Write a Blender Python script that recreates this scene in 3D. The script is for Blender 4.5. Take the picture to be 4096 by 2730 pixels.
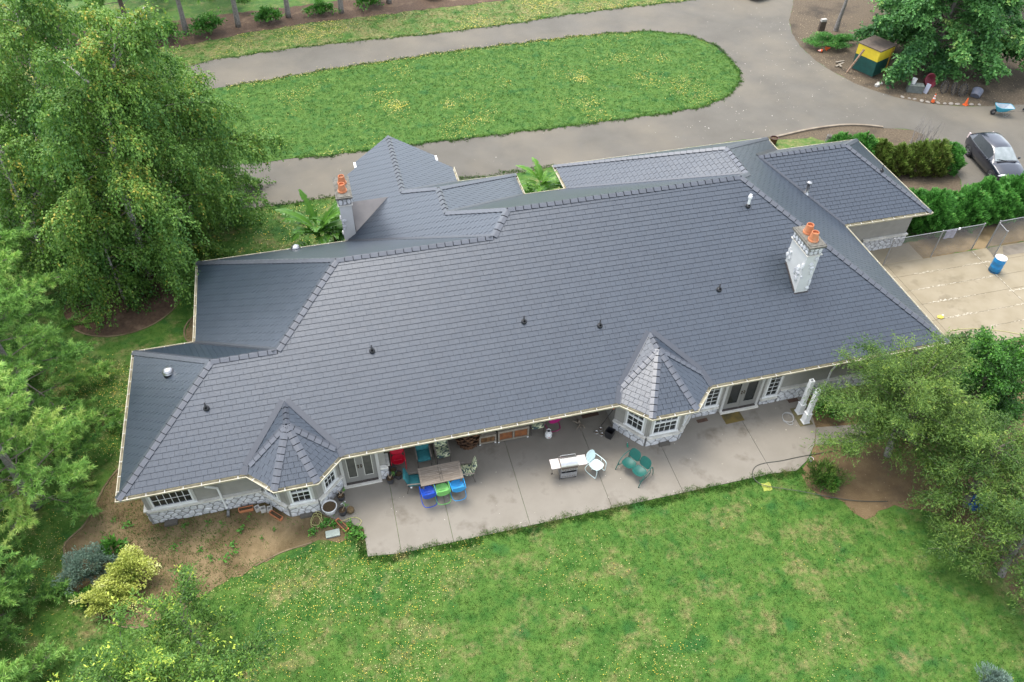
import bpy, bmesh, math, random
import numpy as np
from mathutils import Vector, Matrix

for o in list(bpy.data.objects):
    bpy.data.objects.remove(o, do_unlink=True)
random.seed(7)
rng = np.random.default_rng(11)
scene = bpy.context.scene
COL = scene.collection
PI = math.pi

# ------------------------------------------------------------------ camera
cd = bpy.data.cameras.new("camera")
cam = bpy.data.objects.new("camera", cd)
COL.objects.link(cam)
cam.location = (9.3069, -18.582, 26.478)
cam.rotation_euler = (0.7802, -0.0129, -0.2474)
cd.sensor_width = 36.0
cd.lens = 27.977
cd.clip_start = 0.1
cd.clip_end = 1500.0
scene.camera = cam

# ------------------------------------------------------------------ light
SUN_EL, SUN_AZ = math.radians(70), math.radians(-24)      # azimuth measured from +Y, clockwise
world = bpy.data.worlds.new("World")
scene.world = world
world.use_nodes = True
wt = world.node_tree
bg = wt.nodes["Background"]
sky = wt.nodes.new("ShaderNodeTexSky")
sky.sky_type = 'NISHITA'
sky.sun_disc = False
sky.sun_elevation = SUN_EL
sky.sun_rotation = SUN_AZ
sky.dust_density = 1.6
sky.air_density = 1.0
sky.ozone_density = 1.0
hs = wt.nodes.new("ShaderNodeHueSaturation")
hs.inputs['Saturation'].default_value = 0.40
wt.links.new(sky.outputs[0], hs.inputs['Color'])
wt.links.new(hs.outputs[0], bg.inputs[0])
bg.inputs[1].default_value = 0.15
sd = bpy.data.lights.new("sun", 'SUN')
sd.energy = 0.85
sd.angle = math.radians(30)
sd.color = (1.0, 0.935, 0.83)
sun = bpy.data.objects.new("sun", sd)
COL.objects.link(sun)
sdir = Vector((math.sin(SUN_AZ) * math.cos(SUN_EL), math.cos(SUN_AZ) * math.cos(SUN_EL), math.sin(SUN_EL)))
sun.rotation_euler = sdir.to_track_quat('Z', 'Y').to_euler()
sun.location = sdir * 60
scene.view_settings.view_transform = 'Standard'
scene.view_settings.look = 'None'
scene.view_settings.exposure = 1.86
scene.view_settings.gamma = 1.0
scene.view_settings.use_curve_mapping = False

# ------------------------------------------------------------------ helpers
class MB:
    """collects geometry and links it as ONE mesh object"""
    def __init__(s):
        s.v = []; s.f = []; s.t = []
    def add(s, verts, faces, tone=None):
        n = len(s.v)
        s.v.extend([tuple(p) for p in verts])
        s.f.extend([tuple(i + n for i in f) for f in faces])
        if tone is not None:
            s.t.extend([tone] * len(verts))
        return s
    def box(s, c, d, M=None, taper=1.0):
        x, y, z = d[0] / 2, d[1] / 2, d[2] / 2
        vs = []
        for sz, k in ((-1, 1.0), (1, taper)):
            for sx, sy in ((-1, -1), (1, -1), (1, 1), (-1, 1)):
                p = Vector((c[0] + sx * x * k, c[1] + sy * y * k, c[2] + sz * z))
                vs.append(M @ p if M else p)
        return s.add(vs, [(3, 2, 1, 0), (4, 5, 6, 7), (0, 1, 5, 4), (1, 2, 6, 5), (2, 3, 7, 6), (3, 0, 4, 7)])
    def prism(s, poly, z0, z1, M=None):
        n = len(poly)
        vs = [Vector((p[0], p[1], z0)) for p in poly] + [Vector((p[0], p[1], z1)) for p in poly]
        if M: vs = [M @ p for p in vs]
        fs = [tuple(range(n - 1, -1, -1)), tuple(range(n, 2 * n))]
        fs += [(i, (i + 1) % n, n + (i + 1) % n, n + i) for i in range(n)]
        return s.add(vs, fs)
    def lathe(s, prof, n=16, c=(0, 0, 0), M=None, caps=True, sy=1.0):
        vs = []
        for r, z in prof:
            for k in range(n):
                a = 2 * PI * k / n
                p = Vector((c[0] + r * math.cos(a), c[1] + r * sy * math.sin(a), c[2] + z))
                vs.append(M @ p if M else p)
        fs = []
        for j in range(len(prof) - 1):
            for k in range(n):
                fs.append((j * n + k, j * n + (k + 1) % n, (j + 1) * n + (k + 1) % n, (j + 1) * n + k))
        if caps:
            fs.append(tuple(range(n - 1, -1, -1)))
            m = (len(prof) - 1) * n
            fs.append(tuple(m + k for k in range(n)))
        return s.add(vs, fs)
    def tube(s, pts, r, n=6, closed=False, M=None):
        pts = [Vector(p) for p in pts]
        m = len(pts)
        rs = r if hasattr(r, '__len__') else [r] * m
        vs = []
        up = None
        for i, p in enumerate(pts):
            if closed:
                d = pts[(i + 1) % m] - pts[i - 1]
            else:
                d = pts[min(i + 1, m - 1)] - pts[max(i - 1, 0)]
            if d.length < 1e-9: d = Vector((0, 0, 1))
            d.normalize()
            if up is None:
                up = d.orthogonal().normalized()
            else:
                up = (up - d * up.dot(d))
                if up.length < 1e-6: up = d.orthogonal()
                up.normalize()
            w = d.cross(up)
            for k in range(n):
                a = 2 * PI * k / n
                q = p + (up * math.cos(a) + w * math.sin(a)) * rs[i]
                vs.append(M @ q if M else q)
        fs = []
        for i in range(m if closed else m - 1):
            j = (i + 1) % m
            for k in range(n):
                fs.append((i * n + k, i * n + (k + 1) % n, j * n + (k + 1) % n, j * n + k))
        if not closed:
            fs.append(tuple(range(n - 1, -1, -1)))
            fs.append(tuple((m - 1) * n + k for k in range(n)))
        return s.add(vs, fs)
    def shell(s, fn, nu, nv, th, M=None):
        """a thick sheet from fn(u,v)->Vector, u,v in 0..1"""
        top = [[fn(i / nu, j / nv) for j in range(nv + 1)] for i in range(nu + 1)]
        vs = []; ix = {}
        for lay in (0, 1):
            for i in range(nu + 1):
                for j in range(nv + 1):
                    a = top[min(i + 1, nu)][j] - top[max(i - 1, 0)][j]
                    b = top[i][min(j + 1, nv)] - top[i][max(j - 1, 0)]
                    nn = a.cross(b)
                    if nn.length > 1e-9: nn.normalize()
                    q = top[i][j] - nn * th * lay
                    ix[(lay, i, j)] = len(vs)
                    vs.append(M @ q if M else q)
        fs = []
        for i in range(nu):
            for j in range(nv):
                fs.append((ix[0, i, j], ix[0, i + 1, j], ix[0, i + 1, j + 1], ix[0, i, j + 1]))
                fs.append((ix[1, i, j + 1], ix[1, i + 1, j + 1], ix[1, i + 1, j], ix[1, i, j]))
        for i in range(nu):
            fs.append((ix[1, i, 0], ix[1, i + 1, 0], ix[0, i + 1, 0], ix[0, i, 0]))
            fs.append((ix[0, i, nv], ix[0, i + 1, nv], ix[1, i + 1, nv], ix[1, i, nv]))
        for j in range(nv):
            fs.append((ix[0, 0, j], ix[0, 0, j + 1], ix[1, 0, j + 1], ix[1, 0, j]))
            fs.append((ix[1, nu, j], ix[1, nu, j + 1], ix[0, nu, j + 1], ix[0, nu, j]))
        return s.add(vs, fs)
    def mesh(s, name, m=None, smooth=False):
        me = bpy.data.meshes.new(name)
        me.from_pydata(s.v, [], s.f)
        if s.t and len(s.t) == len(s.v):
            a = me.attributes.new('tone', 'FLOAT', 'POINT')
            a.data.foreach_set('value', np.array(s.t, dtype=np.float32))
        if m: me.materials.append(m)
        if smooth:
            me.polygons.foreach_set('use_smooth', [True] * len(me.polygons))
        me.update()
        return me
    def obj(s, name, m=None, parent=None, smooth=False, loc=None, rot=None):
        return link(name, s.mesh(name, m, smooth), parent, loc, rot)

def link(name, me, parent=None, loc=None, rot=None):
    o = bpy.data.objects.new(name, me)
    COL.objects.link(o)
    if parent: o.parent = parent
    if loc is not None: o.location = loc
    if rot is not None: o.rotation_euler = rot
    return o

def tag(o, label, cat, group=None):
    o['label'] = label; o['category'] = cat
    if group: o['group'] = group
    return o

def thing(name, label, cat, loc=(0, 0, 0), rotz=0.0, group=None):
    o = bpy.data.objects.new(name, None)
    o.empty_display_size = 0.2
    COL.objects.link(o)
    o.location = loc; o.rotation_euler = (0, 0, rotz)
    return tag(o, label, cat, group)

def struct(o):
    o['kind'] = 'structure'
    return o
def stuff(o):
    o['kind'] = 'stuff'
    return o

def dup(root, loc, rotz, label, group=None, mats=None, scale=None):
    r = root.copy(); COL.objects.link(r); r.location = loc; r.rotation_euler = (0, 0, rotz); r['label'] = label
    if group: r['group'] = group
    if scale: r.scale = (scale,) * 3
    def sub(a, b):
        for ch in list(a.children):
            c = ch.copy(); COL.objects.link(c); c.parent = b
            if mats and c.data and c.data.materials and c.data.materials[0].name in mats:
                c.data = c.data.copy()
                c.data.materials[0] = mats[ch.data.materials[0].name]
            sub(ch, c)
    sub(root, r)
    return r

# ------------------------------------------------------------------ materials
MATS = {}
def mat(name, col, rough=0.6, col2=None, scale=4.0, detail=4.0, bump=0.0, bscale=None, metal=0.0, spec=0.5, tone=0.0,
        contrast=(0.35, 0.65), rand=0.0, emit=None, coat=0.0, stretch=None, col3=None, scale3=0.7, con3=(0.5, 0.7), trans=0.0, objspace=False, ior=1.5):
    if name in MATS: return MATS[name]
    m = bpy.data.materials.new(name); m.use_nodes = True
    nt = m.node_tree; N = nt.nodes; L = nt.links
    b = N["Principled BSDF"]
    b.inputs['Roughness'].default_value = rough
    b.inputs['Metallic'].default_value = metal
    b.inputs['Specular IOR Level'].default_value = spec
    b.inputs['IOR'].default_value = ior
    if coat: b.inputs['Coat Weight'].default_value = coat
    geo = N.new("ShaderNodeNewGeometry")
    co = geo.outputs['Position']
    if objspace:
        tc = N.new("ShaderNodeTexCoord"); co = tc.outputs['Object']
    if stretch:
        mp = N.new("ShaderNodeMapping"); mp.inputs['Scale'].default_value = stretch
        L.new(co, mp.inputs['Vector']); co = mp.outputs[0]
    def noise(sc, det=detail, ro=0.55):
        t = N.new("ShaderNodeTexNoise"); t.inputs['Scale'].default_value = sc; t.inputs['Detail'].default_value = det
        t.inputs['Roughness'].default_value = ro
        L.new(co, t.inputs['Vector']); return t.outputs['Fac']
    def ramp(src, a, c):
        r = N.new("ShaderNodeMapRange"); r.inputs['From Min'].default_value = a; r.inputs['From Max'].default_value = c
        L.new(src, r.inputs['Value']); return r.outputs[0]
    def mix(f, a, c, bl='MIX'):
        x = N.new("ShaderNodeMix"); x.data_type = 'RGBA'; x.blend_type = bl
        for s_, v_ in ((x.inputs[0], f), (x.inputs[6], a), (x.inputs[7], c)):
            if hasattr(v_, 'is_output'): L.new(v_, s_)
            elif isinstance(v_, (int, float)): s_.default_value = v_
            else: s_.default_value = (*v_, 1)
        return x.outputs[2]
    cur = tuple(col)
    if col2 is not None:
        cur = mix(ramp(noise(scale), *contrast), cur, tuple(col2))
    if col3 is not None:
        cur = mix(ramp(noise(scale3, 5.0, 0.6), *con3), cur, tuple(col3))
    if tone:
        at = N.new("ShaderNodeAttribute"); at.attribute_name = 'tone'
        r = N.new("ShaderNodeMapRange"); r.inputs['To Min'].default_value = 1 - tone; r.inputs['To Max'].default_value = 1 + tone
        L.new(at.outputs['Fac'], r.inputs['Value'])
        cc = N.new("ShaderNodeCombineColor")
        for i in range(3): L.new(r.outputs[0], cc.inputs[i])
        cur = mix(1.0, cur, cc.outputs[0], 'MULTIPLY')
    if rand:
        oi = N.new("ShaderNodeObjectInfo")
        r = N.new("ShaderNodeMapRange"); r.inputs['To Min'].default_value = 1 - rand; r.inputs['To Max'].default_value = 1 + rand
        L.new(oi.outputs['Random'], r.inputs['Value'])
        cc = N.new("ShaderNodeCombineColor")
        for i in range(3): L.new(r.outputs[0], cc.inputs[i])
        cur = mix(1.0, cur, cc.outputs[0], 'MULTIPLY')
    if hasattr(cur, 'is_output'): L.new(cur, b.inputs['Base Color'])
    else: b.inputs['Base Color'].default_value = (*cur, 1)
    if bump:
        bp = N.new("ShaderNodeBump"); bp.inputs['Strength'].default_value = bump; bp.inputs['Distance'].default_value = 0.02
        L.new(noise(bscale or scale * 4, 3.0), bp.inputs['Height']); L.new(bp.outputs[0], b.inputs['Normal'])
    if emit:
        b.inputs['Emission Color'].default_value = (*emit[:3], 1); b.inputs['Emission Strength'].default_value = emit[3]
    if trans:
        b.inputs['Transmission Weight'].default_value = trans
    MATS[name] = m
    return m

def leafmat(name, dark, light, tip=None, rough=0.5, transl=0.25):
    """leaf colour picked per leaf from the 'tone' attribute, part of the light passing through"""
    m = bpy.data.materials.new(name); m.use_nodes = True
    nt = m.node_tree; N = nt.nodes; L = nt.links
    b = N["Principled BSDF"]; out = N["Material Output"]
    b.inputs['Roughness'].default_value = rough
    b.inputs['Specular IOR Level'].default_value = 0.35
    at = N.new("ShaderNodeAttribute"); at.attribute_name = 'tone'
    r = N.new("ShaderNodeValToRGB")
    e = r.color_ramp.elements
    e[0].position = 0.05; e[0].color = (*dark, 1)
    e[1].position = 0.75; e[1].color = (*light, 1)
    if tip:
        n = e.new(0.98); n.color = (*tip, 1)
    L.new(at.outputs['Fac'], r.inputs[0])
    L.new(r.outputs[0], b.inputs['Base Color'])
    tr = N.new("ShaderNodeBsdfTranslucent")
    L.new(r.outputs[0], tr.inputs['Color'])
    mx = N.new("ShaderNodeMixShader"); mx.inputs[0].default_value = transl
    L.new(b.outputs[0], mx.inputs[1]); L.new(tr.outputs[0], mx.inputs[2])
    L.new(mx.outputs[0], out.inputs['Surface'])
    MATS[name] = m
    return m
# ================================================================== HOUSE
M_SLATE = mat('slate_shingle', (0.014, 0.024, 0.038), 0.38, (0.018, 0.029, 0.044), scale=1.6, tone=0.06, bump=0.16, bscale=14, spec=0.5, ior=1.88)
M_CAP = mat('ridge_cap_slate', (0.036, 0.042, 0.055), 0.42, (0.043, 0.049, 0.062), scale=2.5, rand=0.12, bump=0.12, bscale=20, spec=0.5, ior=2.0)
M_UNDER = mat('underlayment_and_gap_shade', (0.006, 0.007, 0.009), 0.9, spec=0.1)  # roof deck layer, also the painted shade between ridge caps
M_FLASH = mat('valley_metal', (0.018, 0.022, 0.031), 0.40, ior=2.0, spec=0.5, bump=0.08, bscale=3)
M_GUT = mat('gutter_cream', (0.50, 0.46, 0.34), 0.5, (0.30, 0.265, 0.175), scale=3.0, contrast=(0.45, 0.75), col3=(0.09, 0.075, 0.05), scale3=7.0, con3=(0.64, 0.80))
M_WHITE = mat('white_paint', (0.74, 0.74, 0.72), 0.45, (0.66, 0.66, 0.64), scale=5)
M_SIDING = mat('taupe_siding', (0.26, 0.25, 0.22), 0.6, (0.23, 0.22, 0.195), scale=3, bump=0.05, rand=0.03)
M_TRIM = mat('grey_trim', (0.43, 0.42, 0.39), 0.55)
M_STONE = mat('white_stone', (0.60, 0.60, 0.60), 0.75, (0.42, 0.425, 0.435), scale=7, rand=0.13, bump=0.8, bscale=22, col3=(0.66, 0.65, 0.63), scale3=3.0)
M_LEDGE = mat('ledge_stone', (0.66, 0.64, 0.58), 0.7, (0.54, 0.51, 0.44), scale=6, rand=0.10, bump=0.3, bscale=25)
M_MORTAR = mat('mortar', (0.30, 0.295, 0.285), 0.9, (0.20, 0.195, 0.185), scale=9)
M_GLASS = mat('window_glass', (0.018, 0.022, 0.022), 0.04, spec=0.8)  # near-black base paints in the unlit rooms behind the panes
M_DOORG = mat('door_glass', (0.085, 0.085, 0.07), 0.08, (0.05, 0.052, 0.045), scale=2.0, spec=0.7)
M_DOOR = mat('door_paint', (0.20, 0.195, 0.175), 0.5)
M_DARK = mat('black_plastic', (0.018, 0.018, 0.02), 0.4)
M_STUCCO = mat('grey_stucco', (0.56, 0.56, 0.54), 0.8, (0.51, 0.51, 0.49), scale=2, bump=0.15, bscale=40)
M_CONCAP = mat('weathered_cap', (0.17, 0.16, 0.135), 0.9, (0.085, 0.08, 0.065), scale=7, bump=0.8, bscale=25, col3=(0.30, 0.28, 0.23), scale3=9, con3=(0.6, 0.8))
M_TERRA = mat('terracotta', (0.56, 0.20, 0.085), 0.75, (0.42, 0.16, 0.07), scale=8, col3=(0.55, 0.38, 0.24), scale3=4, con3=(0.55, 0.8), rand=0.06)
M_SOOT = mat('soot', (0.10, 0.09, 0.07), 0.9, (0.05, 0.045, 0.035), scale=12)
M_STEEL = mat('galvanised', (0.45, 0.45, 0.45), 0.32, (0.33, 0.33, 0.33), scale=8, metal=0.9)
M_BRONZE = mat('bronze', (0.10, 0.075, 0.045), 0.35, metal=0.8)

house = thing('house', 'long single storey ranch house with dark slate hip roof and white stone base', 'house', (0, 0, 0))
E_Z, PT = 2.464, 0.6428
PLS, X3 = 0.72, 9.4
T1c, T1a, T1h = (6.10, 0.915), 1.835, 0.706
T2c, T2a, T2h = (20.63, 1.267), 2.257, 0.625
# plane: name -> (eave point, uphill plan direction, slope, plan polygon)
PL = {}
def plane(n, e, g, s, poly): PL[n] = (Vector((e[0], e[1])), Vector(g).normalized(), s, poly)
plane('F', (0, 0), (0, 1), PT, [(0, 0), (33.6, 0), (26.3, 7.3), (15.914, 7.3), (15.106, 6.39), (8.806, 6.39), (6.116, 3.7), (3.7, 3.7)])
plane('L1', (0, 0), (1, 0), PT, [(0, 0), (3.7, 3.7), (0, 7.4)])
plane('B1', (0, 7.4), (0, -1), PT, [(0, 7.4), (3.7, 3.7), (6.116, 3.7), (2.416, 7.4)])
plane('L2', (2.416, 0), (1, 0), PT, [(2.416, 7.4), (6.116, 3.7), (8.806, 6.39), (2.416, 12.787)])
plane('B2', (0, 12.787), (0, -1), PT, [(2.416, 12.787), (8.806, 6.39), (15.106, 6.39), (9.4, 12.787)])
plane('L3', (X3, 0), (1, 0), PLS, [(9.4, 12.787), (15.106, 6.39), (15.914, 7.3), (13.77, 9.715), (13.77, 11.643), (12.30, 13.284), (12.30, 18.4), (10.47, 18.4), (10.47, 17.9), (9.4, 17.9)])
plane('B3', (0, 14.6), (0, -1), PT, [(15.914, 7.3), (26.3, 7.3), (27.256, 8.256), (20.913, 14.6), (18.654, 14.6), (13.77, 9.715)])
plane('Rb', (18.654, 0), (-1, 0), PT, [(18.654, 14.6), (18.654, 16.528), (13.77, 11.643), (13.77, 9.715)])
plane('Bb', (0, 16.528), (0, -1), PT, [(18.654, 16.528), (15.55, 16.528), (12.30, 13.284), (13.77, 11.643)])
plane('Rc', (15.55, 0), (-1, 0), PT, [(15.55, 16.528), (15.55, 17.9), (14.65, 17.9), (14.65, 18.4), (12.30, 18.4), (12.30, 13.284)])
plane('LW', (20.913, 0), (1, 0), PT, [(20.913, 14.6), (27.256, 8.256), (27.256, 10.494), (20.913, 16.837)])
plane('BW', (0, 16.837), (0, -1), PT, [(20.913, 16.837), (27.256, 10.494), (33.6, 16.837)])
plane('Rm', (33.6, 0), (-1, 0), PT, [(33.6, 0), (33.6, 8.408), (30.047, 11.961), (33.6, 15.514), (33.6, 16.837), (27.256, 10.494), (27.256, 8.256), (26.3, 7.3)])
plane('EF', (0, 8.408), (0, 1), PT, [(33.6, 8.408), (38.563, 8.408), (35.01, 11.961), (30.047, 11.961)])
plane('EB', (0, 15.514), (0, -1), PT, [(33.6, 15.514), (30.047, 11.961), (35.01, 11.961), (38.563, 15.514)])
plane('ER', (38.563, 0), (-1, 0), PT, [(38.563, 8.408), (38.563, 15.514), (35.01, 11.961)])
def pz(n, x, y):
    e, g, s, _ = PL[n]
    return E_Z + s * ((x - e.x) * g.x + (y - e.y) * g.y)
TUR = []
for tn, c, a, s in (('S', T1c, T1a, T1h), ('T', T2c, T2a, T2h)):
    hf = a * math.tan(PI / 8)
    zp = E_Z + a * s
    yb = (zp - E_Z) / PT                                   # where its level ridge meets the main slope
    cx, cy = c
    cor = [(cx - a, cy - hf), (cx - hf, cy - a), (cx + hf, cy - a), (cx + a, cy - hf)]
    ap = (cx, cy)
    plane(tn + 'front', (cx, cy - a), (0, 1), s, [cor[1], cor[2], ap])
    q = math.sqrt(0.5)
    plane(tn + 'dl', (cx - a * q, cy - a * q), (1, 1), s, [cor[0], cor[1], ap])
    plane(tn + 'dr', (cx + a * q, cy - a * q), (-1, 1), s, [cor[2], cor[3], ap])
    plane(tn + 'sl', (cx - a, cy), (1, 0), s, [cor[0], ap, (cx, yb), (cx - a, 0.12 + cy - hf)])
    plane(tn + 'sr', (cx + a, cy), (-1, 0), s, [cor[3], (cx + a, 0.12 + cy - hf), (cx, yb), ap])
    TUR.append((c, a, s, zp, hf, yb))
def turret_z(x, y):
    best = -9
    for (cx, cy), a, s, zp, hf, yb in TUR:
        dx, dy = x - cx, y - cy
        d = abs(dx) if dy > 0 else max(abs(dx), -dy, (abs(dx) - dy) * math.sqrt(0.5))
        if d < a: best = max(best, zp - s * d)
    return best

def clip(poly, axis, val, keep_less):
    out = []
    n = len(poly)
    for i in range(n):
        a, b = poly[i], poly[(i + 1) % n]
        ia = (a[axis] <= val) if keep_less else (a[axis] >= val)
        ib = (b[axis] <= val) if keep_less else (b[axis] >= val)
        if ia: out.append(a)
        if ia != ib:
            t = (val - a[axis]) / (b[axis] - a[axis])
            out.append((a[0] + (b[0] - a[0]) * t, a[1] + (b[1] - a[1]) * t))
    return out
roof_mb = MB()
for n, (e, g, s, poly) in PL.items():
    uv = clip([((x - e.x) * g.y - (y - e.y) * g.x, (x - e.x) * g.x + (y - e.y) * g.y) for x, y in poly], 1, 0.06, False)     # stops short of the gutter
    xy = [(e.x + u * g.y + v * g.x, e.y - u * g.x + v * g.y) for u, v in uv]
    roof_mb.add([(x, y, pz(n, x, y) - 0.004) for x, y in xy], [tuple(range(len(xy)))])
roof = roof_mb.obj('roof', M_UNDER, house)
rm = bmesh.new(); rm.from_mesh(roof.data)
bmesh.ops.triangulate(rm, faces=rm.faces); bmesh.ops.recalc_face_normals(rm, faces=rm.faces)
rm.to_mesh(roof.data); rm.free()

EXPO, WID = 0.214, 0.415
rest = MB()
single = []                                                   # full shingles of the near slope: objects of their own
def shingle_plane(n, ex=EXPO, wd=WID):
    e, g, s, poly = PL[n]
    k = math.sqrt(1 + s * s)
    V = Vector((g.x, g.y, s)) / k
    U = Vector((g.y, -g.x, 0.0))
    Nn = U.cross(V)
    if Nn.z < 0: U = -U; Nn = -Nn
    O = Vector((e.x, e.y, E_Z))
    pp = [((x - e.x) * U.x + (y - e.y) * U.y, ((x - e.x) * g.x + (y - e.y) * g.y) * k) for x, y in poly]
    pp = clip(pp, 1, 0.055, False)
    vmax = max(p[1] for p in pp); umin = min(p[0] for p in pp); umax = max(p[0] for p in pp)
    wide = 1.7 if n in ('L3', 'LW', 'Rb', 'Rc', 'Rm', 'Bb', 'ER') else 0.55 if n == 'F' else 1.0; wide_v = 0.8 if n in ('L1', 'L2') else 1.0
    row = 0
    v0 = 0.055
    while v0 < vmax - 0.01:
        v1 = v0 + ex
        band = clip(clip(pp, 1, v1, True), 1, v0, False)
        if len(band) >= 3:
            b0 = min(p[0] for p in band); b1 = max(p[0] for p in band)
            off = (row * 0.377 % 1.0) * wd + (rng.random() - 0.5) * 0.03
            i = int(math.floor((b0 - umin - off) / wd)) - 1
            u = umin + off + i * wd
            while u < b1:
                for h in (0, 1):
                    ua, ub = u + h * wd / 2, u + (h + 1) * wd / 2
                    ga, gb = (0.0065 * wide, 0.002 * wide) if h == 0 else (0.002 * wide, 0.0065 * wide)
                    ra, rb = ua + ga, ub - gb
                    if rb < b0 or ra > b1: continue
                    c = clip(clip(clip(band, 0, rb, True), 0, ra, False), 1, v0 + 0.0045 * wide_v, False)
                    if len(c) < 3: continue
                    cu, cv = sum(p[0] for p in c) / len(c), sum(p[1] for p in c) / len(c)
                    P = O + U * cu + V * cv
                    if n == 'F' and turret_z(P.x, P.y) > P.z + 0.10: continue
                    full = abs(max(p[0] for p in c) - rb) < 1e-6 and abs(min(p[0] for p in c) - ra) < 1e-6 and len(c) == 4 and abs(max(p[1] for p in c) - v1) < 1e-6
                    if n == 'F' and full and len(single) < 300 and row < 14 and P.x < 9.2:
                        single.append((O + U * ra + V * v0, U.copy(), V.copy(), Nn.copy())); continue
                    t = float(np.clip(rng.normal(0.5, 0.22), 0, 1))
                    a1, a2, a3 = rng.normal(0, 0.0007, 3)
                    m_ = len(c); vs = []
                    for (pu, pv) in c:
                        f = (v1 - pv) / ex
                        hgt = 0.006 + 0.020 * f + a1 * (pu - cu) / 0.1 + a2 * f
                        vs.append(O + U * pu + V * pv + Nn * hgt)
                    for (pu, pv) in c:
                        vs.append(O + U * pu + V * pv - Nn * 0.001)
                    rest.add(vs, [tuple(range(m_))] + [(j, m_ + j, m_ + (j + 1) % m_, (j + 1) % m_) for j in range(m_)], t)
                u += wd
        v0 = v1; row += 1
for n in PL:
    if n[0] in 'ST': shingle_plane(n, 0.205, 0.38)
    else: shingle_plane(n)
ro = rest.obj('shingle_courses', M_SLATE, roof)
rm = bmesh.new(); rm.from_mesh(ro.data); bmesh.ops.recalc_face_normals(rm, faces=rm.faces); rm.to_mesh(ro.data); rm.free()
stuff(ro)
variants = []
for k in range(10):
    w2, b = WID / 2 - 0.0046, MB()
    t = float(np.clip(rng.normal(0.5, 0.22), 0, 1)); a1, a2 = rng.normal(0, 0.0007, 2)
    h0, h1, h2, h3 = 0.026 + a1, 0.026 - a1, 0.006 + a2, 0.006 - a2
    b.add([(0, .0045, h0), (w2, .0045, h1), (w2, EXPO, h2), (0, EXPO, h3), (0, .0045, -.001), (w2, .0045, -.001), (w2, EXPO, -.001), (0, EXPO, -.001)],
          [(0, 1, 2, 3), (4, 5, 1, 0), (5, 6, 2, 1), (6, 7, 3, 2), (7, 4, 0, 3)], t)
    variants.append(b.mesh('shingle', M_SLATE))
for P, U, V, Nn in single:
    o = link('shingle', variants[random.randrange(10)], roof)
    o.matrix_local = Matrix(((U.x, V.x, Nn.x, P.x), (U.y, V.y, Nn.y, P.y), (U.z, V.z, Nn.z, P.z), (0, 0, 0, 1)))

# ---- ridge and hip caps
def nrm(n):
    e, g, s, _ = PL[n]
    return Vector((-g.x * s, -g.y * s, 1)).normalized()
cap_rest = MB(); gap_shade = MB()
def caps(p, q, na, nb, singles=True, zoff=0.0, wid=0.175, st=0.33):
    P = Vector((p[0], p[1], pz(na, *p))); Q = Vector((q[0], q[1], pz(na, *q)))
    d = Q - P; ln = d.length; d.normalize()
    fl = []
    for nn in (nrm(na), nrm(nb)):
        f = nn.cross(d)
        if f.z > 0: f = -f
        fl.append((f.normalized(), nn))
    up = (fl[0][1] + fl[1][1]).normalized()
    b = MB()
    n_ = max(1, int(round(ln / st))); stp = ln / n_
    L = stp - 0.026
    vs = []
    for s_, h in ((0.0, 0.070), (L, 0.046)):
        ap = d * s_ + up * h
        vs += [ap + fl[0][0] * wid - fl[0][1] * 0.004, ap + fl[0][0] * 0.03 + fl[0][1]*0.004, ap + up * 0.004, ap + fl[1][0] * 0.03+ fl[1][1]*0.004, ap + fl[1][0] * wid - fl[1][1] * 0.004]
        vs += [ap + fl[0][0] * wid - fl[0][1] * 0.045, ap - up * 0.035, ap + fl[1][0] * wid - fl[1][1] * 0.045]
    fs = [(0, 1, 9, 8), (1, 2, 10, 9), (2, 3, 11, 10), (3, 4, 12, 11), (5, 0, 8, 13), (4, 7, 15, 12),
          (0, 5, 6, 1), (1, 6, 2), (2, 6, 3), (3, 6, 7, 4), (8, 9, 14, 13), (9, 10, 14), (10, 11, 14), (11, 12, 15, 14)]
    me = None
    gap_shade.add([P + fl[0][0] * (wid - .012) + up * .022, P + up * .040, P + fl[1][0] * (wid - .012) + up * .022, Q + fl[0][0] * (wid - .012) + up * .022, Q + up * .040, Q + fl[1][0] * (wid - .012) + up * .022], [(0, 1, 4, 3), (1, 2, 5, 4)])  # dark strip that paints the shadow gaps between caps, no real layer
    for i in range(n_):
        loc = P + d * (i * stp) + Vector((0, 0, zoff))
        if singles:
            if me is None:
                b.add(vs, fs); me = b.mesh('ridge_cap', M_CAP)
                rm = bmesh.new(); rm.from_mesh(me); bmesh.ops.recalc_face_normals(rm, faces=rm.faces); rm.to_mesh(me); rm.free()
            link('ridge_cap', me, roof, loc)
        else:
            cap_rest.add([v + loc for v in vs], fs)
R_ = [((0, 0), (3.7, 3.7), 'F', 'L1'), ((0, 7.4), (3.7, 3.7), 'L1', 'B1'), ((3.7, 3.7), (6.116, 3.7), 'F', 'B1'), ((6.116, 3.7), (8.806, 6.39), 'F', 'L2'),
      ((8.806, 6.39), (15.106, 6.39), 'F', 'B2'), ((2.416, 12.787), (8.806, 6.39), 'L2', 'B2'), ((15.106, 6.39), (15.914, 7.3), 'F', 'L3'),
      ((15.914, 7.3), (26.3, 7.3), 'F', 'B3'), ((33.6, 0), (26.3, 7.3), 'F', 'Rm'), ((27.256, 8.256), (26.3, 7.3), 'B3', 'Rm'),
      ((38.563, 8.408), (35.01, 11.961), 'EF', 'ER'), ((30.047, 11.961), (35.01, 11.961), 'EF', 'EB')]
for r in R_: caps(*r)
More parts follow.
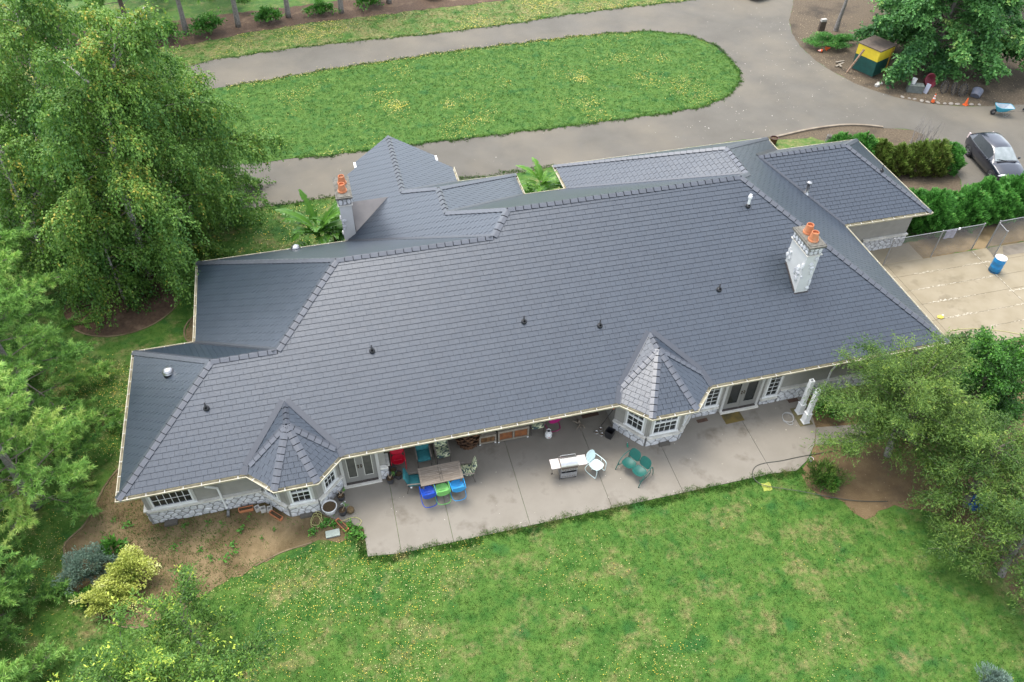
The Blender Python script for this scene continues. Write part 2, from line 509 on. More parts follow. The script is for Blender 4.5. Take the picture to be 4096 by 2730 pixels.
for tn, (c, a, s, zp, hf, yb) in zip('ST', TUR):
    cor = [(c[0] - a, c[1] - hf), (c[0] - hf, c[1] - a), (c[0] + hf, c[1] - a), (c[0] + a, c[1] - hf)]
    nm = [tn + 'sl', tn + 'dl', tn + 'front', tn + 'dr', tn + 'sr']
    for k in range(4):
        p = cor[k]
        if k in (0, 3):
            f = 0.16
            p = (p[0] + (c[0] - p[0]) * f, p[1] + (c[1] - p[1]) * f)
        caps(p, c, nm[k], nm[k + 1], wid=0.15, st=0.27)
    caps(c, (c[0], yb), tn + 'sl', tn + 'sr', wid=0.15, st=0.27)
for r in [((27.256, 8.256), (27.256, 10.494), 'LW', 'Rm'), ((20.913, 16.837), (27.256, 10.494), 'LW', 'BW'), ((33.6, 16.837), (27.256, 10.494), 'BW', 'Rm'),
          ((13.77, 9.715), (15.914, 7.3), 'L3', 'B3'), ((13.77, 9.715), (13.77, 11.643), 'L3', 'Rb'), ((18.654, 16.528), (13.77, 11.643), 'Rb', 'Bb'),
          ((12.30, 13.284), (13.77, 11.643), 'L3', 'Bb'), ((12.30, 13.284), (12.30, 18.4), 'L3', 'Rc'), ((38.563, 15.514), (35.01, 11.961), 'EB', 'ER')]:
    caps(*r, singles=False)
stuff(gap_shade.obj('cap_gap_shade', M_UNDER, roof)); o = cap_rest.obj('rear_ridge_caps', M_CAP, roof); stuff(o)
rm = bmesh.new(); rm.from_mesh(o.data); bmesh.ops.recalc_face_normals(rm, faces=rm.faces); rm.to_mesh(o.data); rm.free()

# ---- valley flashings
def flash(p, q, na, nb, wa=0.20, wb=0.10, lift=0.030):
    P = Vector((p[0], p[1], pz(na, *p))); Q = Vector((q[0], q[1], pz(na, *q)))
    d = (Q - P).normalized()
    b = MB(); r = []
    for nn, w in ((nrm(na), wa), (nrm(nb), wb)):
        f = nn.cross(d)
        if f.z < 0: f = -f
        r.append((f.normalized() * w, nn * lift))
    ctr = (r[0][1] + r[1][1]) * 0.62
    b.add([P + r[0][0] + r[0][1], P + ctr, P + r[1][0] + r[1][1], Q + r[0][0] + r[0][1], Q + ctr, Q + r[1][0] + r[1][1],
           P + r[0][0], P + r[1][0], Q + r[0][0], Q + r[1][0]],
          [(0, 1, 4, 3), (1, 2, 5, 4), (6, 0, 3, 8), (2, 7, 9, 5)])
    b.obj('valley_flashing', M_FLASH, roof)
for v in [((2.416, 7.4), (6.116, 3.7), 'B1', 'L2'), ((9.4, 12.787), (15.106, 6.39), 'B2', 'L3'), ((18.654, 14.6), (13.77, 9.715), 'B3', 'Rb'),
          ((15.55, 16.528), (12.30, 13.284), 'Bb', 'Rc'), ((20.913, 14.6), (27.256, 8.256), 'B3', 'LW'), ((33.6, 8.408), (30.047, 11.961), 'Rm', 'EF'), ((33.6, 15.514), (30.047, 11.961), 'Rm', 'EB')]:
    flash(*v)
for tn, (c, a, s, zp, hf, yb) in zip('ST', TUR):
    for sg, sd_, dg in ((-1, 'sl', 'dl'), (1, 'sr', 'dr')):
        # side plane meets main slope along a line from the ridge end down to the point above the octagon corner
        yk = c[1] - hf
        def solve(n_):  # point on plane n_ and F with x given
            pass
        # end of the side plane on its hip: intersection of hip line (corner -> apex) with main slope
        t = (E_Z + PT * yk - E_Z) / ((zp - E_Z) - PT * (c[1] - yk))
        kx, ky = c[0] + sg * a * (1 - t), yk + (c[1] - yk) * t
        flash((c[0], yb), (kx, ky), 'F', tn + sd_, 0.21, 0.05, 0.034)
        j = c[0] + sg * (hf + (a - c[1]))
        flash((kx, ky), (j, 0.0), 'F', tn + dg, 0.21, 0.05, 0.034)

# ---- gutters
EAVE = [(0, 0)]
for (c, a, s, zp, hf, yb) in TUR:
    jx = hf + (a - c[1])
    EAVE += [(c[0] - jx, 0), (c[0] - hf, c[1] - a), (c[0] + hf, c[1] - a), (c[0] + jx, 0)]
EAVE += [(33.6, 0), (33.6, 8.408), (38.563, 8.408), (38.563, 15.514), (33.6, 15.514), (33.6, 16.837), (20.913, 16.837), (20.913, 14.6),
         (18.654, 14.6), (18.654, 16.528), (15.55, 16.528), (15.55, 17.9), (9.4, 17.9), (9.4, 12.787), (2.416, 12.787), (2.416, 7.4), (0, 7.4)]
def miter(path, i, off):
    n = len(path)
    a, b, c = Vector(path[i - 1]), Vector(path[i]), Vector(path[(i + 1) % n])
    d1, d2 = (b - a).normalized(), (c - b).normalized()
    n1, n2 = Vector((d1.y, -d1.x)), Vector((d2.y, -d2.x))
    m_ = (n1 + n2).normalized()
    return b + m_ * (off / max(0.3, m_.dot(n1)))
GP = [(o_ - 0.075, z_) for o_, z_ in ((0.0, -0.005), (0.0, -0.125), (0.125, -0.125), (0.165, 0.0), (0.142, 0.004), (0.108, -0.105), (0.012, -0.105), (0.012, -0.005))]
hb = MB(); hb.box((0.008, 0, -0.002), (0.155, 0.025, 0.010)); hb.box((0.086, 0, -0.02), (0.014, 0.03, 0.03)); hang = hb.mesh('gutter_hanger', mat('hanger_white', (.50, .49, .46), .5))
for i in range(len(EAVE)):
    if EAVE[i] == (15.55, 17.9): continue                      # gable end has no gutter
    b = MB(); j = (i + 1) % len(EAVE)
    vs = [(*miter(EAVE, i, o_), E_Z + z_) for o_, z_ in GP] + [(*miter(EAVE, j, o_), E_Z + z_) for o_, z_ in GP]
    m_ = len(GP)
    b.add(vs, [(k, (k + 1) % m_, m_ + (k + 1) % m_, m_ + k) for k in range(m_)] + [tuple(range(m_)), tuple(range(2 * m_ - 1, m_ - 1, -1))])
    g = b.obj('gutter', M_GUT, house)
    A, B = Vector(EAVE[i]), Vector(EAVE[j])
    ln = (B - A).length; dr = (B - A).normalized()
    nh = max(1, int(ln / 0.62))
    for h in range(nh):
        p = A + dr * (ln * (h + 0.5) / nh)
        link('gutter_hanger', hang, g, (p.x, p.y, E_Z), (0, 0, math.atan2(-dr.x, dr.y)))
# gable roof edge gutters of the entrance wing
for x, z, s_ in ((10.47, pz('L3', 10.47, 18), -1), (14.65, pz('Rc', 14.65, 18), 1)):
    b = MB(); b.box((x + s_ * 0.06, 18.17, z - 0.06), (0.12, 0.5, 0.09)); b.box((x + s_ * 0.06, 18.17, z - 0.012), (0.09, 0.46, 0.008)); b.obj('gutter', M_WHITE, house)
# rake boards, gable wall
b = MB()
for n_, x in (('L3', 10.47), ('Rc', 14.65)):
    b.add([(x, 18.40, pz(n_, x, 0) - .01), (12.30, 18.40, pz(n_, 12.30, 0) - .01), (12.30, 18.40, pz(n_, 12.30, 0) - .2), (x, 18.40, pz(n_, x, 0) - .2),
           (x, 18.43, pz(n_, x, 0) - .01), (12.30, 18.43, pz(n_, 12.30, 0) - .01), (12.30, 18.43, pz(n_, 12.30, 0) - .2), (x, 18.43, pz(n_, x, 0) - .2)],
          [(0, 1, 2, 3), (7, 6, 5, 4), (0, 4, 5, 1), (2, 6, 7, 3), (0, 3, 7, 4), (1, 5, 6, 2)])
b.obj('rake_board', M_WHITE, house)
# soffit
b = MB(); b.add([(*miter(EAVE, i_, -0.03), E_Z - 0.128) for i_ in range(len(EAVE))], [tuple(range(len(EAVE)))]); sf = b.obj('soffit', M_TRIM, house)
rm = bmesh.new(); rm.from_mesh(sf.data); bmesh.ops.triangulate(rm, faces=rm.faces); rm.to_mesh(sf.data); rm.free()

# ---- walls
def octpts(c, a, y):
    hf = a * math.tan(PI / 8); d = hf + (a - (c[1] - y))
    return [(c[0] - d, y), (c[0] - hf, c[1] - a), (c[0] + hf, c[1] - a), (c[0] + d, y)]
W1 = octpts(T1c, 1.34, 0.5); W2 = octpts((20.62, 1.267), 1.74, 0.5)
FOOT = [(.5, .5)] + W1 + [(9.36, .5), (9.36, 3.6), (18.95, 3.6), (18.95, 0.75)] + W2[1:] + [(33.1, .5), (33.1, 8.9), (38.06, 8.9), (38.06, 15.0), (33.1, 15.0), (33.1, 16.34), (21.4, 16.34), (21.4, 14.1),
        (18.15, 14.1), (18.15, 16.0), (15.05, 16.0), (15.05, 17.4), (9.9, 17.4), (9.9, 12.3), (2.9, 12.3), (2.9, 6.9), (.5, 6.9)]
b = MB()
n_ = len(FOOT)
b.add([(x, y, 0.0) for x, y in FOOT] + [(x, y, E_Z - 0.132) for x, y in FOOT], [(i, (i + 1) % n_, n_ + (i + 1) % n_, n_ + i) for i in range(n_)])
wall = b.obj('wall', M_SIDING, house)
b = MB(); b.add([(10.47, 17.4, 2.3), (14.65, 17.4, 2.3), (14.65, 17.4, 2.9), (12.3, 17.4, 4.4), (10.47, 17.4, 2.9)], [(0, 1, 2, 3, 4)])
b.obj('gable_wall', M_SIDING, house)
def frame(p, q):
    P, Q = Vector((p[0], p[1], 0)), Vector((q[0], q[1], 0))
    d = (Q - P).normalized(); nn = Vector((d.y, -d.x, 0))        # outward for CCW footprint
    return Matrix(((d.x, 0, nn.x, P.x), (d.y, 0, nn.y, P.y), (0, 1, 0, 0), (0, 0, 0, 1))), (Q - P).length
# siding boards on walls that can be seen
def boards(p, q, z0, z1, u0=0.0, u1=None):
    M, ln = frame(p, q); u1 = ln if u1 is None else u1
    if u1 - u0 < 0.02: return
    z = z0
    while z < z1 - 0.03:
        h = min(0.19, z1 - z)
        b = MB()
        b.add([M @ Vector(v) for v in [(u0, z, .001), (u1, z, .001), (u1, z + h, .001), (u0, z + h, .001), (u0, z, .022), (u1, z, .022), (u1, z + h, .006), (u0, z + h, .006)]],
              [(4, 5, 6, 7), (0, 1, 5, 4), (1, 2, 6, 5), (3, 0, 4, 7), (2, 3, 7, 6)])
        b.obj('siding_board', M_SIDING, wall); z += 0.19
# stone base with single stones
stone_count = [0]
def stones(p, q, z0, z1, th=0.075, u0=0.0, u1=None, ledge=True, cell=0.30, parts=True, seed=1):
    M, ln = frame(p, q); u1 = ln if u1 is None else u1
    base = MB(); base.box(((u0 + u1) / 2, (z0 + z1) / 2, th * 0.42), (u1 - u0, z1 - z0, th * 0.84), M)
    bo = base.obj('stone_base', M_MORTAR, house)
    r = random.Random(seed)
    nx = max(1, int(round((u1 - u0) / cell))); nz = max(1, int(round((z1 - z0) / (cell * 0.66))))
    pts = []
    for j in range(nz):
        for i in range(nx):
            x = u0 + (i + 0.5 + 0.5 * (j % 2) - 0.25 + r.uniform(-.3, .3)) * (u1 - u0) / nx
            pts.append((x, z0 + (j + 0.5 + r.uniform(-.28, .28)) * (z1 - z0) / nz))
    restm = MB()
    for (x, z) in pts:
        poly = [(u0, z0), (u1, z0), (u1, z1), (u0, z1)]
        for (x2, z2) in pts:
            dx, dz = x2 - x, z2 - z; dd = dx * dx + dz * dz
            if dd < 1e-9 or dd > 1.2: continue
            mx, mz = (x + x2) / 2, (z + z2) / 2
            out = []
            for k in range(len(poly)):
                a_, b_ = poly[k], poly[(k + 1) % len(poly)]
                sa = (a_[0] - mx) * dx + (a_[1] - mz) * dz; sb = (b_[0] - mx) * dx + (b_[1] - mz) * dz
                if sa <= 0: out.append(a_)
                if (sa <= 0) != (sb <= 0):
                    t = sa / (sa - sb); out.append((a_[0] + (b_[0] - a_[0]) * t, a_[1] + (b_[1] - a_[1]) * t))
            poly = out
            if len(poly) < 3: break
        if len(poly) < 3: continue
        cx_ = sum(k[0] for k in poly) / len(poly); cz_ = sum(k[1] for k in poly) / len(poly)
        rad = max(0.05, sum(math.hypot(k[0] - cx_, k[1] - cz_) for k in poly) / len(poly))
        # round the corners a little: add edge midpoints, pull corners in
        ring = []
        for k in range(len(poly)):
            a_, b_ = poly[k], poly[(k + 1) % len(poly)]
            ring.append((cx_ + (a_[0] - cx_) * 0.88, cz_ + (a_[1] - cz_) * 0.88))
            ring.append((cx_ + ((a_[0] + b_[0]) / 2 - cx_) * 0.97, cz_ + ((a_[1] + b_[1]) / 2 - cz_) * 0.97))
        sh = 1 - 0.012 / rad
        hh = th + r.uniform(-0.004, 0.028)
        n2 = len(ring); vs = []
        for kk, hgt in ((sh, th * 0.5), (sh * 0.96, hh * 0.86), (sh * 0.72, hh)):
            for (a_, b_) in ring:
                vs.append(M @ Vector((cx_ + (a_ - cx_) * kk, cz_ + (b_ - cz_) * kk, hgt + (r.uniform(-.006, .006) if kk < 0.8 else 0))))
        fs = []
        for l_ in (0, 1):
            for k in range(n2): fs.append((l_ * n2 + k, l_ * n2 + (k + 1) % n2, (l_ + 1) * n2 + (k + 1) % n2, (l_ + 1) * n2 + k))
        fs.append(tuple(2 * n2 + k for k in range(n2)))
        if parts and stone_count[0] < 300:
            s_ = MB(); s_.add(vs, fs); s_.obj('stone', M_STONE, bo); stone_count[0] += 1
        else: restm.add(vs, fs)
    if restm.v: stuff(restm.obj('stone_field', M_STONE, bo))
    if ledge:
        nn = max(1, int(round((u1 - u0) / 0.33)))
        for k in range(nn):
            a_, b_ = u0 + (u1 - u0) * k / nn + 0.004, u0 + (u1 - u0) * (k + 1) / nn - 0.004
            l_ = MB(); l_.box(((a_ + b_) / 2, z1 + 0.037, 0.072), (b_ - a_, 0.075, 0.15), M)
            l_.obj('ledge_stone', M_LEDGE, bo)
# windows
def window(p, q, uc, w, z0, z1, cols, rows, hung=False, trim=0.09, grid=True):
    M, ln = frame(p, q)
    wn = MB(); t = trim
    def bar(u_, z_, du, dz, d0, d1, mb): mb.box((u_, z_, (d0 + d1) / 2), (du, dz, d1 - d0), M)
    u0, u1 = uc - w / 2, uc + w / 2
    for a in ((u0 - t / 2, (z0 + z1) / 2, t, z1 - z0 + 2 * t), (u1 + t / 2, (z0 + z1) / 2, t, z1 - z0 + 2 * t)): bar(*a, 0.0, 0.045, wn)
    bar(uc, z1 + t / 2, w, t, 0.0, 0.045, wn)
    win = wn.obj('window', M_TRIM, house)
    sl = MB(); bar(uc, z0 - 0.03, w + 2 * t, 0.06, 0.0, 0.085, sl); sl.obj('sill', M_WHITE, win)
    fr = MB(); f = 0.055
    bar(u0 + f / 2, (z0 + z1) / 2, f, z1 - z0, 0.0, 0.07, fr); bar(u1 - f / 2, (z0 + z1) / 2, f, z1 - z0, 0.0, 0.07, fr)
    bar(uc, z0 + f / 2, w - 2 * f, f, 0.0, 0.07, fr); bar(uc, z1 - f / 2, w - 2 * f, f, 0.0, 0.07, fr)
    if hung: bar(uc, (z0 + z1) / 2, w - 2 * f, 0.06, 0.0, 0.075, fr)
    fr.obj('frame', M_WHITE, win)
    iw, ih = w - 2 * f, z1 - z0 - 2 * f
    for ci in range(cols):
        for ri in range(rows):
            pn = MB(); bar(u0 + f + iw * (ci + .5) / cols, z0 + f + ih * (ri + .5) / rows, iw / cols - .002, ih / rows - .002, 0.002, 0.022, pn)
            pn.obj('pane', M_GLASS, win)
    for ci in range(1, cols):
        mm = MB(); bar(u0 + f + iw * ci / cols, (z0 + z1) / 2, 0.02, ih, 0.022, 0.034, mm); mm.obj('muntin', M_WHITE, win)
    for ri in range(1, rows):
        if hung and ri * 2 == rows: continue
        mm = MB(); bar(uc, z0 + f + ih * ri / rows, iw, 0.02, 0.022, 0.035, mm); mm.obj('muntin', M_WHITE, win)
def french_door(x0, x1, y, glass, z0=0.12, z1=2.16, towel=False):
    M, ln = frame((x0, y), (x1, y)); w = x1 - x0
    d = MB(); d.box((0.06, (z0 + z1) / 2, .03), (0.12, z1 - z0, .10), M); d.box((w - 0.06, (z0 + z1) / 2, .03), (0.12, z1 - z0, .10), M); d.box((w / 2, z1 + .05, .03), (w, 0.1, .10), M)
    door = d.obj('french_door', M_TRIM, house)
    st = MB(); st.box((w / 2, 0.062, .10), (w, 0.12, 0.24), M); st.obj('doorstep', M_LEDGE, door)
    th = MB(); th.box((w / 2, 0.135, .05), (w - 0.25, 0.026, 0.16), M); th.obj('threshold', mat('threshold_wood', (0.045, 0.038, 0.035), 0.6, (0.09, 0.075, 0.065), scale=12), door)
    lw = (w - 0.26) / 2
    for k in (0, 1):
        u0 = 0.13 + k * lw + 0.003; u1 = u0 + lw - 0.006; uc = (u0 + u1) / 2; s_ = 0.13
        lf = MB()
        lf.box((u0 + s_ / 2, (z0 + z1) / 2 + .02, .02), (s_, z1 - z0 - .05, .045), M); lf.box((u1 - s_ / 2, (z0 + z1) / 2 + .02, .02), (s_, z1 - z0 - .05, .045), M)
        lf.box((uc, z0 + .045 + .15, .02), (u1 - u0 - 2 * s_, .30, .045), M); lf.box((uc, z1 - .08, .02), (u1 - u0 - 2 * s_, .15, .045), M)
        leaf = lf.obj('door_leaf', M_DOOR, door)
        g_ = MB(); g_.box((uc, (z0 + .345 + z1 - .155) / 2, .012), (u1 - u0 - 2 * s_, z1 - .155 - z0 - .345, .02), M); g_.obj('pane', glass, door)
        bd = MB(); 
        for a in ((uc, z0 + .352, u1 - u0 - 2 * s_, .022), (u0 + s_ + .011, (z0 + z1) / 2 + .09, .022, z1 - z0 - .52), (u1 - s_ - .011, (z0 + z1) / 2 + .09, .022, z1 - z0 - .52)):
            bd.box((a[0], a[1], .047), (a[2], a[3], .012), M)
        bd.obj('glazing_bead', mat('glazing_bead', (0.55, 0.54, 0.47), 0.5) if not towel else M_DOOR, door)
        hx = u1 - .055 if k == 0 else u0 + .055
        for zz, hn in ((1.06, 'handle'), (1.18, 'deadbolt')):
            h_ = MB(); h_.lathe([(0, 0), (.028, .0), (.03, .03), (.02, .055), (0, .06)], 8, M=M @ Matrix.Translation((hx, zz, .042)), caps=False); h_.obj(hn, M_BRONZE, door, smooth=True)
        ast = MB()
        if k == 0: ast.box((u1 + .003, (z0 + z1) / 2, .05), (.03, z1 - z0 - .06, .012), M); ast.obj('astragal', M_DOOR, door)
SF = 0.80                                                        # ledge height
# front left wall
boards((.5, .5), W1[0], SF + .08, 2.33); boards((.5, 6.9), (.5, .5), SF + .08, 2.33)
stones((.5, .5), W1[0], 0.0, SF, seed=3); stones((.5, 6.9), (.5, .5), 0.0, SF, seed=4, parts=False, u0=3.4, u1=6.4 + .074)
window((.5, .5), W1[0], 0.97, 1.46, SF + .14, 2.10, 6, 3)
for k, (pp, qq) in enumerate(zip(W1[:-1], W1[1:])):
    ln = (Vector(pp) - Vector(qq)).length
    stones(pp, qq, 0.0, SF - .12, seed=10 + k, th=0.07); boards(pp, qq, SF - .04, 2.33)
    window(pp, qq, ln / 2 + (0.06 if k == 2 else -.06 if k == 0 else 0), 0.74 if k == 1 else 0.64, SF + .03, 2.14, 3, 4, hung=True)
boards(W1[3], (9.36, .5), 0.12, 2.33)
french_door(7.62, 9.12, 0.5, M_DOORG)
stones((9.12, .46), (9.44, .46), 0.0, 0.80, seed=31, th=0.06)
stones((9.36, .42), (9.36, 1.0), 0.0, 0.80, seed=32, th=0.06)
for k, (pp, qq) in enumerate(zip([(18.95, .75)] + W2[1:-1], W2[1:])):
    ln = (Vector(pp) - Vector(qq)).length
    stones(pp, qq, 0.0, SF - .25, seed=20 + k, th=0.07, cell=0.34); boards(pp, qq, SF - .17, 2.33)
    if k == 0: window(pp, qq, ln * 0.62, 0.80, SF - .05, 2.14, 3, 4, hung=True)
    elif k == 1: window(pp, qq, ln / 2, 1.06, SF - .05, 2.14, 4, 4, hung=True)
    else: window(pp, qq, ln / 2, 0.7, SF - .05, 2.14, 3, 4, hung=True)
stones(W2[3], (33.1, .5), 0.0, 0.42, seed=41, u0=0.05, u1=1.22); stones(W2[3], (33.1, .5), 0.0, 0.34, seed=42, u0=3.2, u1=4.0)
ux = 33.1 - W2[3][0]
stones(W2[3], (33.1, .5), 0.0, SF, seed=43, u0=4.06, u1=ux)
boards(W2[3], (33.1, .5), 0.42, 2.33, 0.0, 1.40); boards(W2[3], (33.1, .5), SF + .08, 2.33, 3.2, ux)
xw = W2[3][0]
window(W2[3], (33.1, .5), 23.15 - xw, 0.62, 0.56, 2.14, 2, 6); window(W2[3], (33.1, .5), 25.98 - xw, 0.60, 0.48, 2.14, 2, 6)
french_door(23.66, 25.44, 0.5, M_GLASS, towel=True)
boards((33.1, .5), (33.1, 8.9), .1, 2.33)
boards((33.1, 8.9), (38.06, 8.9), SF + .08, 2.33); stones((33.1, 8.9), (38.06, 8.9), 0.0, SF, seed=51, u0=2.4, u1=4.96 + .07)
# downspouts
def downspout(x, y, lean=0.12):
    b = MB(); b.tube([(x - .28, y - .42, 2.33), (x - .26, y - .40, 2.2), (x - .02, y - .06, 1.55), (x, y - .05, 0.35), (x + .02, y - .08, .22)], 0.042, 4); d = b.obj('downspout', M_WHITE, house)
    b = MB(); b.box((x + .04, y - .22, .10), (.10, .32, .10)); b.obj('elbow', M_STEEL, d)
downspout(3.18, 0.42); downspout(28.55, 0.42)
# crawl-space vents
for x, y in ((1.12, .40), (6.1, -.45), (20.72, -.50)):
    b = MB(); b.box((x, y - .10, .06), (.46, .22, .12)); b.box((x, y - .10, .125), (.38, .15, .02)); b.obj('vent_well', mat('vent_well', (.10, .09, .075), .8), house)

# ---- chimneys
def pot(x, y, z, r=0.20, h=0.41, tip=0.0, parent=None):
    b = MB(); b.lathe([(r * 1.06, 0), (r * 1.08, .02), (r * 1.06, .075), (r * .93, .08), (r * .72, h), (r * .62, h), (r * .62, h - .10), (0, h - .11)], 18, (x, y, z), caps=False)
    p = b.obj('chimney_pot', M_TERRA, parent, smooth=False)
    c = MB(); c.lathe([(r * .6, 0), (r * .6, .012), (0, .02)], 12, (x, y, z + h - .07), caps=False); c.obj('pot_cap', M_SOOT, p) if False else None
    return p
def chimney(x0, x1, y0, y1, z0, zb, zt, sides):
    b = MB(); b.box(((x0 + x1) / 2, (y0 + y1) / 2, (z0 + zb) / 2), (x1 - x0, y1 - y0, zb - z0)); ch = b.obj('chimney', M_STUCCO, house)
    b = MB(); b.box(((x0 + x1) / 2, (y0 + y1) / 2, (zb + zt) / 2), (x1 - x0 + .03, y1 - y0 + .03, zt - zb)); b.obj('stone_band', M_MORTAR, ch)
    b = MB(); b.box(((x0 + x1) / 2, (y0 + y1) / 2, zb + .015), (x1 - x0 + .12, y1 - y0 + .12, .035)); b.obj('band_ledge', M_LEDGE, ch)
    b = MB(); b.box(((x0 + x1) / 2, (y0 + y1) / 2, zt + .045), (x1 - x0 + .20, y1 - y0 + .20, .09)); b.box(((x0 + x1) / 2, (y0 + y1) / 2, zt + .10), (x1 - x0 + .06, y1 - y0 + .06, .03)); cp = b.obj('chimney_cap', M_CONCAP, ch)
    for k in (0, 1): pot((x0 + x1) / 2 + (.03 if k else -.02), y0 + (y1 - y0) * (.28 + .40 * k), zt + .112, parent=ch)
    r = random.Random(int(x0 * 10))
    def rock(M, u, z, w, h, d=.05):
        s_ = MB(); n2 = 8; vs = []
        rr = [r.uniform(.8, 1.1) for _ in range(n2)]; a0 = r.uniform(0, 1)
        for kk, hg in ((1.0, -.01), (.95, d * .7), (.6, d)):
            for k in range(n2):
                a = a0 + 2 * PI * k / n2
                vs.append(M @ Vector((u + math.cos(a) * w / 2 * rr[k] * kk, z + math.sin(a) * h / 2 * rr[k] * kk, hg)))
        fs = [(l_ * n2 + k, l_ * n2 + (k + 1) % n2, (l_ + 1) * n2 + (k + 1) % n2, (l_ + 1) * n2 + k) for l_ in (0, 1) for k in range(n2)] + [tuple(2 * n2 + k for k in range(n2))]
        s_.add(vs, fs); s_.obj('stone', M_STONE, ch)
    for (p, q, off) in (((x0, y0), (x1, y0), .015), ((x0, y1), (x0, y0), .015), ((x1, y0), (x1, y1), .015)):
        M, ln = frame(p, q); M = M @ Matrix.Translation((0, 0, off))
        nn = max(2, int(round(ln / .21)))
        for k in range(nn):
            u = ln * (k + .5) / nn
            if r.random() < .5: rock(M, u, (zb + zt) / 2 + .02, ln / nn * .93, (zt - zb) * .80)
            else: rock(M, u, zb + .04 + (zt - zb) * .27, ln / nn * .93, (zt - zb) * .42); rock(M, u, zb + .03 + (zt - zb) * .72, ln / nn * .93, (zt - zb) * .42)
    for (p, q, lst) in sides:
        M, ln = frame(p, q)
        for (u, z, w, h) in lst: rock(M, u, z, w, h, .06)
    return ch
cr = chimney(27.27, 27.84, 2.70, 3.94, 3.9, 6.20, 6.60, [
    ((27.27, 3.94), (27.27, 2.70), [(.08, 5.62, .16, .30), (.20, 5.60, .13, .18), (.02, 5.36, .20, .26), (.20, 5.32, .17, .28), (.80, 5.12, .16, .40), (.95, 5.35, .20, .34), (1.17, 5.62, .16, .40), (1.02, 5.16, .26, .2), (.98, 4.86, .30, .30)]),
    ((27.27, 2.70), (27.84, 2.70), [(.46, 5.98, .22, .24), (.30, 5.72, .22, .20), (.38, 5.52, .24, .17), (.42, 5.28, .16, .26), (.52, 4.72, .12, .38), (.50, 4.42, .16, .22), (.04, 5.1, .10, .16)])])
b = MB(); b.box((27.555, 2.68, 4.17), (.66, .05, .10)); b.box((27.24, 3.32, 4.60), (.05, 1.3, .12), Matrix.Translation((27.24, 3.32, 4.60)) @ Matrix.Rotation(math.atan(PT), 4, 'X') @ Matrix.Translation((-27.24, -3.32, -4.60)))
b.box((27.555, 2.56, 4.135), (.80, .30, .012), Matrix.Translation((27.5, 2.6, 4.135)) @ Matrix.Rotation(math.atan(PT), 4, 'X') @ Matrix.Translation((-27.5, -2.6, -4.135)))
b.obj('chimney_flashing', mat('flashing_brown', (.055, .045, .042), .5), cr)
cl = chimney(9.25, 9.82, 12.90, 14.50, 0.0, 4.45, 4.85, [
    ((9.25, 12.90), (9.82, 12.90), [(.12, 3.62, .24, .16), (.06, 3.46, .10, .14), (.10, 3.30, .20, .15), (.08, 3.14, .10, .12)]), ((9.25, 14.5), (9.25, 12.9), [(1.2, 3.5, .3, .3), (.5, 3.9, .3, .25), (.9, 2.4, .3, .3)])])
# cricket between chimney and roof
b = MB()
zr = 4.05; xr = 9.4 + (zr - E_Z) / PLS
b.add([(9.82, 13.7, zr), (xr, 13.7, zr + .02), (9.85, 12.95, pz('L3', 9.85, 0) + .035), (9.85, 14.45, pz('L3', 9.85, 0) + .035)], [(0, 2, 1), (0, 1, 3)])
b.obj('cricket', mat('cricket_metal', (.30, .275, .255), .45, (.26, .24, .225), scale=2), cl)
b = MB(); b.box((9.62, 12.83, 2.42), (.12, .5, .10)); b.obj('scupper', M_GUT, house)

# ---- roof vents
def vent_pipe(x, y, n='F', white=False, tall=0.30):
    z = pz(n, x, y) + .02
    nn = nrm(n)
    b = MB(); q = nn.to_track_quat('Z', 'Y').to_matrix().to_4x4()
    M = Matrix.Translation((x, y, z)) @ q
    b.lathe([(.10, -.01), (.115, .03), (.10, .075), (.075, .10), (.05, .11)], 14, M=M, caps=False)
    b.lathe([(.042, 0), (.042, tall * .6), (.030, tall * .62), (.030, tall), (.022, tall), (.022, tall - .05)], 10, (x, y, z), caps=False)
    o = b.obj('vent_pipe', M_DARK, roof, smooth=True)
    if white:
        b = MB(); b.lathe([(.055, .12), (.055, .42), (.085, .425), (.085, .52), (.055, .54), (.055, .60), (0, .61)], 14, (x, y, z), caps=False); b.obj('flue_cap', M_WHITE, o)
for x, y in ((3.34, 2.23), (9.57, 3.15), (15.61, 3.28), (18.62, 2.71), (23.99, 3.27)): vent_pipe(x, y)
vent_pipe(26.25, 6.13, white=True)
vent_pipe(36.5, 10.55, 'EF', tall=0.34)
# steel flue on the rear right valley
b = MB(); b.lathe([(.16, -.04), (.10, .08), (.075, .10), (.075, .62), (.135, .63), (.135, .70), (.06, .73), (0, .735)], 16, (32.05, 10.05, pz('Rm', 32.05, 10) + .02), caps=False); b.obj('flue_pipe', M_STEEL, roof, smooth=True)
def dome(x, y, n, shift=0.0):
    z = pz(n, x, y)
    b = MB(); b.lathe([(.20, -.14), (.20, .10), (.225, .10), (.225, .13), (.20, .14), (.205, .17), (.19, .20), (.14, .25), (.07, .275), (0, .28)], 20, (x, y, z), caps=False); o = b.obj('dome_vent', M_STEEL, roof, smooth=True)
    b = MB(); b.lathe([(.21, -.16), (.215, .09)], 20, (x, y, z), caps=False); b.obj('vent_collar', M_DARK, o)
dome(1.85, 4.6, 'L1'); dome(6.96, 12.15, 'B2')
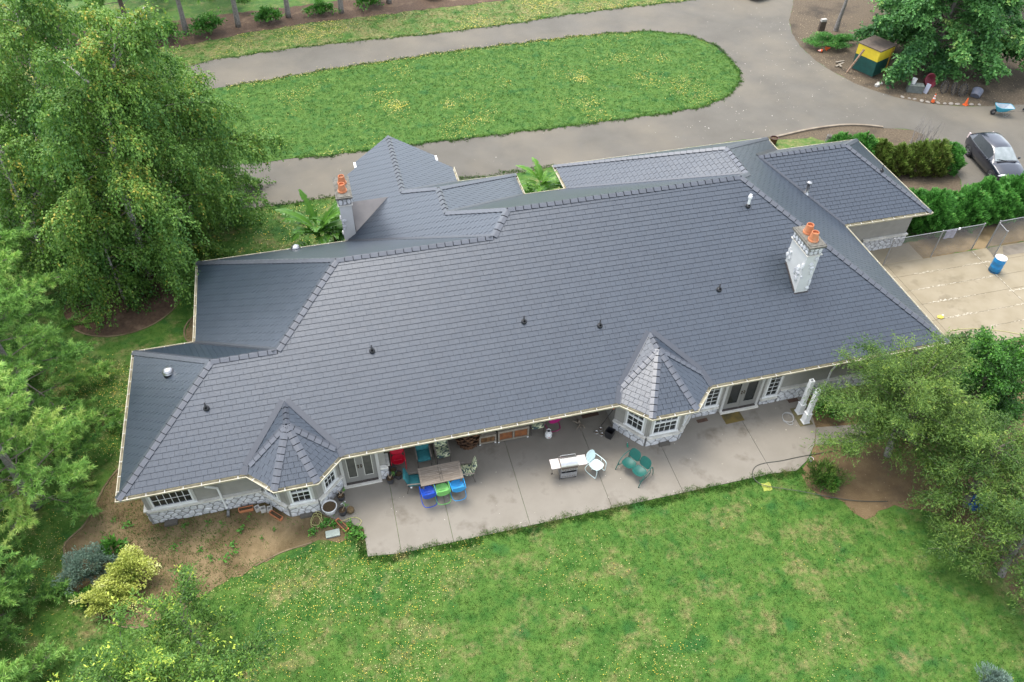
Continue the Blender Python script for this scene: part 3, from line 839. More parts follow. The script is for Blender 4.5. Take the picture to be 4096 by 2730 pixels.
# ================================================================== GROUND
def grass_nodes(name, tone=False, dry=(0.50, 0.66), dark=1.0):
    """lawn colour from world position: greens, clover patches and dry straw-coloured patches"""
    m = bpy.data.materials.new(name); m.use_nodes = True
    nt = m.node_tree; N = nt.nodes; L = nt.links
    b = N["Principled BSDF"]; b.inputs['Roughness'].default_value = 0.75; b.inputs['Specular IOR Level'].default_value = 0.2
    g = N.new("ShaderNodeNewGeometry"); pos = g.outputs['Position']
    flat = N.new("ShaderNodeVectorMath"); flat.operation = 'MULTIPLY'; flat.inputs[1].default_value = (1, 1, 0)
    L.new(pos, flat.inputs[0])
    def nz(sc, det, ro=0.6, off=0.0):
        t = N.new("ShaderNodeTexNoise"); t.inputs['Scale'].default_value = sc; t.inputs['Detail'].default_value = det; t.inputs['Roughness'].default_value = ro
        a = N.new("ShaderNodeVectorMath"); a.inputs[1].default_value = (off, off * 0.7, 0); L.new(flat.outputs[0], a.inputs[0]); L.new(a.outputs[0], t.inputs['Vector'])
        return t.outputs['Fac']
    def rg(s, a, c):
        r = N.new("ShaderNodeMapRange"); r.inputs['From Min'].default_value = a; r.inputs['From Max'].default_value = c; L.new(s, r.inputs['Value']); return r.outputs[0]
    def mix(f, a, c, bl='MIX'):
        x = N.new("ShaderNodeMix"); x.data_type = 'RGBA'; x.blend_type = bl
        for s_, v_ in ((x.inputs[0], f), (x.inputs[6], a), (x.inputs[7], c)):
            if hasattr(v_, 'is_output'): L.new(v_, s_)
            elif isinstance(v_, (int, float)): s_.default_value = v_
            else: s_.default_value = (*v_, 1)
        return x.outputs[2]
    k = dark
    c = mix(rg(nz(1.1, 6, .66), .34, .64), (.036 * k, .120 * k, .015 * k), (.084 * k, .178 * k, .026 * k))
    c = mix(rg(nz(2.6, 5, .65, 9), .45, .72), c, (.122 * k, .212 * k, .038 * k))
    c = mix(rg(nz(0.9, 3, .5, 31), .58, .70), c, (.036 * k, .126 * k, .022 * k))
    d = N.new("ShaderNodeMath"); d.operation = 'MULTIPLY'
    L.new(rg(nz(0.75, 7, .72, 17), *dry), d.inputs[0]); L.new(rg(nz(5.0, 4, .6, 3), .30, .62), d.inputs[1])
    c = mix(d.outputs[0], c, (.280 * k, .240 * k, .100 * k))
    c = mix(rg(nz(34, 3, .7, 5), .35, .75), c, mix(1.0, c, (.50, .50, .50), 'MULTIPLY'))
    if tone:
        at = N.new("ShaderNodeAttribute"); at.attribute_name = 'tone'
        r = N.new("ShaderNodeMapRange"); r.inputs['To Min'].default_value = 0.55; r.inputs['To Max'].default_value = 1.55; L.new(at.outputs['Fac'], r.inputs['Value'])
        cc = N.new("ShaderNodeCombineColor")
        for i in range(3): L.new(r.outputs[0], cc.inputs[i])
        c = mix(1.0, c, cc.outputs[0], 'MULTIPLY')
    L.new(c, b.inputs['Base Color'])
    if not tone:
        bp = N.new("ShaderNodeBump"); bp.inputs['Strength'].default_value = .8; bp.inputs['Distance'].default_value = .05
        L.new(nz(22, 4, .7, 2), bp.inputs['Height']); L.new(bp.outputs[0], b.inputs['Normal'])
    MATS[name] = m
    return m
M_LAWN = grass_nodes('lawn'); M_BLADE = grass_nodes('grass_blade', True)
M_ISL = grass_nodes('island_lawn', dry=(0.62, 0.80)); M_ISLB = grass_nodes('island_blade', True, dry=(0.62, 0.80))
M_STRIP = grass_nodes('verge_lawn', dry=(0.40, 0.58)); M_STRIPB = grass_nodes('verge_blade', True, dry=(0.40, 0.58))
M_DIRT = mat('bed_soil', (0.105, 0.071, 0.031), 0.95, (0.155, 0.112, 0.052), scale=1.3, detail=8, bump=0.9, bscale=20, col3=(0.215, 0.155, 0.080), scale3=0.6, con3=(0.47, 0.62))
M_MULCH = mat('bark_mulch', (0.060, 0.034, 0.020), 0.95, (0.10, 0.060, 0.034), scale=6, detail=8, bump=1.0, bscale=30, col3=(0.19, 0.13, 0.08), scale3=0.8, con3=(0.55, 0.75))
M_LITTER = mat('leaf_litter', (0.070, 0.051, 0.031), 0.95, (0.125, 0.094, 0.058), scale=9, detail=8, bump=1.0, bscale=28, col3=(0.040, 0.029, 0.018), scale3=0.5, con3=(0.5, 0.7))
M_ASPH = mat('worn_asphalt', (0.100, 0.091, 0.074), 0.9, (0.120, 0.110, 0.091), scale=0.5, detail=8, bump=0.5, bscale=60, col3=(0.158, 0.138, 0.104), scale3=0.16, con3=(0.42, 0.70))
M_CONC = mat('patio_concrete', (0.186, 0.166, 0.134), 0.8, (0.215, 0.194, 0.159), scale=0.9, detail=7, bump=0.12, bscale=50, col3=(0.110, 0.092, 0.068), scale3=0.9, con3=(0.55, 0.74))
M_DECK = mat('deck_concrete', (0.225, 0.187, 0.120), 0.85, (0.262, 0.222, 0.150), scale=1.0, detail=7, bump=0.15, bscale=40, col3=(0.15, 0.122, 0.075), scale3=0.8, con3=(0.57, 0.76))
M_KERB = mat('kerb_concrete', (0.20, 0.15, 0.085), 0.9, (0.10, 0.07, 0.035), scale=1.2, bump=0.3, bscale=30)

def ragged(poly, step=0.5, amp=0.06, seed=0, closed=True):
    r = random.Random(seed); out = []
    n = len(poly)
    for i in range(n if closed else n - 1):
        a, b = Vector(poly[i]), Vector(poly[(i + 1) % n]); m_ = max(1, int((b - a).length / step))
        for k in range(m_):
            p = a.lerp(b, k / m_)
            out.append((p.x + r.uniform(-amp, amp), p.y + r.uniform(-amp, amp)))
    return out
def sheet(name, poly, z, m, parent=None):
    bm = bmesh.new()
    vs = [bm.verts.new((x, y, z)) for x, y in poly]
    f = bm.faces.new(vs)
    if f.normal.z < 0 or True:
        f.normal_update()
        if f.normal.z < 0: f.normal_flip()
    bmesh.ops.triangulate(bm, faces=bm.faces)
    me = bpy.data.meshes.new(name); bm.to_mesh(me); bm.free(); me.materials.append(m)
    return link(name, me, parent)
def inpoly(P, poly):
    x, y = P[:, 0], P[:, 1]; c = np.zeros(len(P), bool); n = len(poly)
    for i in range(n):
        x1, y1 = poly[i]; x2, y2 = poly[(i + 1) % n]
        if y1 == y2: continue
        k = ((y1 > y) != (y2 > y)) & (x < (x2 - x1) * (y - y1) / (y2 - y1) + x1)
        c ^= k
    return c

struct(sheet('ground', [(-160, -120), (240, -120), (240, 280), (-160, 280)], 0.0, M_LAWN))
ISLAND = [(3.15, 34.76), (6.04, 35.06), (10.24, 35.74), (14.59, 36.11), (17.81, 36.44), (21.08, 36.64), (24.43, 36.77), (27.85, 36.91), (31.3, 36.9), (34.69, 36.54), (37.04, 35.32), (38.28, 33.31),
          (38.49, 30.75), (38.37, 29.07), (37.8, 27.88), (36.96, 26.79), (35.48, 25.71), (33.92, 25.05), (31.65, 24.81), (28.58, 24.71), (25.0, 24.64), (21.25, 24.68), (17.04, 24.64), (14.6, 24.72), (11.89, 24.65),
          (9.25, 24.61), (7.19, 24.74), (5.66, 24.75), (1, 25.0), (-4, 26.2), (-6.5, 29), (-5.5, 32), (-1, 34)]
TOPE = [(-16, 35.5), (-6, 37.0), (0.35, 38.3), (1.96, 38.95), (4.36, 39.24), (8.7, 39.69), (13.49, 39.8), (18.41, 39.77), (21.83, 40.02), (25.34, 40.28), (29.05, 40.85), (33.51, 41.13), (37.66, 41.26), (40.38, 41.37)]
RIGHT = [(49.6, 45), (48.27, 39.65), (46.03, 36.23), (45.03, 33.89), (44.56, 31.76), (44.53, 29.45), (44.85, 27.73), (45.47, 25.65), (46.41, 24.25), (47.43, 23.03), (48.61, 22.11), (49.97, 21.48), (51.46, 21.06), (52.63, 20.8), (55.14, 20.47), (80, 19)]
CURB = [(37.39, 20.51), (39.16, 20.75), (40.86, 20.8), (42.04, 20.68), (43.12, 20.36), (44.03, 19.93), (44.81, 19.68), (45.79, 19.23), (46.1, 18.47), (46.2, 17.2)]
DRIVE = TOPE + [(43, 44), (46, 70), (56, 70)] + RIGHT + [(80, 9.5), (46.5, 10.8), (44.2, 11.8), (45.2, 13.6), (46.0, 15.6)] + CURB[::-1] + [(34, 20.6), (22.32, 20.4), (19.7, 20.26), (9.11, 20.28), (5.96, 20.11), (4.07, 20.18), (0, 20.3), (-16, 21.5)]
struct(sheet('driveway', ragged(DRIVE, .45, .05, 3), 0.010, M_ASPH))
struct(sheet('lawn_island', ragged(ISLAND, .4, .07, 4), 0.028, M_ISL))
VERGE_IN = [(-16, 40.5), (0.38, 41.77), (4.42, 42.88), (8.97, 43.66), (14.0, 43.92), (19.23, 44.27), (26.32, 44.6), (36, 45.5), (42.5, 45.5)]
VERGE = TOPE + [(43, 44)] + VERGE_IN[::-1]
struct(sheet('verge', ragged(VERGE, .5, .06, 5), 0.005, M_STRIP))
struct(sheet('pine_bed', ragged(VERGE_IN + [(42.5, 47), (30, 48.6), (16, 47.6), (4, 46.8), (-16, 45)], .5, .15, 6), 0.008, M_MULCH))
struct(sheet('maple_bed', ragged(RIGHT[::-1] + [(60, 60), (95, 60), (95, 19)], .5, .06, 7), 0.006, M_LITTER))
FBED = [(-2.64, .34), (-2.5, -.42), (-2.3, -1.17), (-1.95, -1.83), (-1.19, -2.83), (-.44, -3.45), (.27, -3.7), (1.2, -3.6), (2.1, -3.15), (2.8, -2.75), (3.58, -2.5), (4.14, -2.26), (5.0, -1.95), (5.77, -1.83), (6.5, -1.78),
        (7.1, -1.95), (8.14, -1.9), (8.14, -1.0), (6.4, .6), (.6, .6), (.6, 4.6), (-.4, 4.4), (-1.0, 3.5), (-1.51, 2.63), (-1.98, 1.13)]
struct(sheet('front_bed', ragged(FBED, .22, .10, 8), 0.005, M_DIRT))
BBED = [(-1.7 + 2.75 * math.cos(a), 14.1 + 2.7 * math.sin(a)) for a in np.linspace(0, 2 * PI, 30)[:-1]]
struct(sheet('birch_bed', ragged(BBED, .3, .03, 9), 0.005, M_MULCH))
struct(sheet('wall_bed', ragged([(2.9, 12.1), (1.6, 11.9), (1.25, 11.0), (1.4, 10.2), (2.0, 9.6), (2.9, 9.4)], .3, .04, 10), 0.005, M_DIRT))
RBED = [(27.58, .4), (27.35, -1.25), (26.84, -2.14), (26.4, -2.75), (25.61, -3.2), (25.46, -3.79), (25.93, -4.57), (26.6, -4.9), (26.7, -5.4), (26.92, -5.77), (27.7, -5.64), (28.4, -5.5), (29.6, -6.2), (30.6, -8), (30.4, -11), (29.2, -14), (42, -14), (42, 1.3), (33.6, 1.0), (33.5, .5)]
struct(sheet('right_bed', ragged(RBED, .35, .08, 12), 0.005, mat('dry_soil', (0.125, 0.080, 0.036), 0.95, (0.17, 0.115, 0.055), scale=1.6, detail=8, bump=0.9, bscale=22, col3=(0.10, 0.068, 0.038), scale3=0.6)))
struct(sheet('side_bed', ragged([(33.0, 16.3), (38.6, 15.0), (38.6, 10.4), (40, 9.0), (47, 9.0), (46.6, 10.7), (44.2, 11.8), (45.2, 13.6), (46.0, 15.6)] + CURB[::-1] + [(35.2, 20.5), (33.2, 19)], .4, .06, 13), 0.005, M_LITTER))
struct(sheet('grass_patch', ragged([(33.4, 17.2), (39.2, 17.0), (40.2, 18.6), (39.0, 19.9), (36.4, 20.3), (34.0, 20.3)], .4, .15, 14), 0.009, M_STRIP))
struct(sheet('dirt_run', ragged([(35.0, 7.6), (52, 7.7), (52, 9.4), (35, 8.9)], .4, .06, 15), 0.007, M_DIRT))

def kerb(name, pts, w=0.075, h=0.035, m=M_KERB, label=None):
    b = MB(); n = len(pts); L_, R2 = [], []
    for i, p in enumerate(pts):
        a, c = Vector(pts[max(i - 1, 0)]), Vector(pts[min(i + 1, n - 1)]); d = (c - a).normalized(); q = Vector((-d.y, d.x)) * w / 2
        L_.append(Vector(p) + q); R2.append(Vector(p) - q)
    vs = [(*p, 0) for p in L_] + [(*p, h) for p in L_] + [(*p, h) for p in R2] + [(*p, 0) for p in R2]
    fs = []
    for i in range(n - 1):
        for k in range(3): fs.append((k * n + i, k * n + i + 1, (k + 1) * n + i + 1, (k + 1) * n + i))
    b.add(vs, fs); return struct(b.obj(name, m))
def smooth(pts, k=4):
    out = []
    n = len(pts)
    for i in range(n - 1):
        p0, p1, p2, p3 = [Vector(pts[max(0, min(n - 1, i + d))]) for d in (-1, 0, 1, 2)]
        for j in range(k):
            t = j / k
            out.append(0.5 * ((2 * p1) + (p2 - p0) * t + (2 * p0 - 5 * p1 + 4 * p2 - p3) * t * t + (3 * p1 - p0 - 3 * p2 + p3) * t ** 3))
    out.append(Vector(pts[-1]))
    return out
kerb('bed_edging', smooth(FBED[19:] and [(-1.0, 3.5), (-1.51, 2.63), (-1.98, 1.13), (-2.64, .34), (-2.5, -.42), (-2.3, -1.17), (-1.95, -1.83), (-1.19, -2.83), (-.44, -3.45), (.27, -3.7), (.9, -3.66)]))
kerb('bed_edging', smooth([(4.14, -2.26), (5.0, -1.95), (5.77, -1.83), (6.2, -1.79)]), .06, .03)
kerb('bed_edging', smooth([(-1.7 + 2.8 * math.cos(a), 14.1 + 2.75 * math.sin(a)) for a in np.linspace(-2.4, 0.9, 14)], 2), .07, .03)
kerb('bed_edging', smooth([(1.75, 12.0), (1.4, 11.6), (1.22, 11.0), (1.35, 10.3), (1.8, 9.75)], 4), .07, .03)
kerb('driveway_kerb', smooth([(36.3, 20.35)] + CURB[:6], 4), .16, .10, mat('pale_kerb', (.24, .20, .15), .9, (.18, .145, .105), scale=2))

# ---- patio slabs with joints
PX = [8.16, 9.38, 11.345, 14.315, 17.60, 20.57, 24.44]
patio = bpy.data.objects.new('patio', None); COL.objects.link(patio); struct(patio)
g = 0.008
def slab(poly, parent, m=M_CONC, z1=0.035, name='slab'):
    b = MB(); b.prism(poly, -0.05, z1); return b.obj(name, m, parent)
slab([(6.3, .6), (6.45, -.45), (7.15, -1.0), (8.16 - g, -1.62), (8.16, -2.86), (9.38 - g, -3.02), (9.38 - g, .6)], patio)
for a, c in zip(PX[1:-1], PX[2:]):
    if c > 20 and a < 18:
        slab([(a + g, -3.02), (c - g, -3.02), (c - g, .2), (19.2, .8), (18.98, 3.7), (a + g, 3.7)], patio); continue
    y1 = 3.7 if c < 19 else 0.62
    slab([(a + g, -3.02), (c - g, -3.02), (c - g, y1), (a + g, y1)], patio)
arc = [(24.44 + g, .6), (24.44 + g, -3.02), (25.45, -3.12), (26.13, -2.76), (26.82, -2.1), (27.33, -1.32), (27.56, -.53), (27.6, .6)]
slab(arc, patio)
path = bpy.data.objects.new('path', None); COL.objects.link(path); struct(path)
slab([(27.36, -1.30), (26.86, -2.12), (29.2, -2.50), (29.5, -1.62)], path); slab([(29.52, -1.61), (29.22, -2.5), (32.5, -2.6), (34.2, -1.6), (34.0, -.8), (32.2, -1.55)], path)
# ---- pool deck slabs
deck = bpy.data.objects.new('concrete_deck', None); COL.objects.link(deck); struct(deck)
DY = [1.36, 2.33, 3.32, 4.46, 5.50, 6.57, 7.60]; DX = [33.45, 36.4, 41.47, 46.5, 52]
for a, c in zip(DY[:-1], DY[1:]):
    for d, e in zip(DX[:-1], DX[1:]): slab([(d + .008, a + .008), (e - .008, a + .008), (e - .008, c - .008), (d + .008, c - .008)], deck, M_DECK, 0.04)
slab([(33.45, 7.61), (38.6, 7.61), (38.6, 8.95), (33.45, 8.95)], deck, M_DECK, 0.03)
for a, c in ((34.3, 37.2), (37.22, 40.2)): slab([(a, -.4), (c, -.4), (c, 1.1), (a, 1.1)], deck, M_DECK, 0.02)
# lime bloom along the joints: thin ragged crust
M_LIME = mat('lime_bloom', (.44, .40, .32), .9, (.33, .29, .21), scale=7)
crust = MB(); r_ = random.Random(5)
for y, x0, x1 in ((6.57, 37.4, 42), (5.5, 35.9, 41.4), (4.46, 35.6, 40.0), (3.32, 36.5, 46), (2.33, 38.5, 46), (4.3, 41.3, 46)):
    x = x0
    while x < x1:
        w = r_.uniform(.03, .14)
        if r_.random() < .93:
            h = r_.uniform(.006, .07) * (1 + .8 * math.sin(x * 1.7)); o_ = r_.uniform(-.05, .01)
            crust.add([(x, y + o_, .0445), (x + w, y + o_ + r_.uniform(-.02, .02), .0445), (x + w * .9, y + o_ + abs(h), .0445), (x + .01, y + o_ + abs(h) * .8, .0445)], [(0, 1, 2, 3)])
        x += w
for x, y0, y1 in ((41.5, 3.3, 7.5),):
    y = y0
    while y < y1:
        w = r_.uniform(.03, .15)
        if r_.random() < .6: crust.add([(x - .02, y, .0447), (x + r_.uniform(.01, .05), y, .0447), (x + r_.uniform(.01, .04), y + w, .0447), (x - .03, y + w, .0447)], [(0, 1, 2, 3)])
        y += w
stuff(crust.obj('lime_crust', M_LIME, deck))

# ---- grass blades, flowers, litter  (kind = stuff)
def mesh_np(name, V, F, m, tone=None, smooth=False):
    me = bpy.data.meshes.new(name)
    nv, nf, k = len(V), len(F), F.shape[1]
    me.vertices.add(nv); me.vertices.foreach_set('co', V.astype(np.float32).ravel())
    me.loops.add(nf * k); me.loops.foreach_set('vertex_index', F.astype(np.int32).ravel())
    me.polygons.add(nf); me.polygons.foreach_set('loop_start', np.arange(0, nf * k, k, dtype=np.int32))
    try: me.polygons.foreach_set('loop_total', np.full(nf, k, dtype=np.int32))
    except Exception: pass
    if tone is not None:
        a = me.attributes.new('tone', 'FLOAT', 'POINT'); a.data.foreach_set('value', tone.astype(np.float32))
    me.materials.append(m); me.update(calc_edges=True); 
    if smooth: me.polygons.foreach_set('use_smooth', np.ones(nf, bool))
    return me
def field(P, seed, sc, thr):
    """keep points by a smooth random field so that flowers gather in drifts"""
    r = np.random.default_rng(seed); s = np.zeros(len(P))
    for _ in range(14):
        a = r.uniform(0, 6.28); f = r.uniform(.4, 2.2) * sc; s += np.cos(f * (P[:, 0] * math.cos(a) + P[:, 1] * math.sin(a)) + r.uniform(0, 6.28))
    s /= math.sqrt(7.0)
    return rng.uniform(0, 1, len(P)) < 1 / (1 + np.exp(-(s - thr) * 3))
def blades(P, z, nb, hmin, hmax, wid, spread):
    n = len(P); n3 = n * nb
    base = np.repeat(P, nb, 0) + rng.normal(0, spread, (n3, 2))
    a = rng.uniform(0, 2 * PI, n3); h = rng.uniform(hmin, hmax, n3); w = wid * rng.uniform(.6, 1.3, n3)
    lean = rng.uniform(.1, .9, n3) * h
    V = np.zeros((n3, 3, 3)); d = np.stack([np.cos(a), np.sin(a)], 1); t = np.stack([-d[:, 1], d[:, 0]], 1)
    V[:, 0, :2] = base - t * w[:, None]; V[:, 1, :2] = base + t * w[:, None]; V[:, 2, :2] = base + d * lean[:, None]
    V[:, 0, 2] = z; V[:, 1, 2] = z; V[:, 2, 2] = z + h
    tone = np.repeat(np.clip(rng.normal(.5, .22, n3), 0, 1), 3)
    return V.reshape(-1, 3), np.arange(n3 * 3).reshape(-1, 3), tone
def scatter(poly, dens, excl=()):
    P = np.array(poly); lo, hi = P.min(0), P.max(0); n = int((hi - lo).prod() * dens)
    Q = rng.uniform(lo, hi, (n, 2)); k = inpoly(Q, poly)
    for e in excl: k &= ~inpoly(Q, e)
    return Q[k]
PATIO = [(6.3, .6), (6.45, -.45), (7.15, -1.0), (8.16, -1.62), (8.16, -2.86), (9.38, -3.02), (25.45, -3.1), (26.13, -2.76), (26.82, -2.1), (27.33, -1.32), (27.6, .6)]
FRONT = [(-5, -9), (6, -12), (28, -14), (31, -12), (29.2, -6.6), (26.6, -4.7), (25.5, -3.1), (9.38, -3.0), (8.1, -2.9), (8.1, -1.9), (6.5, -1.8), (3.5, -2.5), (.3, -3.75), (-1.2, -2.9), (-2.7, .4), (-1.4, 3), (.2, 5), (-.3, 9), (-6, 12), (-8, 4)]
Q = scatter(FRONT, 115, (FBED, RBED, PATIO)); V, F, T = blades(Q, 0.0, 4, .03, .075, .010, .035)
stuff(link('grass', mesh_np('grass', V, F, M_BLADE, T)))
Q = scatter(ISLAND, 60); V, F, T = blades(Q, 0.028, 4, .03, .08, .013, .05)
stuff(link('island_grass', mesh_np('island_grass', V, F, M_ISLB, T)))
Q = scatter(VERGE, 50); V, F, T = blades(Q, 0.005, 4, .03, .08, .013, .05)
stuff(link('verge_grass', mesh_np('verge_grass', V, F, M_STRIPB, T)))
LEFTY = [(-9, 8), (.3, 7.5), (2.4, 9), (2.9, 12.5), (9, 13), (9, 20), (-9, 21)]
Q = scatter(LEFTY, 55, (BBED,)); V, F, T = blades(Q, 0.0, 4, .03, .08, .012, .05)
stuff(link('side_grass', mesh_np('side_grass', V, F, M_BLADE, T)))
Q = scatter(FBED, 130); Q = Q[field(Q, 21, 1.0, -.1) | (Q[:, 1] < -2.0)]; V, F, T = blades(Q, .004, 4, .03, .08, .012, .05)
stuff(link('bed_grass', mesh_np('bed_grass', V, F, M_BLADE, T)))
# long uncut fringe lapping over the edge of the patio and the drive
def fringe(pts, n, wid, hm, off=0.0):
    pts = [Vector(p) for p in pts]; L_ = [(pts[i + 1] - pts[i]).length for i in range(len(pts) - 1)]; tot = sum(L_); out = []
    for _ in range(n):
        s = random.random() * tot; i = 0
        while i < len(L_) - 1 and s > L_[i]: s -= L_[i]; i += 1
        p = pts[i].lerp(pts[i + 1], s / L_[i]); d = (pts[i + 1] - pts[i]).normalized(); nn = Vector((-d.y, d.x))
        wob = .09 * math.sin(p.x * 2.3 + p.y) + .05 * math.sin(p.x * 6.1) + .04 * math.sin(p.x * 13.7)
        p = p + nn * (random.gauss(0, wid) + off + wob); out.append((p.x, p.y))
    return np.array(out)
pe = [(8.12, -1.8), (8.12, -2.9), (9.4, -3.05), (25.45, -3.1), (25.7, -3.0)]
Q = fringe(pe, 4200, .09, .1, -.02); V, F, T = blades(Q, .005, 5, .04, .10, .012, .03); T = T * .95
stuff(link('patio_fringe', mesh_np('patio_fringe', V, F, M_BLADE, T)))
Q = np.vstack([fringe(ISLAND[:27], 5200, .10, .1), fringe([(-4, 20.3), (4, 20.15), (9, 20.2), (22.3, 20.4)], 1500, .12, .1), fringe(TOPE, 2200, .1, .1)]); V, F, T = blades(Q, .01, 5, .04, .10, .014, .04); T = T * .95
stuff(link('drive_fringe', mesh_np('drive_fringe', V, F, M_ISLB, T)))
# flower heads
def heads(P, z, rmin, rmax):
    n = len(P); k = 5
    r = rng.uniform(rmin, rmax, n); zz = z + rng.uniform(.04, .10, n); a0 = rng.uniform(0, 6.28, n)
    V = np.zeros((n, k + 1, 3)); 
    for j in range(k):
        V[:, j, 0] = P[:, 0] + r * np.cos(a0 + j * 2 * PI / k); V[:, j, 1] = P[:, 1] + r * np.sin(a0 + j * 2 * PI / k); V[:, j, 2] = zz
    V[:, k, :2] = P; V[:, k, 2] = zz + r * .7
    F = np.array([(j, (j + 1) % k, k) for j in range(k)])[None] + (np.arange(n) * (k + 1))[:, None, None]
    return V.reshape(-1, 3), F.reshape(-1, 3), np.repeat(rng.uniform(0, 1, n), k + 1)
M_CLOV = mat('clover_head', (.55, .50, .24), .8, (.66, .50, .06), scale=2.5, contrast=(.42, .56))
M_BUTT = mat('yellow_head', (.62, .48, .03), .7, (.62, .56, .22), scale=3)
Q = scatter(FRONT, 95, (FBED, RBED, PATIO)); Q = Q[field(Q, 3, 1.0, .2)]
keep = rng.uniform(0, 1, len(Q)) < np.clip(1.05 - (Q[:, 0] - 7) / 11.0 - np.clip((Q[:, 1] + 7.0), 0, 9) * .0 + np.clip(-(Q[:, 1] + 7) * .22, 0, .6), .03, 1); Q = Q[keep]
V, F, T = heads(Q, 0, .008, .016); stuff(link('clover_flowers', mesh_np('clover_flowers', V, F, M_CLOV, T)))
Q = scatter(ISLAND, 40); Q = Q[field(Q, 8, 1.1, 1.15)]; Qe = fringe(ISLAND[:9], 900, .22, .1, -.15)
V, F, T = heads(np.vstack([Q, Qe]), .028, .013, .026); stuff(link('island_flowers', mesh_np('island_flowers', V, F, M_BUTT, T)))
cl_ = np.vstack([np.array([c]) + rng.normal(0, s_, (n_, 2)) for c, s_, n_ in (((27.0, 30.3), .35, 120), ((14.0, 29.6), .42, 170), ((17.4, 29.0), .3, 60), ((30.8, 32.6), .5, 120), ((33.4, 32.0), .4, 70), ((31.5, 29.2), .6, 110), ((26.4, 27.2), .6, 140), ((19.0, 26.6), .4, 60), ((33.0, 28), .7, 60), ((13.6, 31.6), .6, 60))])
V, F, T = heads(cl_, .05, .014, .032); stuff(link('yellow_flowers', mesh_np('yellow_flowers', V, F, M_BUTT, T)))
Q = scatter(VERGE, 45); Q = Q[field(Q, 5, .7, .1)]; V, F, T = heads(Q, 0, .016, .034); stuff(link('verge_flowers', mesh_np('verge_flowers', V, F, M_BUTT, T)))
Q = scatter([(-9, 3), (-.8, 4), (.2, 8), (1.5, 9), (-4, 11), (-9, 11)], 9); V, F, T = heads(Q, 0, .014, .024); stuff(link('yard_flowers', mesh_np('yard_flowers', V, F, M_BUTT, T)))
Q = scatter([(3.5, 13.4), (9, 13.2), (9, 19.8), (3.5, 19.8)], 16); V, F, T = heads(Q, 0, .014, .03); stuff(link('entry_flowers', mesh_np('entry_flowers', V, F, M_CLOV, T)))
# pale scraps and dry leaves on the paving
M_SCRAP = mat('pale_scrap', (.62, .58, .50), .8)
def scraps(name, poly, dens, z, rmin, rmax, m):
    Q = scatter(poly, dens); n = len(Q); a = rng.uniform(0, 6.28, n); r = rng.uniform(rmin, rmax, n) * rng.uniform(.4, 1, n); e = rng.uniform(.35, 1, n)
    V = np.zeros((n, 4, 3))
    for j, (u, v) in enumerate(((1, 0), (0, 1), (-1, 0), (0, -1))):
        x, y = u * r, v * r * e
        V[:, j, 0] = Q[:, 0] + x * np.cos(a) - y * np.sin(a); V[:, j, 1] = Q[:, 1] + x * np.sin(a) + y * np.cos(a); V[:, j, 2] = z + (j % 2) * .006
    stuff(link(name, mesh_np(name, V.reshape(-1, 3), np.arange(n * 4).reshape(-1, 4), m)))
scraps('patio_scraps', PATIO, 1.4, .037, .008, .026, M_SCRAP)
scraps('drive_scraps', [(30, 20.5), (44, 20.9), (47, 23), (44.5, 30), (46, 36), (43, 42), (39, 38), (38.8, 27), (30, 22)], 1.4, .013, .015, .05, M_SCRAP)
scraps('drive_scraps_rear', [(4, 20.2), (30, 20.5), (30, 24.6), (4, 24.7)], .35, .013, .012, .04, M_SCRAP)
scraps('litter_leaves', [(44.6, 30), (45.2, 26), (48, 22.8), (52, 21.2), (57, 20.8), (58, 32), (47, 38)], 22, .012, .015, .06, mat('dry_leaf', (.34, .27, .17), .9, (.20, .14, .08), scale=3))
scraps('bed_leaves', [(34, 17), (39, 15.4), (46, 16), (45.8, 19), (42, 20.5), (36, 20.3)], 20, .012, .015, .05, MATS['dry_leaf'])
scraps('bed_straw', FBED, 16, .008, .012, .04, mat('straw', (.30, .22, .12), .9, (.17, .12, .07), scale=4))
scraps('right_straw', RBED[:14] + [(31, -6), (33, -2)], 16, .008, .012, .04, MATS['straw'])
# ================================================================== PLANTS
def unit(a): return a / np.maximum(np.linalg.norm(a, axis=-1, keepdims=True), 1e-9)
def leaf_mesh(name, P, D, ln, wd, tone, m, parent=None, droop=0.0, up=0.6, tri=False):
    """rhombic folded leaves: P base points, D axis directions"""
    n = len(P); D = unit(D + np.array([0, 0, -droop]))
    R = rng.normal(0, 1, (n, 3)); R[:, 2] = np.abs(R[:, 2]) + up
    S = unit(np.cross(D, R)); Nn = np.cross(S, D)
    ln = ln * rng.uniform(.65, 1.25, n); wd = wd * rng.uniform(.7, 1.2, n)
    if tri:
        V = np.zeros((n, 3, 3)); V[:, 0] = P - S * (wd * .5)[:, None]; V[:, 1] = P + S * (wd * .5)[:, None]; V[:, 2] = P + D * ln[:, None]
        return link(name, mesh_np(name, V.reshape(-1, 3), np.arange(n * 3).reshape(-1, 3), m, np.repeat(np.clip(tone, 0, 1), 3)), parent)
    V = np.zeros((n, 4, 3))
    V[:, 0] = P; mid = P + D * (ln * .5)[:, None]
    V[:, 1] = mid + S * (wd * .5)[:, None] + Nn * (wd * .14)[:, None]
    V[:, 2] = P + D * ln[:, None] - np.array([0, 0, 1.0]) * (ln * .12)[:, None]
    V[:, 3] = mid - S * (wd * .5)[:, None] + Nn * (wd * .14)[:, None]
    i = np.arange(n)[:, None] * 4
    F = np.concatenate([i + np.array([0, 1, 2]), i + np.array([0, 2, 3])], 0)
    T = np.repeat(np.clip(tone, 0, 1), 4)
    return link(name, mesh_np(name, V.reshape(-1, 3), F, m, T), parent)
M_BARKB = mat('birch_bark', (.52, .49, .45), .8, (.10, .085, .07), scale=5, contrast=(.56, .64), stretch=(1, 1, 3))
M_BARK = mat('brown_bark', (.10, .075, .058), .95, (.17, .135, .11), scale=9, bump=1.0, bscale=24, stretch=(1, 1, .3))
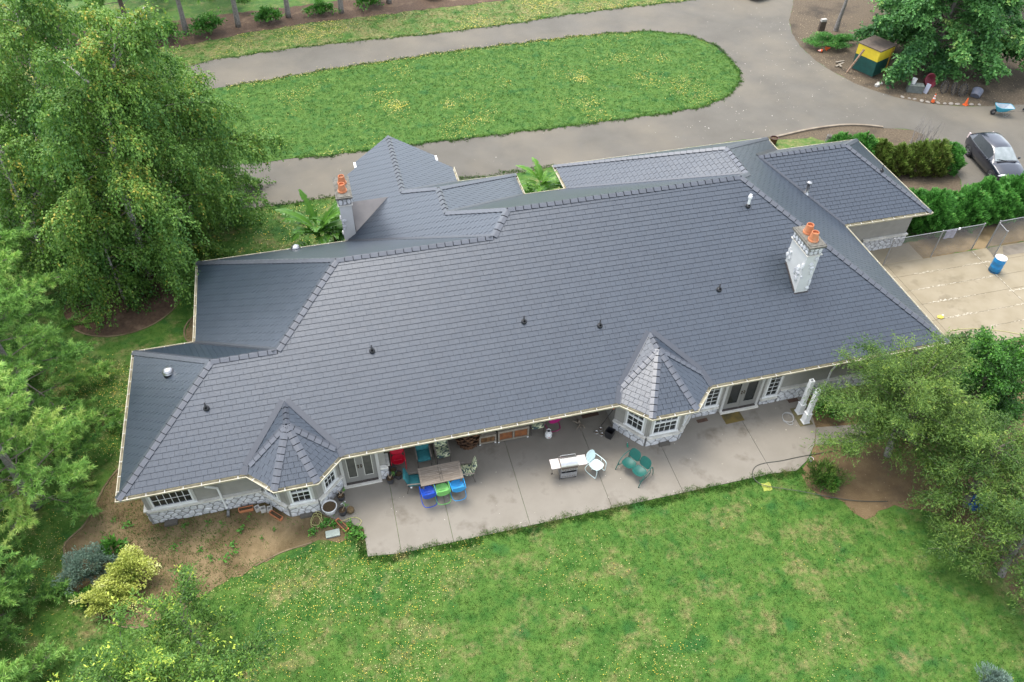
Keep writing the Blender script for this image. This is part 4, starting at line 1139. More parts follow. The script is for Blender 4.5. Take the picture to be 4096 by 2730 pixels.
M_TWIG = mat('twig_bark', (.20, .175, .14), .9, (.12, .10, .08), scale=9)
M_BARKG = mat('grey_bark', (.24, .22, .20), .9, (.14, .125, .11), scale=9, bump=.6, bscale=20)
LF = dict(
    birch=leafmat('birch_leaf', (0.041, 0.130, 0.025), (0.190, 0.337, 0.054), (0.474, 0.400, 0.066)),
    pine=leafmat('pine_needle', (0.059, 0.176, 0.036), (0.282, 0.499, 0.099), (0.451, 0.574, 0.143), transl=.12),
    cherry=leafmat('cherry_leaf', (0.040, 0.112, 0.019), (0.155, 0.296, 0.042), (0.593, 0.710, 0.095)),
    willow=leafmat('willow_leaf', (0.038, 0.097, 0.016), (0.167, 0.273, 0.046), (0.347, 0.451, 0.076)),
    maple=leafmat('maple_leaf', (0.035, 0.117, 0.035), (0.173, 0.403, 0.101), (0.447, 0.616, 0.178)),
    laurel=leafmat('laurel_leaf', (0.015, 0.059, 0.010), (0.077, 0.233, 0.025), (0.175, 0.389, 0.048)),
    vine=leafmat('vine_leaf', (0.025, 0.076, 0.020), (0.107, 0.189, 0.056), (0.252, 0.315, 0.112)),
    thuja=leafmat('thuja_spray', (0.023, 0.105, 0.016), (0.121, 0.350, 0.060), (0.325, 0.513, 0.119), transl=.15),
    thuja2=leafmat('thuja_brown', (0.079, 0.058, 0.020), (0.169, 0.281, 0.046), (0.396, 0.381, 0.083), transl=.1),
    silver=leafmat('silver_leaf', (0.075, 0.128, 0.095), (0.203, 0.300, 0.222), (0.351, 0.450, 0.324)),
    varieg=leafmat('variegated_leaf', (0.145, 0.220, 0.033), (0.576, 0.618, 0.137), (0.675, 0.690, 0.319)),
    bush=leafmat('bush_leaf', (0.027, 0.105, 0.015), (0.090, 0.255, 0.033), (0.180, 0.390, 0.060)),
    banana=leafmat('banana_leaf', (0.044, 0.132, 0.020), (0.132, 0.297, 0.039), (0.242, 0.418, 0.077), rough=.35, transl=.3),
    spruce=leafmat('spruce_needle', (0.062, 0.108, 0.085), (0.200, 0.285, 0.231), transl=.1),
)
def limb_path(st, az, el, ln, droop, n=7, wob=.06, r=random):
    d = Vector((math.cos(az) * math.cos(el), math.sin(az) * math.cos(el), math.sin(el)))
    pts = [Vector(st)]; 
    for i in range(1, n):
        s = ln / (n - 1)
        d = (d + Vector((r.uniform(-wob, wob), r.uniform(-wob, wob), -droop / n + r.uniform(-wob, wob) * .5))).normalized()
        pts.append(pts[-1] + d * s)
    return pts
def along(pts, s):
    f = s * (len(pts) - 1); i = min(int(f), len(pts) - 2); return pts[i].lerp(pts[i + 1], f - i), (pts[i + 1] - pts[i]).normalized()

def tree(name, label, cat, base, trunk_pts, tr, nlimb, prof, leaf, lsize, style, seed, group=None, bark=None, lo=.25, dens=1.0, el=(.1, .7), droop=.8, twig=(.5, 1.2), side=None, tshift=0.0, limb_r=.035, flat=0.0):
    """style: 'weep' hanging twigs, 'spread' twigs going on outwards, 'needle' tufts of needles"""
    r = random.Random(seed)
    t = thing(name, label, cat, base, 0, group)
    B = MB(); tp = smooth([Vector(p) for p in trunk_pts], 4); nT = len(tp)
    B.tube(tp, [tr * (1 - .88 * i / (nT - 1)) + .012 for i in range(nT)], 8)
    B.obj('trunk', bark or M_BARK, t, smooth=True)
    br = MB(); P, D, T = [], [], []
    for k in range(nlimb):
        h = lo + (1 - lo) * ((k + .5) / nlimb) ** .9
        st, td = along(tp, min(h, .985))
        az = k * 2.39996 + r.uniform(-.5, .5)
        if side is not None and r.random() < side[1]: az = side[0] + r.gauss(0, .7)
        ln = prof(h, az) * r.uniform(.62, 1.18) * (1 + .22 * math.sin(3 * az + 4 * h + seed))
        if ln < .15: continue
        e = el[0] + (el[1] - el[0]) * h + r.uniform(-.15, .15)
        lp = limb_path(st, az, e, ln, droop, 7, .10, r)
        rad = limb_r * (.35 + ln / 9)
        br.tube(lp, [rad * (1 - .85 * i / 6) + .004 for i in range(7)], 5)
        lt = r.gauss(0, .10) + tshift
        ntw = max(3, int(ln * 9 * dens))
        for j in range(ntw):
            s = r.uniform(.18, 1.0) ** .75
            q, d = along(lp, s)
            ct = lt + r.gauss(0, .11) + (h - .5) * .16
            if style == 'weep':
                sd = Vector((r.gauss(0, 1), r.gauss(0, 1), 0)); sd = (sd + d * 1.0).normalized()
                l1 = r.uniform(.25, .8) * min(1, ln / 2.5)
                q1 = q + sd * l1 + Vector((0, 0, r.uniform(-.05, .22)))
                tl = r.uniform(*twig)
                m_ = int((l1 + tl) * 20)
                for i in range(m_):
                    f = i / m_
                    if f < .35: p = q.lerp(q1, f / .35); dd = sd
                    else:
                        g_ = (f - .35) / .65; p = q1 + Vector((sd.x * .22 * g_, sd.y * .22 * g_, -tl * g_ ** 1.15)); dd = Vector((sd.x * .4, sd.y * .4, -1))
                    P.append((p.x + r.gauss(0, .06), p.y + r.gauss(0, .06), p.z + r.gauss(0, .05))); D.append((dd.x + r.gauss(0, .6), dd.y + r.gauss(0, .6), dd.z + r.gauss(0, .5)))
                    T.append(.42 + ct + r.gauss(0, .13) + (.10 if f < .5 else -.02))
            elif style == 'spread':
                tl = r.uniform(*twig) * (.6 + .5 * min(1, ln / 2.5)); n3 = r.randint(2, 4)
                for _ in range(n3):
                    sd = (d * .9 + Vector((r.gauss(0, .8), r.gauss(0, .8), r.gauss(.12, .45 * (1 - flat))))).normalized()
                    m_ = int(tl * 19)
                    tt = ct + r.gauss(0, .09); up_ = leaf == 'cherry' and r.random() < .035
                    for i in range(m_):
                        f = (i + .5) / m_; p = q + sd * (tl * f) + Vector((0, 0, -.22 * tl * f * f))
                        P.append((p.x + r.gauss(0, .045), p.y + r.gauss(0, .045), p.z + r.gauss(0, .04)))
                        D.append((sd.x * .8 + r.gauss(0, .7), sd.y * .8 + r.gauss(0, .7), sd.z * .4 + r.gauss(0, .45)))
                        T.append((.42 + tt + r.gauss(0, .14)) if not (up_ and f > .6) else .97)
            else:
                sd = (d + Vector((r.gauss(0, .75), r.gauss(0, .75), r.gauss(.10, .30)))).normalized()
                tl = r.uniform(*twig)
                q1 = q + sd * tl
                br.tube([q, q1], [.008, .004], 3)
                nt_ = max(2, int(tl / .085))
                for i in range(nt_):
                    f = .25 + .75 * (i + 1) / nt_; c = q.lerp(q1, f); tt = ct + r.gauss(0, .10) + .15 * f
                    for _ in range(14):
                        dd = (sd * 1.0 + Vector((r.gauss(0, .75), r.gauss(0, .75), r.gauss(0, .75)))).normalized()
                        P.append((c.x, c.y, c.z)); D.append(tuple(dd)); T.append(.38 + tt + r.gauss(0, .10))
    br.obj('branches', M_BARK if bark is None else M_TWIG, t); stuff(t.children[-1])
    c = leaf_mesh('crown', np.array(P), np.array(D), lsize[0], lsize[1], np.array(T), LF[leaf], t, up=.6 if style != 'needle' else .0, tri=style == 'needle')
    return t
# --- birches on the left
tree('birch_tree', 'tallest weeping birch with bare white leader, drooping over the round mulch bed', 'tree', (-.6, 15.6, 0), [(0, 0, 0), (.1, .2, 3), (.4, .5, 6.5), (.9, .8, 9.0), (2.0, 1.1, 11.6)], .19, 80,
     lambda h, az: 5.3 * (1.0 - 1.05 * max(0, h - .30)) * (.55 + 1.2 * min(.42, h)) * (1 + .12 * math.cos(az)), 'birch', (.125, .088), 'weep', 5, 'birches beside the house', M_BARKB, lo=.10, dens=1.6, el=(.2, 1.0), droop=1.25, twig=(.5, 1.6))
tree('birch_tree', 'weeping birch at the top left corner, white trunk partly bare', 'tree', (-4.6, 21.5, 0), [(0, 0, 0), (.1, 0, 3), (.6, .2, 7), (1.0, .6, 11)], .17, 56,
     lambda h, az: 5.0 * (1.0 - .75 * max(0, h - .3)), 'birch', (.13, .095), 'weep', 9, 'birches beside the house', M_BARKB, lo=.1, dens=1.6, el=(.25, .9), droop=1.1, twig=(.5, 1.4), tshift=-.06)
tree('birch_tree', 'broad weeping birch whose branches hang over the driveway', 'tree', (1.6, 20.0, 0), [(0, 0, 0), (.1, -.1, 2.5), (.4, 0, 5.5), (.6, .1, 7.6)], .15, 50,
     lambda h, az: 3.9 * (1.0 - .6 * max(0, h - .4)), 'birch', (.125, .088), 'weep', 13, 'birches beside the house', M_BARKB, lo=.1, dens=1.9, el=(.25, .85), droop=1.2, twig=(.5, 1.3), tshift=-.02)
tree('birch_tree', 'dark birch behind the others, partly out of the picture', 'tree', (-9.5, 27, 0), [(0, 0, 0), (.1, 0, 3), (.3, .2, 7), (.5, .4, 10)], .17, 40,
     lambda h, az: 5.0 * (1.0 - .7 * max(0, h - .3)), 'birch', (.17, .13), 'weep', 17, 'birches beside the house', M_BARKB, lo=.1, dens=1.2, el=(.25, .85), droop=1.1, twig=(.5, 1.4), tshift=-.12)
tree('birch_tree', 'small lime green tree in front of the tallest birch, low over the mulch bed', 'tree', (-1.7, 14.0, 0), [(0, 0, 0), (.05, 0, 1.5), (.1, .1, 3.2), (.1, .1, 5.2)], .07, 34,
     lambda h, az: 2.5 * (1.1 - .7 * h), 'birch', (.12, .085), 'weep', 19, 'birches beside the house', M_BARKB, lo=.16, dens=1.7, el=(.2, .8), droop=1.0, twig=(.3, .9), tshift=.04)
tree('birch_tree', 'birch filling the gap between the tallest birch and the left edge', 'tree', (-5.2, 16.6, 0), [(0, 0, 0), (.05, 0, 2), (.1, .1, 4.5), (.2, .1, 7.2)], .12, 38,
     lambda h, az: 3.6 * (1.1 - .7 * h), 'birch', (.13, .092), 'weep', 29, 'birches beside the house', M_BARKB, lo=.1, dens=1.3, el=(.2, .8), droop=1.0, twig=(.4, 1.2), tshift=-.05)
# bare white leader and dead twigs of the tallest birch
bl = bpy.data.objects['birch_tree']; lr = random.Random(2)
for k, (p_, a_, l_) in enumerate((((1.5, .95, 10.4), .75, 3.0), ((1.9, 1.25, 11.2), 2.2, 1.1), ((2.1, 1.4, 11.5), -.3, 1.3), ((.6, .2, 10.2), 2.6, 1.4))):
    m_ = MB(); lp_ = limb_path(p_, a_, .75, l_, .1, 6, .10, lr); m_.tube(lp_, [.075 * (1 - i / 6.5) for i in range(6)], 6)
    for j in range(4):
        q_, d_ = along(lp_, .3 + .17 * j); m_.tube([q_, q_ + Vector((lr.gauss(0, .25), lr.gauss(0, .25), lr.uniform(.0, .25)))], [.014, .005], 4)
    m_.obj('bare_branch', M_BARKB, bl)
# --- pines on the left
for k, (x, y, hh, rad, lab) in enumerate(((-4.7, 7.4, 7.5, 3.9, 'pine at the left edge with boughs reaching towards the left roof end'), (-3.9, 2.3, 6.8, 3.6, 'bright green pine beside the left front corner of the house'),
                                          (-5.3, -2.8, 5.6, 3.0, 'pine at the left edge beside the brown front bed'), (-7.4, 11.8, 8.5, 4.2, 'pine at the left edge below the birches'), (-5.0, -6.6, 5.0, 3.2, 'lichen covered pine at the lower left edge'), (-8.2, 4.6, 8.5, 3.6, 'pine mostly outside the left edge'))):
    tree('pine_tree', lab, 'tree', (x, y, 0), [(0, 0, 0), (.05, 0, hh * .3), (.1, .1, hh * .7), (.1, .1, hh)], .19, 46 if k < 5 else 24, lambda h, az, rad=rad: rad * (1.08 - .88 * h), 'pine', (.20, .034), 'needle', 21 + k, 'pines at the left edge', M_BARKG, lo=.06, dens=1.55, el=(-.05, .5), droop=.12, twig=(.3, .8), limb_r=.04, tshift=(.06, .10, .03, 0, -.02, 0)[k])
# --- broadleaf tree at the lower left
tree('cherry_tree', 'broad leaved tree in the lower left corner with pale new leaf tips', 'tree', (1.2, -8.2, 0), [(0, 0, 0), (.05, .2, 1.2), (.1, .4, 2.2), (.1, .6, 3.2)], .10, 50,
     lambda h, az: 3.2 * (1.1 - .5 * h) * (1.2 if abs(math.sin(az)) < .5 else .92), 'cherry', (.125, .045), 'spread', 31, None, M_BARKG, lo=.30, dens=1.5, el=(.0, .9), droop=.25, twig=(.35, .75), limb_r=.03)
tree('cherry_tree', 'young broad leaved tree standing in front of the brown flower bed', 'tree', (2.3, -4.9, 0), [(0, 0, 0), (-.05, .05, .8), (-.1, .1, 1.6), (-.1, .2, 2.5)], .06, 26,
     lambda h, az: 1.55 * (1.15 - .55 * h), 'cherry', (.125, .045), 'spread', 33, None, M_BARKG, lo=.3, dens=1.0, el=(.1, .9), droop=.2, twig=(.3, .6), limb_r=.022)
# --- trees at the right
tree('willow_tree', 'fine leaved tree overhanging the right end of the patio', 'tree', (29.5, -3.3, 0), [(0, 0, 0), (-.1, .1, 1.2), (-.2, .1, 2.4), (-.3, .2, 4.0)], .15, 66,
     lambda h, az: 3.5 * (1.1 - .55 * h), 'willow', (.125, .030), 'spread', 41, None, M_BARKG, lo=.36, dens=1.5, el=(.05, 1.0), droop=.55, twig=(.4, .9), limb_r=.05, tshift=-.02)
tree('willow_tree', 'fine leaved tree along the lower right edge of the lawn', 'tree', (30.5, -9.1, 0), [(0, 0, 0), (-.1, .1, 1.0), (-.2, .1, 2.0), (-.2, .3, 3.6)], .12, 46,
     lambda h, az: 2.3 * (1.1 - .5 * h), 'willow', (.13, .032), 'spread', 43, None, M_BARKG, lo=.25, dens=1.35, el=(.05, .9), droop=.45, twig=(.4, .85), limb_r=.045, tshift=-.10)
tree('willow_tree', 'fine leaved tree between the patio tree and the lower right one, over the blue tarp', 'tree', (31.1, -6.2, 0), [(0, 0, 0), (-.1, .1, 1.0), (-.2, .1, 2.2), (-.3, .2, 3.6)], .13, 50,
     lambda h, az: 2.6 * (1.1 - .5 * h), 'willow', (.13, .032), 'spread', 45, None, M_BARKG, lo=.25, dens=1.35, el=(.0, .9), droop=.55, twig=(.4, .9), limb_r=.045, tshift=-.10)
tree('laurel_tree', 'dense dark green laurel at the right edge behind the fine leaved tree', 'tree', (33.7, -2.3, 0), [(0, 0, 0), (0, 0, 1), (0, 0, 2), (0, 0, 3.6)], .12, 56,
     lambda h, az: 2.4 * (1.1 - .5 * h), 'laurel', (.13, .060), 'spread', 47, None, M_BARK, lo=.08, dens=1.5, el=(.0, 1.1), droop=.2, twig=(.3, .7), limb_r=.03)
# --- maple at the top right
tree('maple_tree', 'large drooping maple above the green and yellow shed', 'tree', (52.9, 27.6, 0), [(0, 0, 0), (0, 0, 2), (.1, .1, 5), (.1, .1, 8)], .24, 92,
     lambda h, az: 7.4 * (1.05 - .62 * h), 'maple', (.215, .17), 'spread', 53, None, M_BARKG, lo=.2, dens=.92, el=(-.05, .8), droop=.85, twig=(.4, .95), limb_r=.045, flat=.5)
tree('maple_tree', 'second maple further back at the top right corner', 'tree', (60, 35, 0), [(0, 0, 0), (0, 0, 2), (.1, .1, 5), (.1, .1, 8)], .24, 44,
     lambda h, az: 6.5 * (1.05 - .6 * h), 'maple', (.24, .2), 'spread', 57, None, M_BARKG, lo=.2, dens=.7, el=(-.05, .8), droop=.8, twig=(.4, .95), limb_r=.045, flat=.5)
# --- row of pines behind the verge
for k, (x, y, lab) in enumerate(((.3, 43.6, 'pine trunk nearest the birches, behind the flowered verge'), (4.05, 44.2, 'second pine from the birches, behind the verge'), (7.83, 45.1, 'middle pine of the row behind the verge'),
                                 (11.9, 45.05, 'fourth pine of the row behind the verge'), (15.8, 46.05, 'last pine on the right of the row behind the verge'))):
    tree('pine_tree', lab, 'tree', (x, y, 0), [(0, 0, 0), (.05, .05, 2.5), (-.05, .1, 6), (0, .1, 9)], .21, 22, lambda h, az: 2.8 * (1.1 - .8 * h), 'pine', (.24, .045), 'needle', 61 + k, 'pines behind the verge', M_BARKG, lo=.33, dens=.6, el=(.0, .4), droop=.35, twig=(.3, .8), limb_r=.035, tshift=-.12)
for k, (x, y, sz) in enumerate(((-4, 46, 1), (-8, 43, 1.1), (2, 50, 1), (-3, 52, 1.1), (10, 53, 1.1))):
    tree('pine_tree', ['dark pine behind the birches in the top left', 'dark pine at the far top left', 'pine deep in the shade behind the first trunks', 'far pine at the back of the top left', 'far pine behind the middle trunks'][k], 'tree', (x, y, 0),
         [(0, 0, 0), (0, 0, 2.5), (0, .1, 6), (0, .1, 8.5)], .2, 30, lambda h, az: 3.4 * (1.1 - .8 * h), 'pine', (.28, .055), 'needle', 71 + k, 'pines behind the verge', M_BARK, lo=.10, dens=.55, el=(.0, .4), droop=.3, twig=(.3, .9), limb_r=.035, tshift=-.16)

# ---- shrubs: leaves spread through a lumpy volume on a few stems
def shrub(name, label, cat, loc, rx, ry, h, leaf, lsize, n, seed, group=None, lump=.25, z0=.05, tshift=0., upright=.3, stems=5):
    r = np.random.default_rng(seed); t = thing(name, label, cat, loc, 0, group)
    d = unit(r.normal(0, 1, (n, 3))); d[:, 2] = np.abs(d[:, 2]) * .95 - .25 * r.uniform(0, 1, n)
    rad = r.uniform(.35, 1, n) ** .45
    s = np.zeros(n); 
    for _ in range(9):
        a = unit(r.normal(0, 1, 3)); f = r.uniform(2.5, 6.5); s += np.cos(f * (d @ a) * 1.6 + r.uniform(0, 6.28))
    s /= 2.2
    k = rad * (1 + lump * s)
    P = np.stack([d[:, 0] * k * rx, d[:, 1] * k * ry, z0 + (h * .42) + d[:, 2] * k * h * .56], 1); P[:, 2] = np.maximum(P[:, 2], .03)
    D = d * .8 + r.normal(0, .5, (n, 3)) + np.array([0, 0, upright])
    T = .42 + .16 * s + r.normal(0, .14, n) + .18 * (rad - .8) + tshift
    st = MB()
    for i in range(stems):
        a = 6.28 * i / stems + .4; st.tube([(.05 * math.cos(a), .05 * math.sin(a), 0), (.35 * rx * math.cos(a), .35 * ry * math.sin(a), h * .45), (.6 * rx * math.cos(a), .6 * ry * math.sin(a), h * .75)], [.022, .014, .006], 5)
    st.obj('stem', M_BARK, t)
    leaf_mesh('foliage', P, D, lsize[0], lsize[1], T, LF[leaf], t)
    return t
shrub('silver_shrub', 'silver blue shrub in the front bed left of the yellow one', 'shrub', (-1.45, -1.25, 0), .85, .72, 1.1, 'silver', (.09, .03), 9000, 1, upright=.7, lump=.3)
shrub('variegated_shrub', 'yellow variegated shrub in the front bed, upper half of the pair', 'shrub', (-.15, -1.75, 0), .72, .60, 1.15, 'varieg', (.085, .055), 6500, 2, lump=.28)
shrub('variegated_shrub', 'yellow variegated shrub in the front bed, lower half of the pair', 'shrub', (-.68, -2.55, 0), .75, .62, .95, 'varieg', (.085, .055), 6500, 3, lump=.28)
shrub('leafy_plant', 'bright green broad leaved plant between the silver and yellow shrubs', 'plant', (-.78, -.62, 0), .38, .38, .75, 'bush', (.22, .10), 320, 4, upright=.6)
shrub('small_shrub', 'small dark green shrub at the foot of the silver shrub', 'shrub', (-1.5, -2.2, 0), .32, .32, .42, 'laurel', (.08, .045), 1500, 5)
shrub('rosemary_shrub', 'wispy grey green shrub at the right end of the patio', 'shrub', (26.2, -3.8, 0), .75, .65, .5, 'willow', (.15, .022), 4200, 6, upright=1.0, lump=.4, tshift=-.18)
shrub('fern', 'bright green fern in front of the wispy shrub by the patio', 'plant', (26.25, -4.05, 0), .35, .32, .42, 'bush', (.28, .06), 260, 7, upright=.9)
shrub('vine_shrub', 'large leaved vine at the right corner of the house', 'shrub', (35.4, .75, 0), 1.5, .75, 1.25, 'vine', (.20, .17), 1900, 8, lump=.4)
shrub('vine_shrub', 'low leafy vine behind the laurel at the right edge', 'shrub', (37.0, -.35, 0), 1.0, .7, 1.3, 'laurel', (.16, .10), 2600, 9, lump=.35)
shrub('rose_bush', 'small leafy bush under the tree by the white columns', 'shrub', (28.35, -.75, 0), .75, .5, .8, 'laurel', (.12, .06), 1500, 10, tshift=.05)
shrub('low_bush', 'dark little bush beside the side path', 'shrub', (28.0, -2.7, 0), .3, .25, .3, 'laurel', (.08, .04), 500, 11)
shrub('blue_spruce', 'blue green young conifer at the bottom right corner', 'shrub', (29.4, -13.2, 0), .55, .55, 1.5, 'spruce', (.14, .03), 5200, 12, upright=1.0)
shrub('spruce', 'pale tipped conifer at the bottom right of the lawn', 'shrub', (27.25, -12.6, 0), .42, .42, 1.0, 'spruce', (.15, .03), 3200, 14, upright=1.2)
for k, (x, y, s, lab) in enumerate(((1.9, 43.5, 1.25, 'leafy green bush between the first two pine trunks'), (-1.3, 42.9, 1.2, 'leafy green bush left of the first pine trunk'), (6.2, 44.5, .95, 'green bush between the second and third pine trunks'),
                                    (10.3, 45.2, .8, 'low green bush between the third and fourth pine trunks'), (14.2, 45.8, .9, 'green bush left of the last pine trunk'), (19.5, 46.5, .9, 'green bush right of the last pine trunk'))):
    shrub('understorey_bush', lab, 'shrub', (x, y, 0), s, s * .8, s * .95, 'bush', (.20, .12), int(1500 * s), 20 + k, 'bushes under the pines', lump=.4, tshift=-.08)
shrub('juniper', 'low spreading green juniper beside the green and yellow shed', 'shrub', (46.9, 31.3, 0), 1.7, 1.0, .7, 'thuja', (.13, .045), 9000, 30, lump=.3, tshift=-.12)
# rough green growth behind the banana plants and at the rear entry
shrub('entry_shrub', 'dark green shrub at the foot of the left banana plants', 'shrub', (8.55, 13.9, 0), .75, .9, .9, 'laurel', (.09, .05), 3600, 31)
shrub('entry_shrub', 'green shrub at the foot of the right banana plant', 'shrub', (19.75, 15.6, 0), .9, .8, 1.0, 'bush', (.12, .08), 3000, 32, tshift=-.1)

# ---- clipped conifer hedges: each conifer on its own
def thuja(label, loc, r0, h, leaf, seed, group, n=5200, lean=0.0):
    g_ = np.random.default_rng(seed); t = thing('arborvitae', label, 'conifer', loc, 0, group)
    b = MB(); b.tube([(0, 0, 0), (0, 0, h * .6)], [.05, .03], 6); b.obj('trunk', M_BARK, t)
    zf = g_.uniform(0, 1, n) ** .85; a = g_.uniform(0, 6.28, n); top = 1 + .10 * np.cos(a * 3 + seed) + .06 * np.cos(a * 7 + seed * 3); rr = r0 * np.sin(np.clip((.22 + zf * .82), 0, 1) * PI) ** .42 * g_.uniform(.5, 1, n) ** .35; zf = zf * top
    lob = 1 + .13 * np.cos(a * 5 + zf * 9 + seed) + .10 * np.cos(a * 9 - zf * 14 + seed * 2.3) + .08 * np.cos(a * 13 + zf * 23 + seed)
    rr = rr * lob
    P = np.stack([rr * np.cos(a), rr * np.sin(a), .08 + zf * h], 1)
    D = np.stack([np.cos(a) * .55, np.sin(a) * .55, np.full(n, .85)], 1) + g_.normal(0, .30, (n, 3))
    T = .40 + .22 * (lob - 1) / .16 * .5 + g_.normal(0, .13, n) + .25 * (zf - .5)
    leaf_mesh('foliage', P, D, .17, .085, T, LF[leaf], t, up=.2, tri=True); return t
XS = [(39.35, 10.25), (40.35, 9.95), (41.4, 9.95), (42.45, 10.0), (43.5, 10.05), (44.6, 10.1), (45.7, 10.2), (46.8, 10.3), (47.9, 10.4)]
for k, (x, y) in enumerate(XS):
    thuja(['first bright green conifer of the lower hedge, next to the garage wing', 'second conifer of the lower hedge from the garage', 'third conifer of the lower hedge from the garage', 'fourth conifer of the lower hedge from the garage', 'fifth conifer of the lower hedge, below the parked car',
           'sixth conifer of the lower hedge, in front of the car bonnet', 'seventh conifer of the lower hedge from the garage', 'eighth conifer of the lower hedge near the picture edge', 'last conifer of the lower hedge at the picture edge'][k],
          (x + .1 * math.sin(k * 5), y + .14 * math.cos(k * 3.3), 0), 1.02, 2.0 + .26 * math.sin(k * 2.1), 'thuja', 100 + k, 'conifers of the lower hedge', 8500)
XS = [(38.9, 16.9), (39.9, 16.35), (40.9, 15.85), (41.9, 15.35), (42.9, 14.95), (43.9, 14.7), (44.8, 14.75)]
for k, (x, y) in enumerate(XS):
    thuja(['first conifer of the upper hedge beside the rear corner of the garage roof', 'second conifer of the upper hedge', 'third conifer of the upper hedge, with brown patches', 'middle conifer of the upper hedge, with brown patches', 'fifth conifer of the upper hedge, browned at the foot', 'sixth conifer of the upper hedge', 'last conifer of the upper hedge beside the parked car'][k],
          (x, y, 0), .84, 1.7 + .2 * math.sin(k * 1.7), 'thuja2' if k in (2, 3, 4, 5) else 'thuja', 120 + k, 'conifers of the upper hedge', 6000)
# bundle of dry cut branches behind the hedge
t = thing('brush_pile', 'heap of dry cut branches behind the upper hedge', 'brush pile', (44.5, 16.9, 0)); r_ = random.Random(9)
for k in range(46):
    b = MB(); x, y = r_.uniform(-.6, .4), r_.uniform(-.6, .6); b.tube([(x, y, .02), (x + r_.uniform(.2, .5), y + r_.uniform(-.1, .5), r_.uniform(.6, 1.3)), (x + r_.uniform(.4, .9), y + r_.uniform(0, .9), r_.uniform(1.0, 2.1))], [.018, .012, .004], 4)
    b.obj('branch', M_BARKG, t)

# ---- banana plants
def banana(label, loc, seed, nleaf, h, ln, tone):
    r = random.Random(seed); t = thing('banana_plant', label, 'plant', loc, 0, 'banana plants behind the house')
    b = MB(); b.tube([(0, 0, 0), (.03, .02, h * .5), (.02, 0, h)], [.11, .09, .05], 8); b.obj('stalk', mat('banana_stalk', (.10, .16, .04), .5, (.16, .13, .06), scale=5), t)
    for k in range(nleaf):
        az = k * 2.4 + r.uniform(-.3, .3); e = r.uniform(.25, 1.35); L_ = ln * r.uniform(.6, 1.1); w = L_ * r.uniform(.13, .18); dr = r.uniform(.6, 1.9); NS = 18
        rib = limb_path((0, 0, h * r.uniform(.6, 1.0)), az, e, L_, dr, NS + 1, .03, r)
        vs, T, fs = [], [], []; tt = tone + r.gauss(0, .12); tl_ = r.gauss(0, .07)
        for i, p in enumerate(rib):
            f = i / NS; d = (rib[min(i + 1, NS)] - rib[max(i - 1, 0)]).normalized(); sd = d.cross(Vector((0, 0, 1))); sd = sd.normalized() if sd.length > .05 else Vector((1, 0, 0)); nn = sd.cross(d)
            ww = w * (max(.05, math.sin(PI * min(1, max(0, (f - .16) / .84)) ** .8)) ** .55 if f > .16 else .05)
            for s_ in (-1, 1):
                dz = r.uniform(-.10, .12) * ww; bk_ = d * r.uniform(-.02, .05)
                vs += [p + nn * .004, p + sd * s_ * ww * .5 + nn * ww * .22, p + sd * s_ * ww * r.uniform(.86, 1.04) + nn * (ww * .12 + dz) - d * ww * .15 + bk_]
                q_ = tt + s_ * tl_ + r.gauss(0, .05); T += [q_ + .30, q_ + .04, q_]
        for i in range(NS):
            for s_ in (0, 1):
                a_, b_ = i * 6 + s_ * 3, (i + 1) * 6 + s_ * 3; split = r.random() < .30
                fs.append((a_, a_ + 1, b_ + 1, b_))
                if split: vs.append((Vector(vs[a_ + 2]) * .45 + Vector(vs[b_ + 2]) * .55)); T.append(T[a_ + 2]); fs.append((a_ + 1, a_ + 2, len(vs) - 1))
                else: fs.append((a_ + 1, a_ + 2, b_ + 2, b_ + 1))
        m_ = MB(); m_.v = [tuple(v) for v in vs]; m_.f = fs; m_.t = [max(0, min(1, x)) for x in T]
        m_.obj('leaf', LF['banana'], t, smooth=False)
    return t
banana('tallest banana plant beside the left chimney', (8.0, 14.9, 0), 1, 17, 1.9, 2.2, .34)
banana('smaller banana plant directly behind the left chimney', (8.75, 15.2, 0), 2, 13, 1.6, 1.8, .26)
banana('low banana shoot left of the tallest banana plant', (7.5, 14.3, 0), 3, 9, .9, 1.4, .28)
banana('pale green banana plant in the gap behind the roof', (20.0, 16.1, 0), 4, 18, 2.1, 1.8, .56)
banana('lower banana plant beside the pale green one', (19.55, 15.6, 0), 5, 13, 1.5, 1.6, .46)

# ---- weeds in the beds
def weed(label, loc, s, n, seed, group='weeds in the front bed'):
    r = np.random.default_rng(seed); t = thing('weed', label, 'weed', loc, 0, group)
    P = np.stack([r.normal(0, s * .25, n), r.normal(0, s * .25, n), r.uniform(.01, s * .5, n)], 1); a = r.uniform(0, 6.28, n)
    D = np.stack([np.cos(a), np.sin(a), r.uniform(.1, .8, n)], 1)
    leaf_mesh('leaves', P, D, s * .55, s * .25, r.uniform(.3, .9, n), LF['bush'], t); return t
wl = [(-1.0, .9, .20), (-.5, .62, .32), (1.62, .05, .22), (2.5, .0, .2), (3.0, -.25, .18), (3.3, -1.2, .26), (3.7, -.65, .32), (3.95, -.15, .2), (1.3, -.8, .26), (2.6, -1.55, .24), (3.1, -1.75, .34), (3.45, -1.6, .28), (2.2, -1.15, .2), (1.8, -1.9, .3), (4.4, -1.2, .18), (4.9, -.9, .16)]
for k, (x, y, s) in enumerate(wl): weed('small green weed growing in the brown soil of the front bed', (x, y, .005), s, 14, 200 + k)
for k, (x, y, s) in enumerate(((6.3, -1.4, .26), (6.65, -1.2, .26), (7.05, -1.22, .26), (7.62, -1.45, .30), (7.9, -1.68, .32), (7.62, -1.85, .30), (6.85, -1.0, .24), (8.02, -2.0, .28))):
    weed('leafy green weeds round the hose at the corner of the patio', (x, y, .02), s, 46, 230 + k, 'weeds at the patio corner')
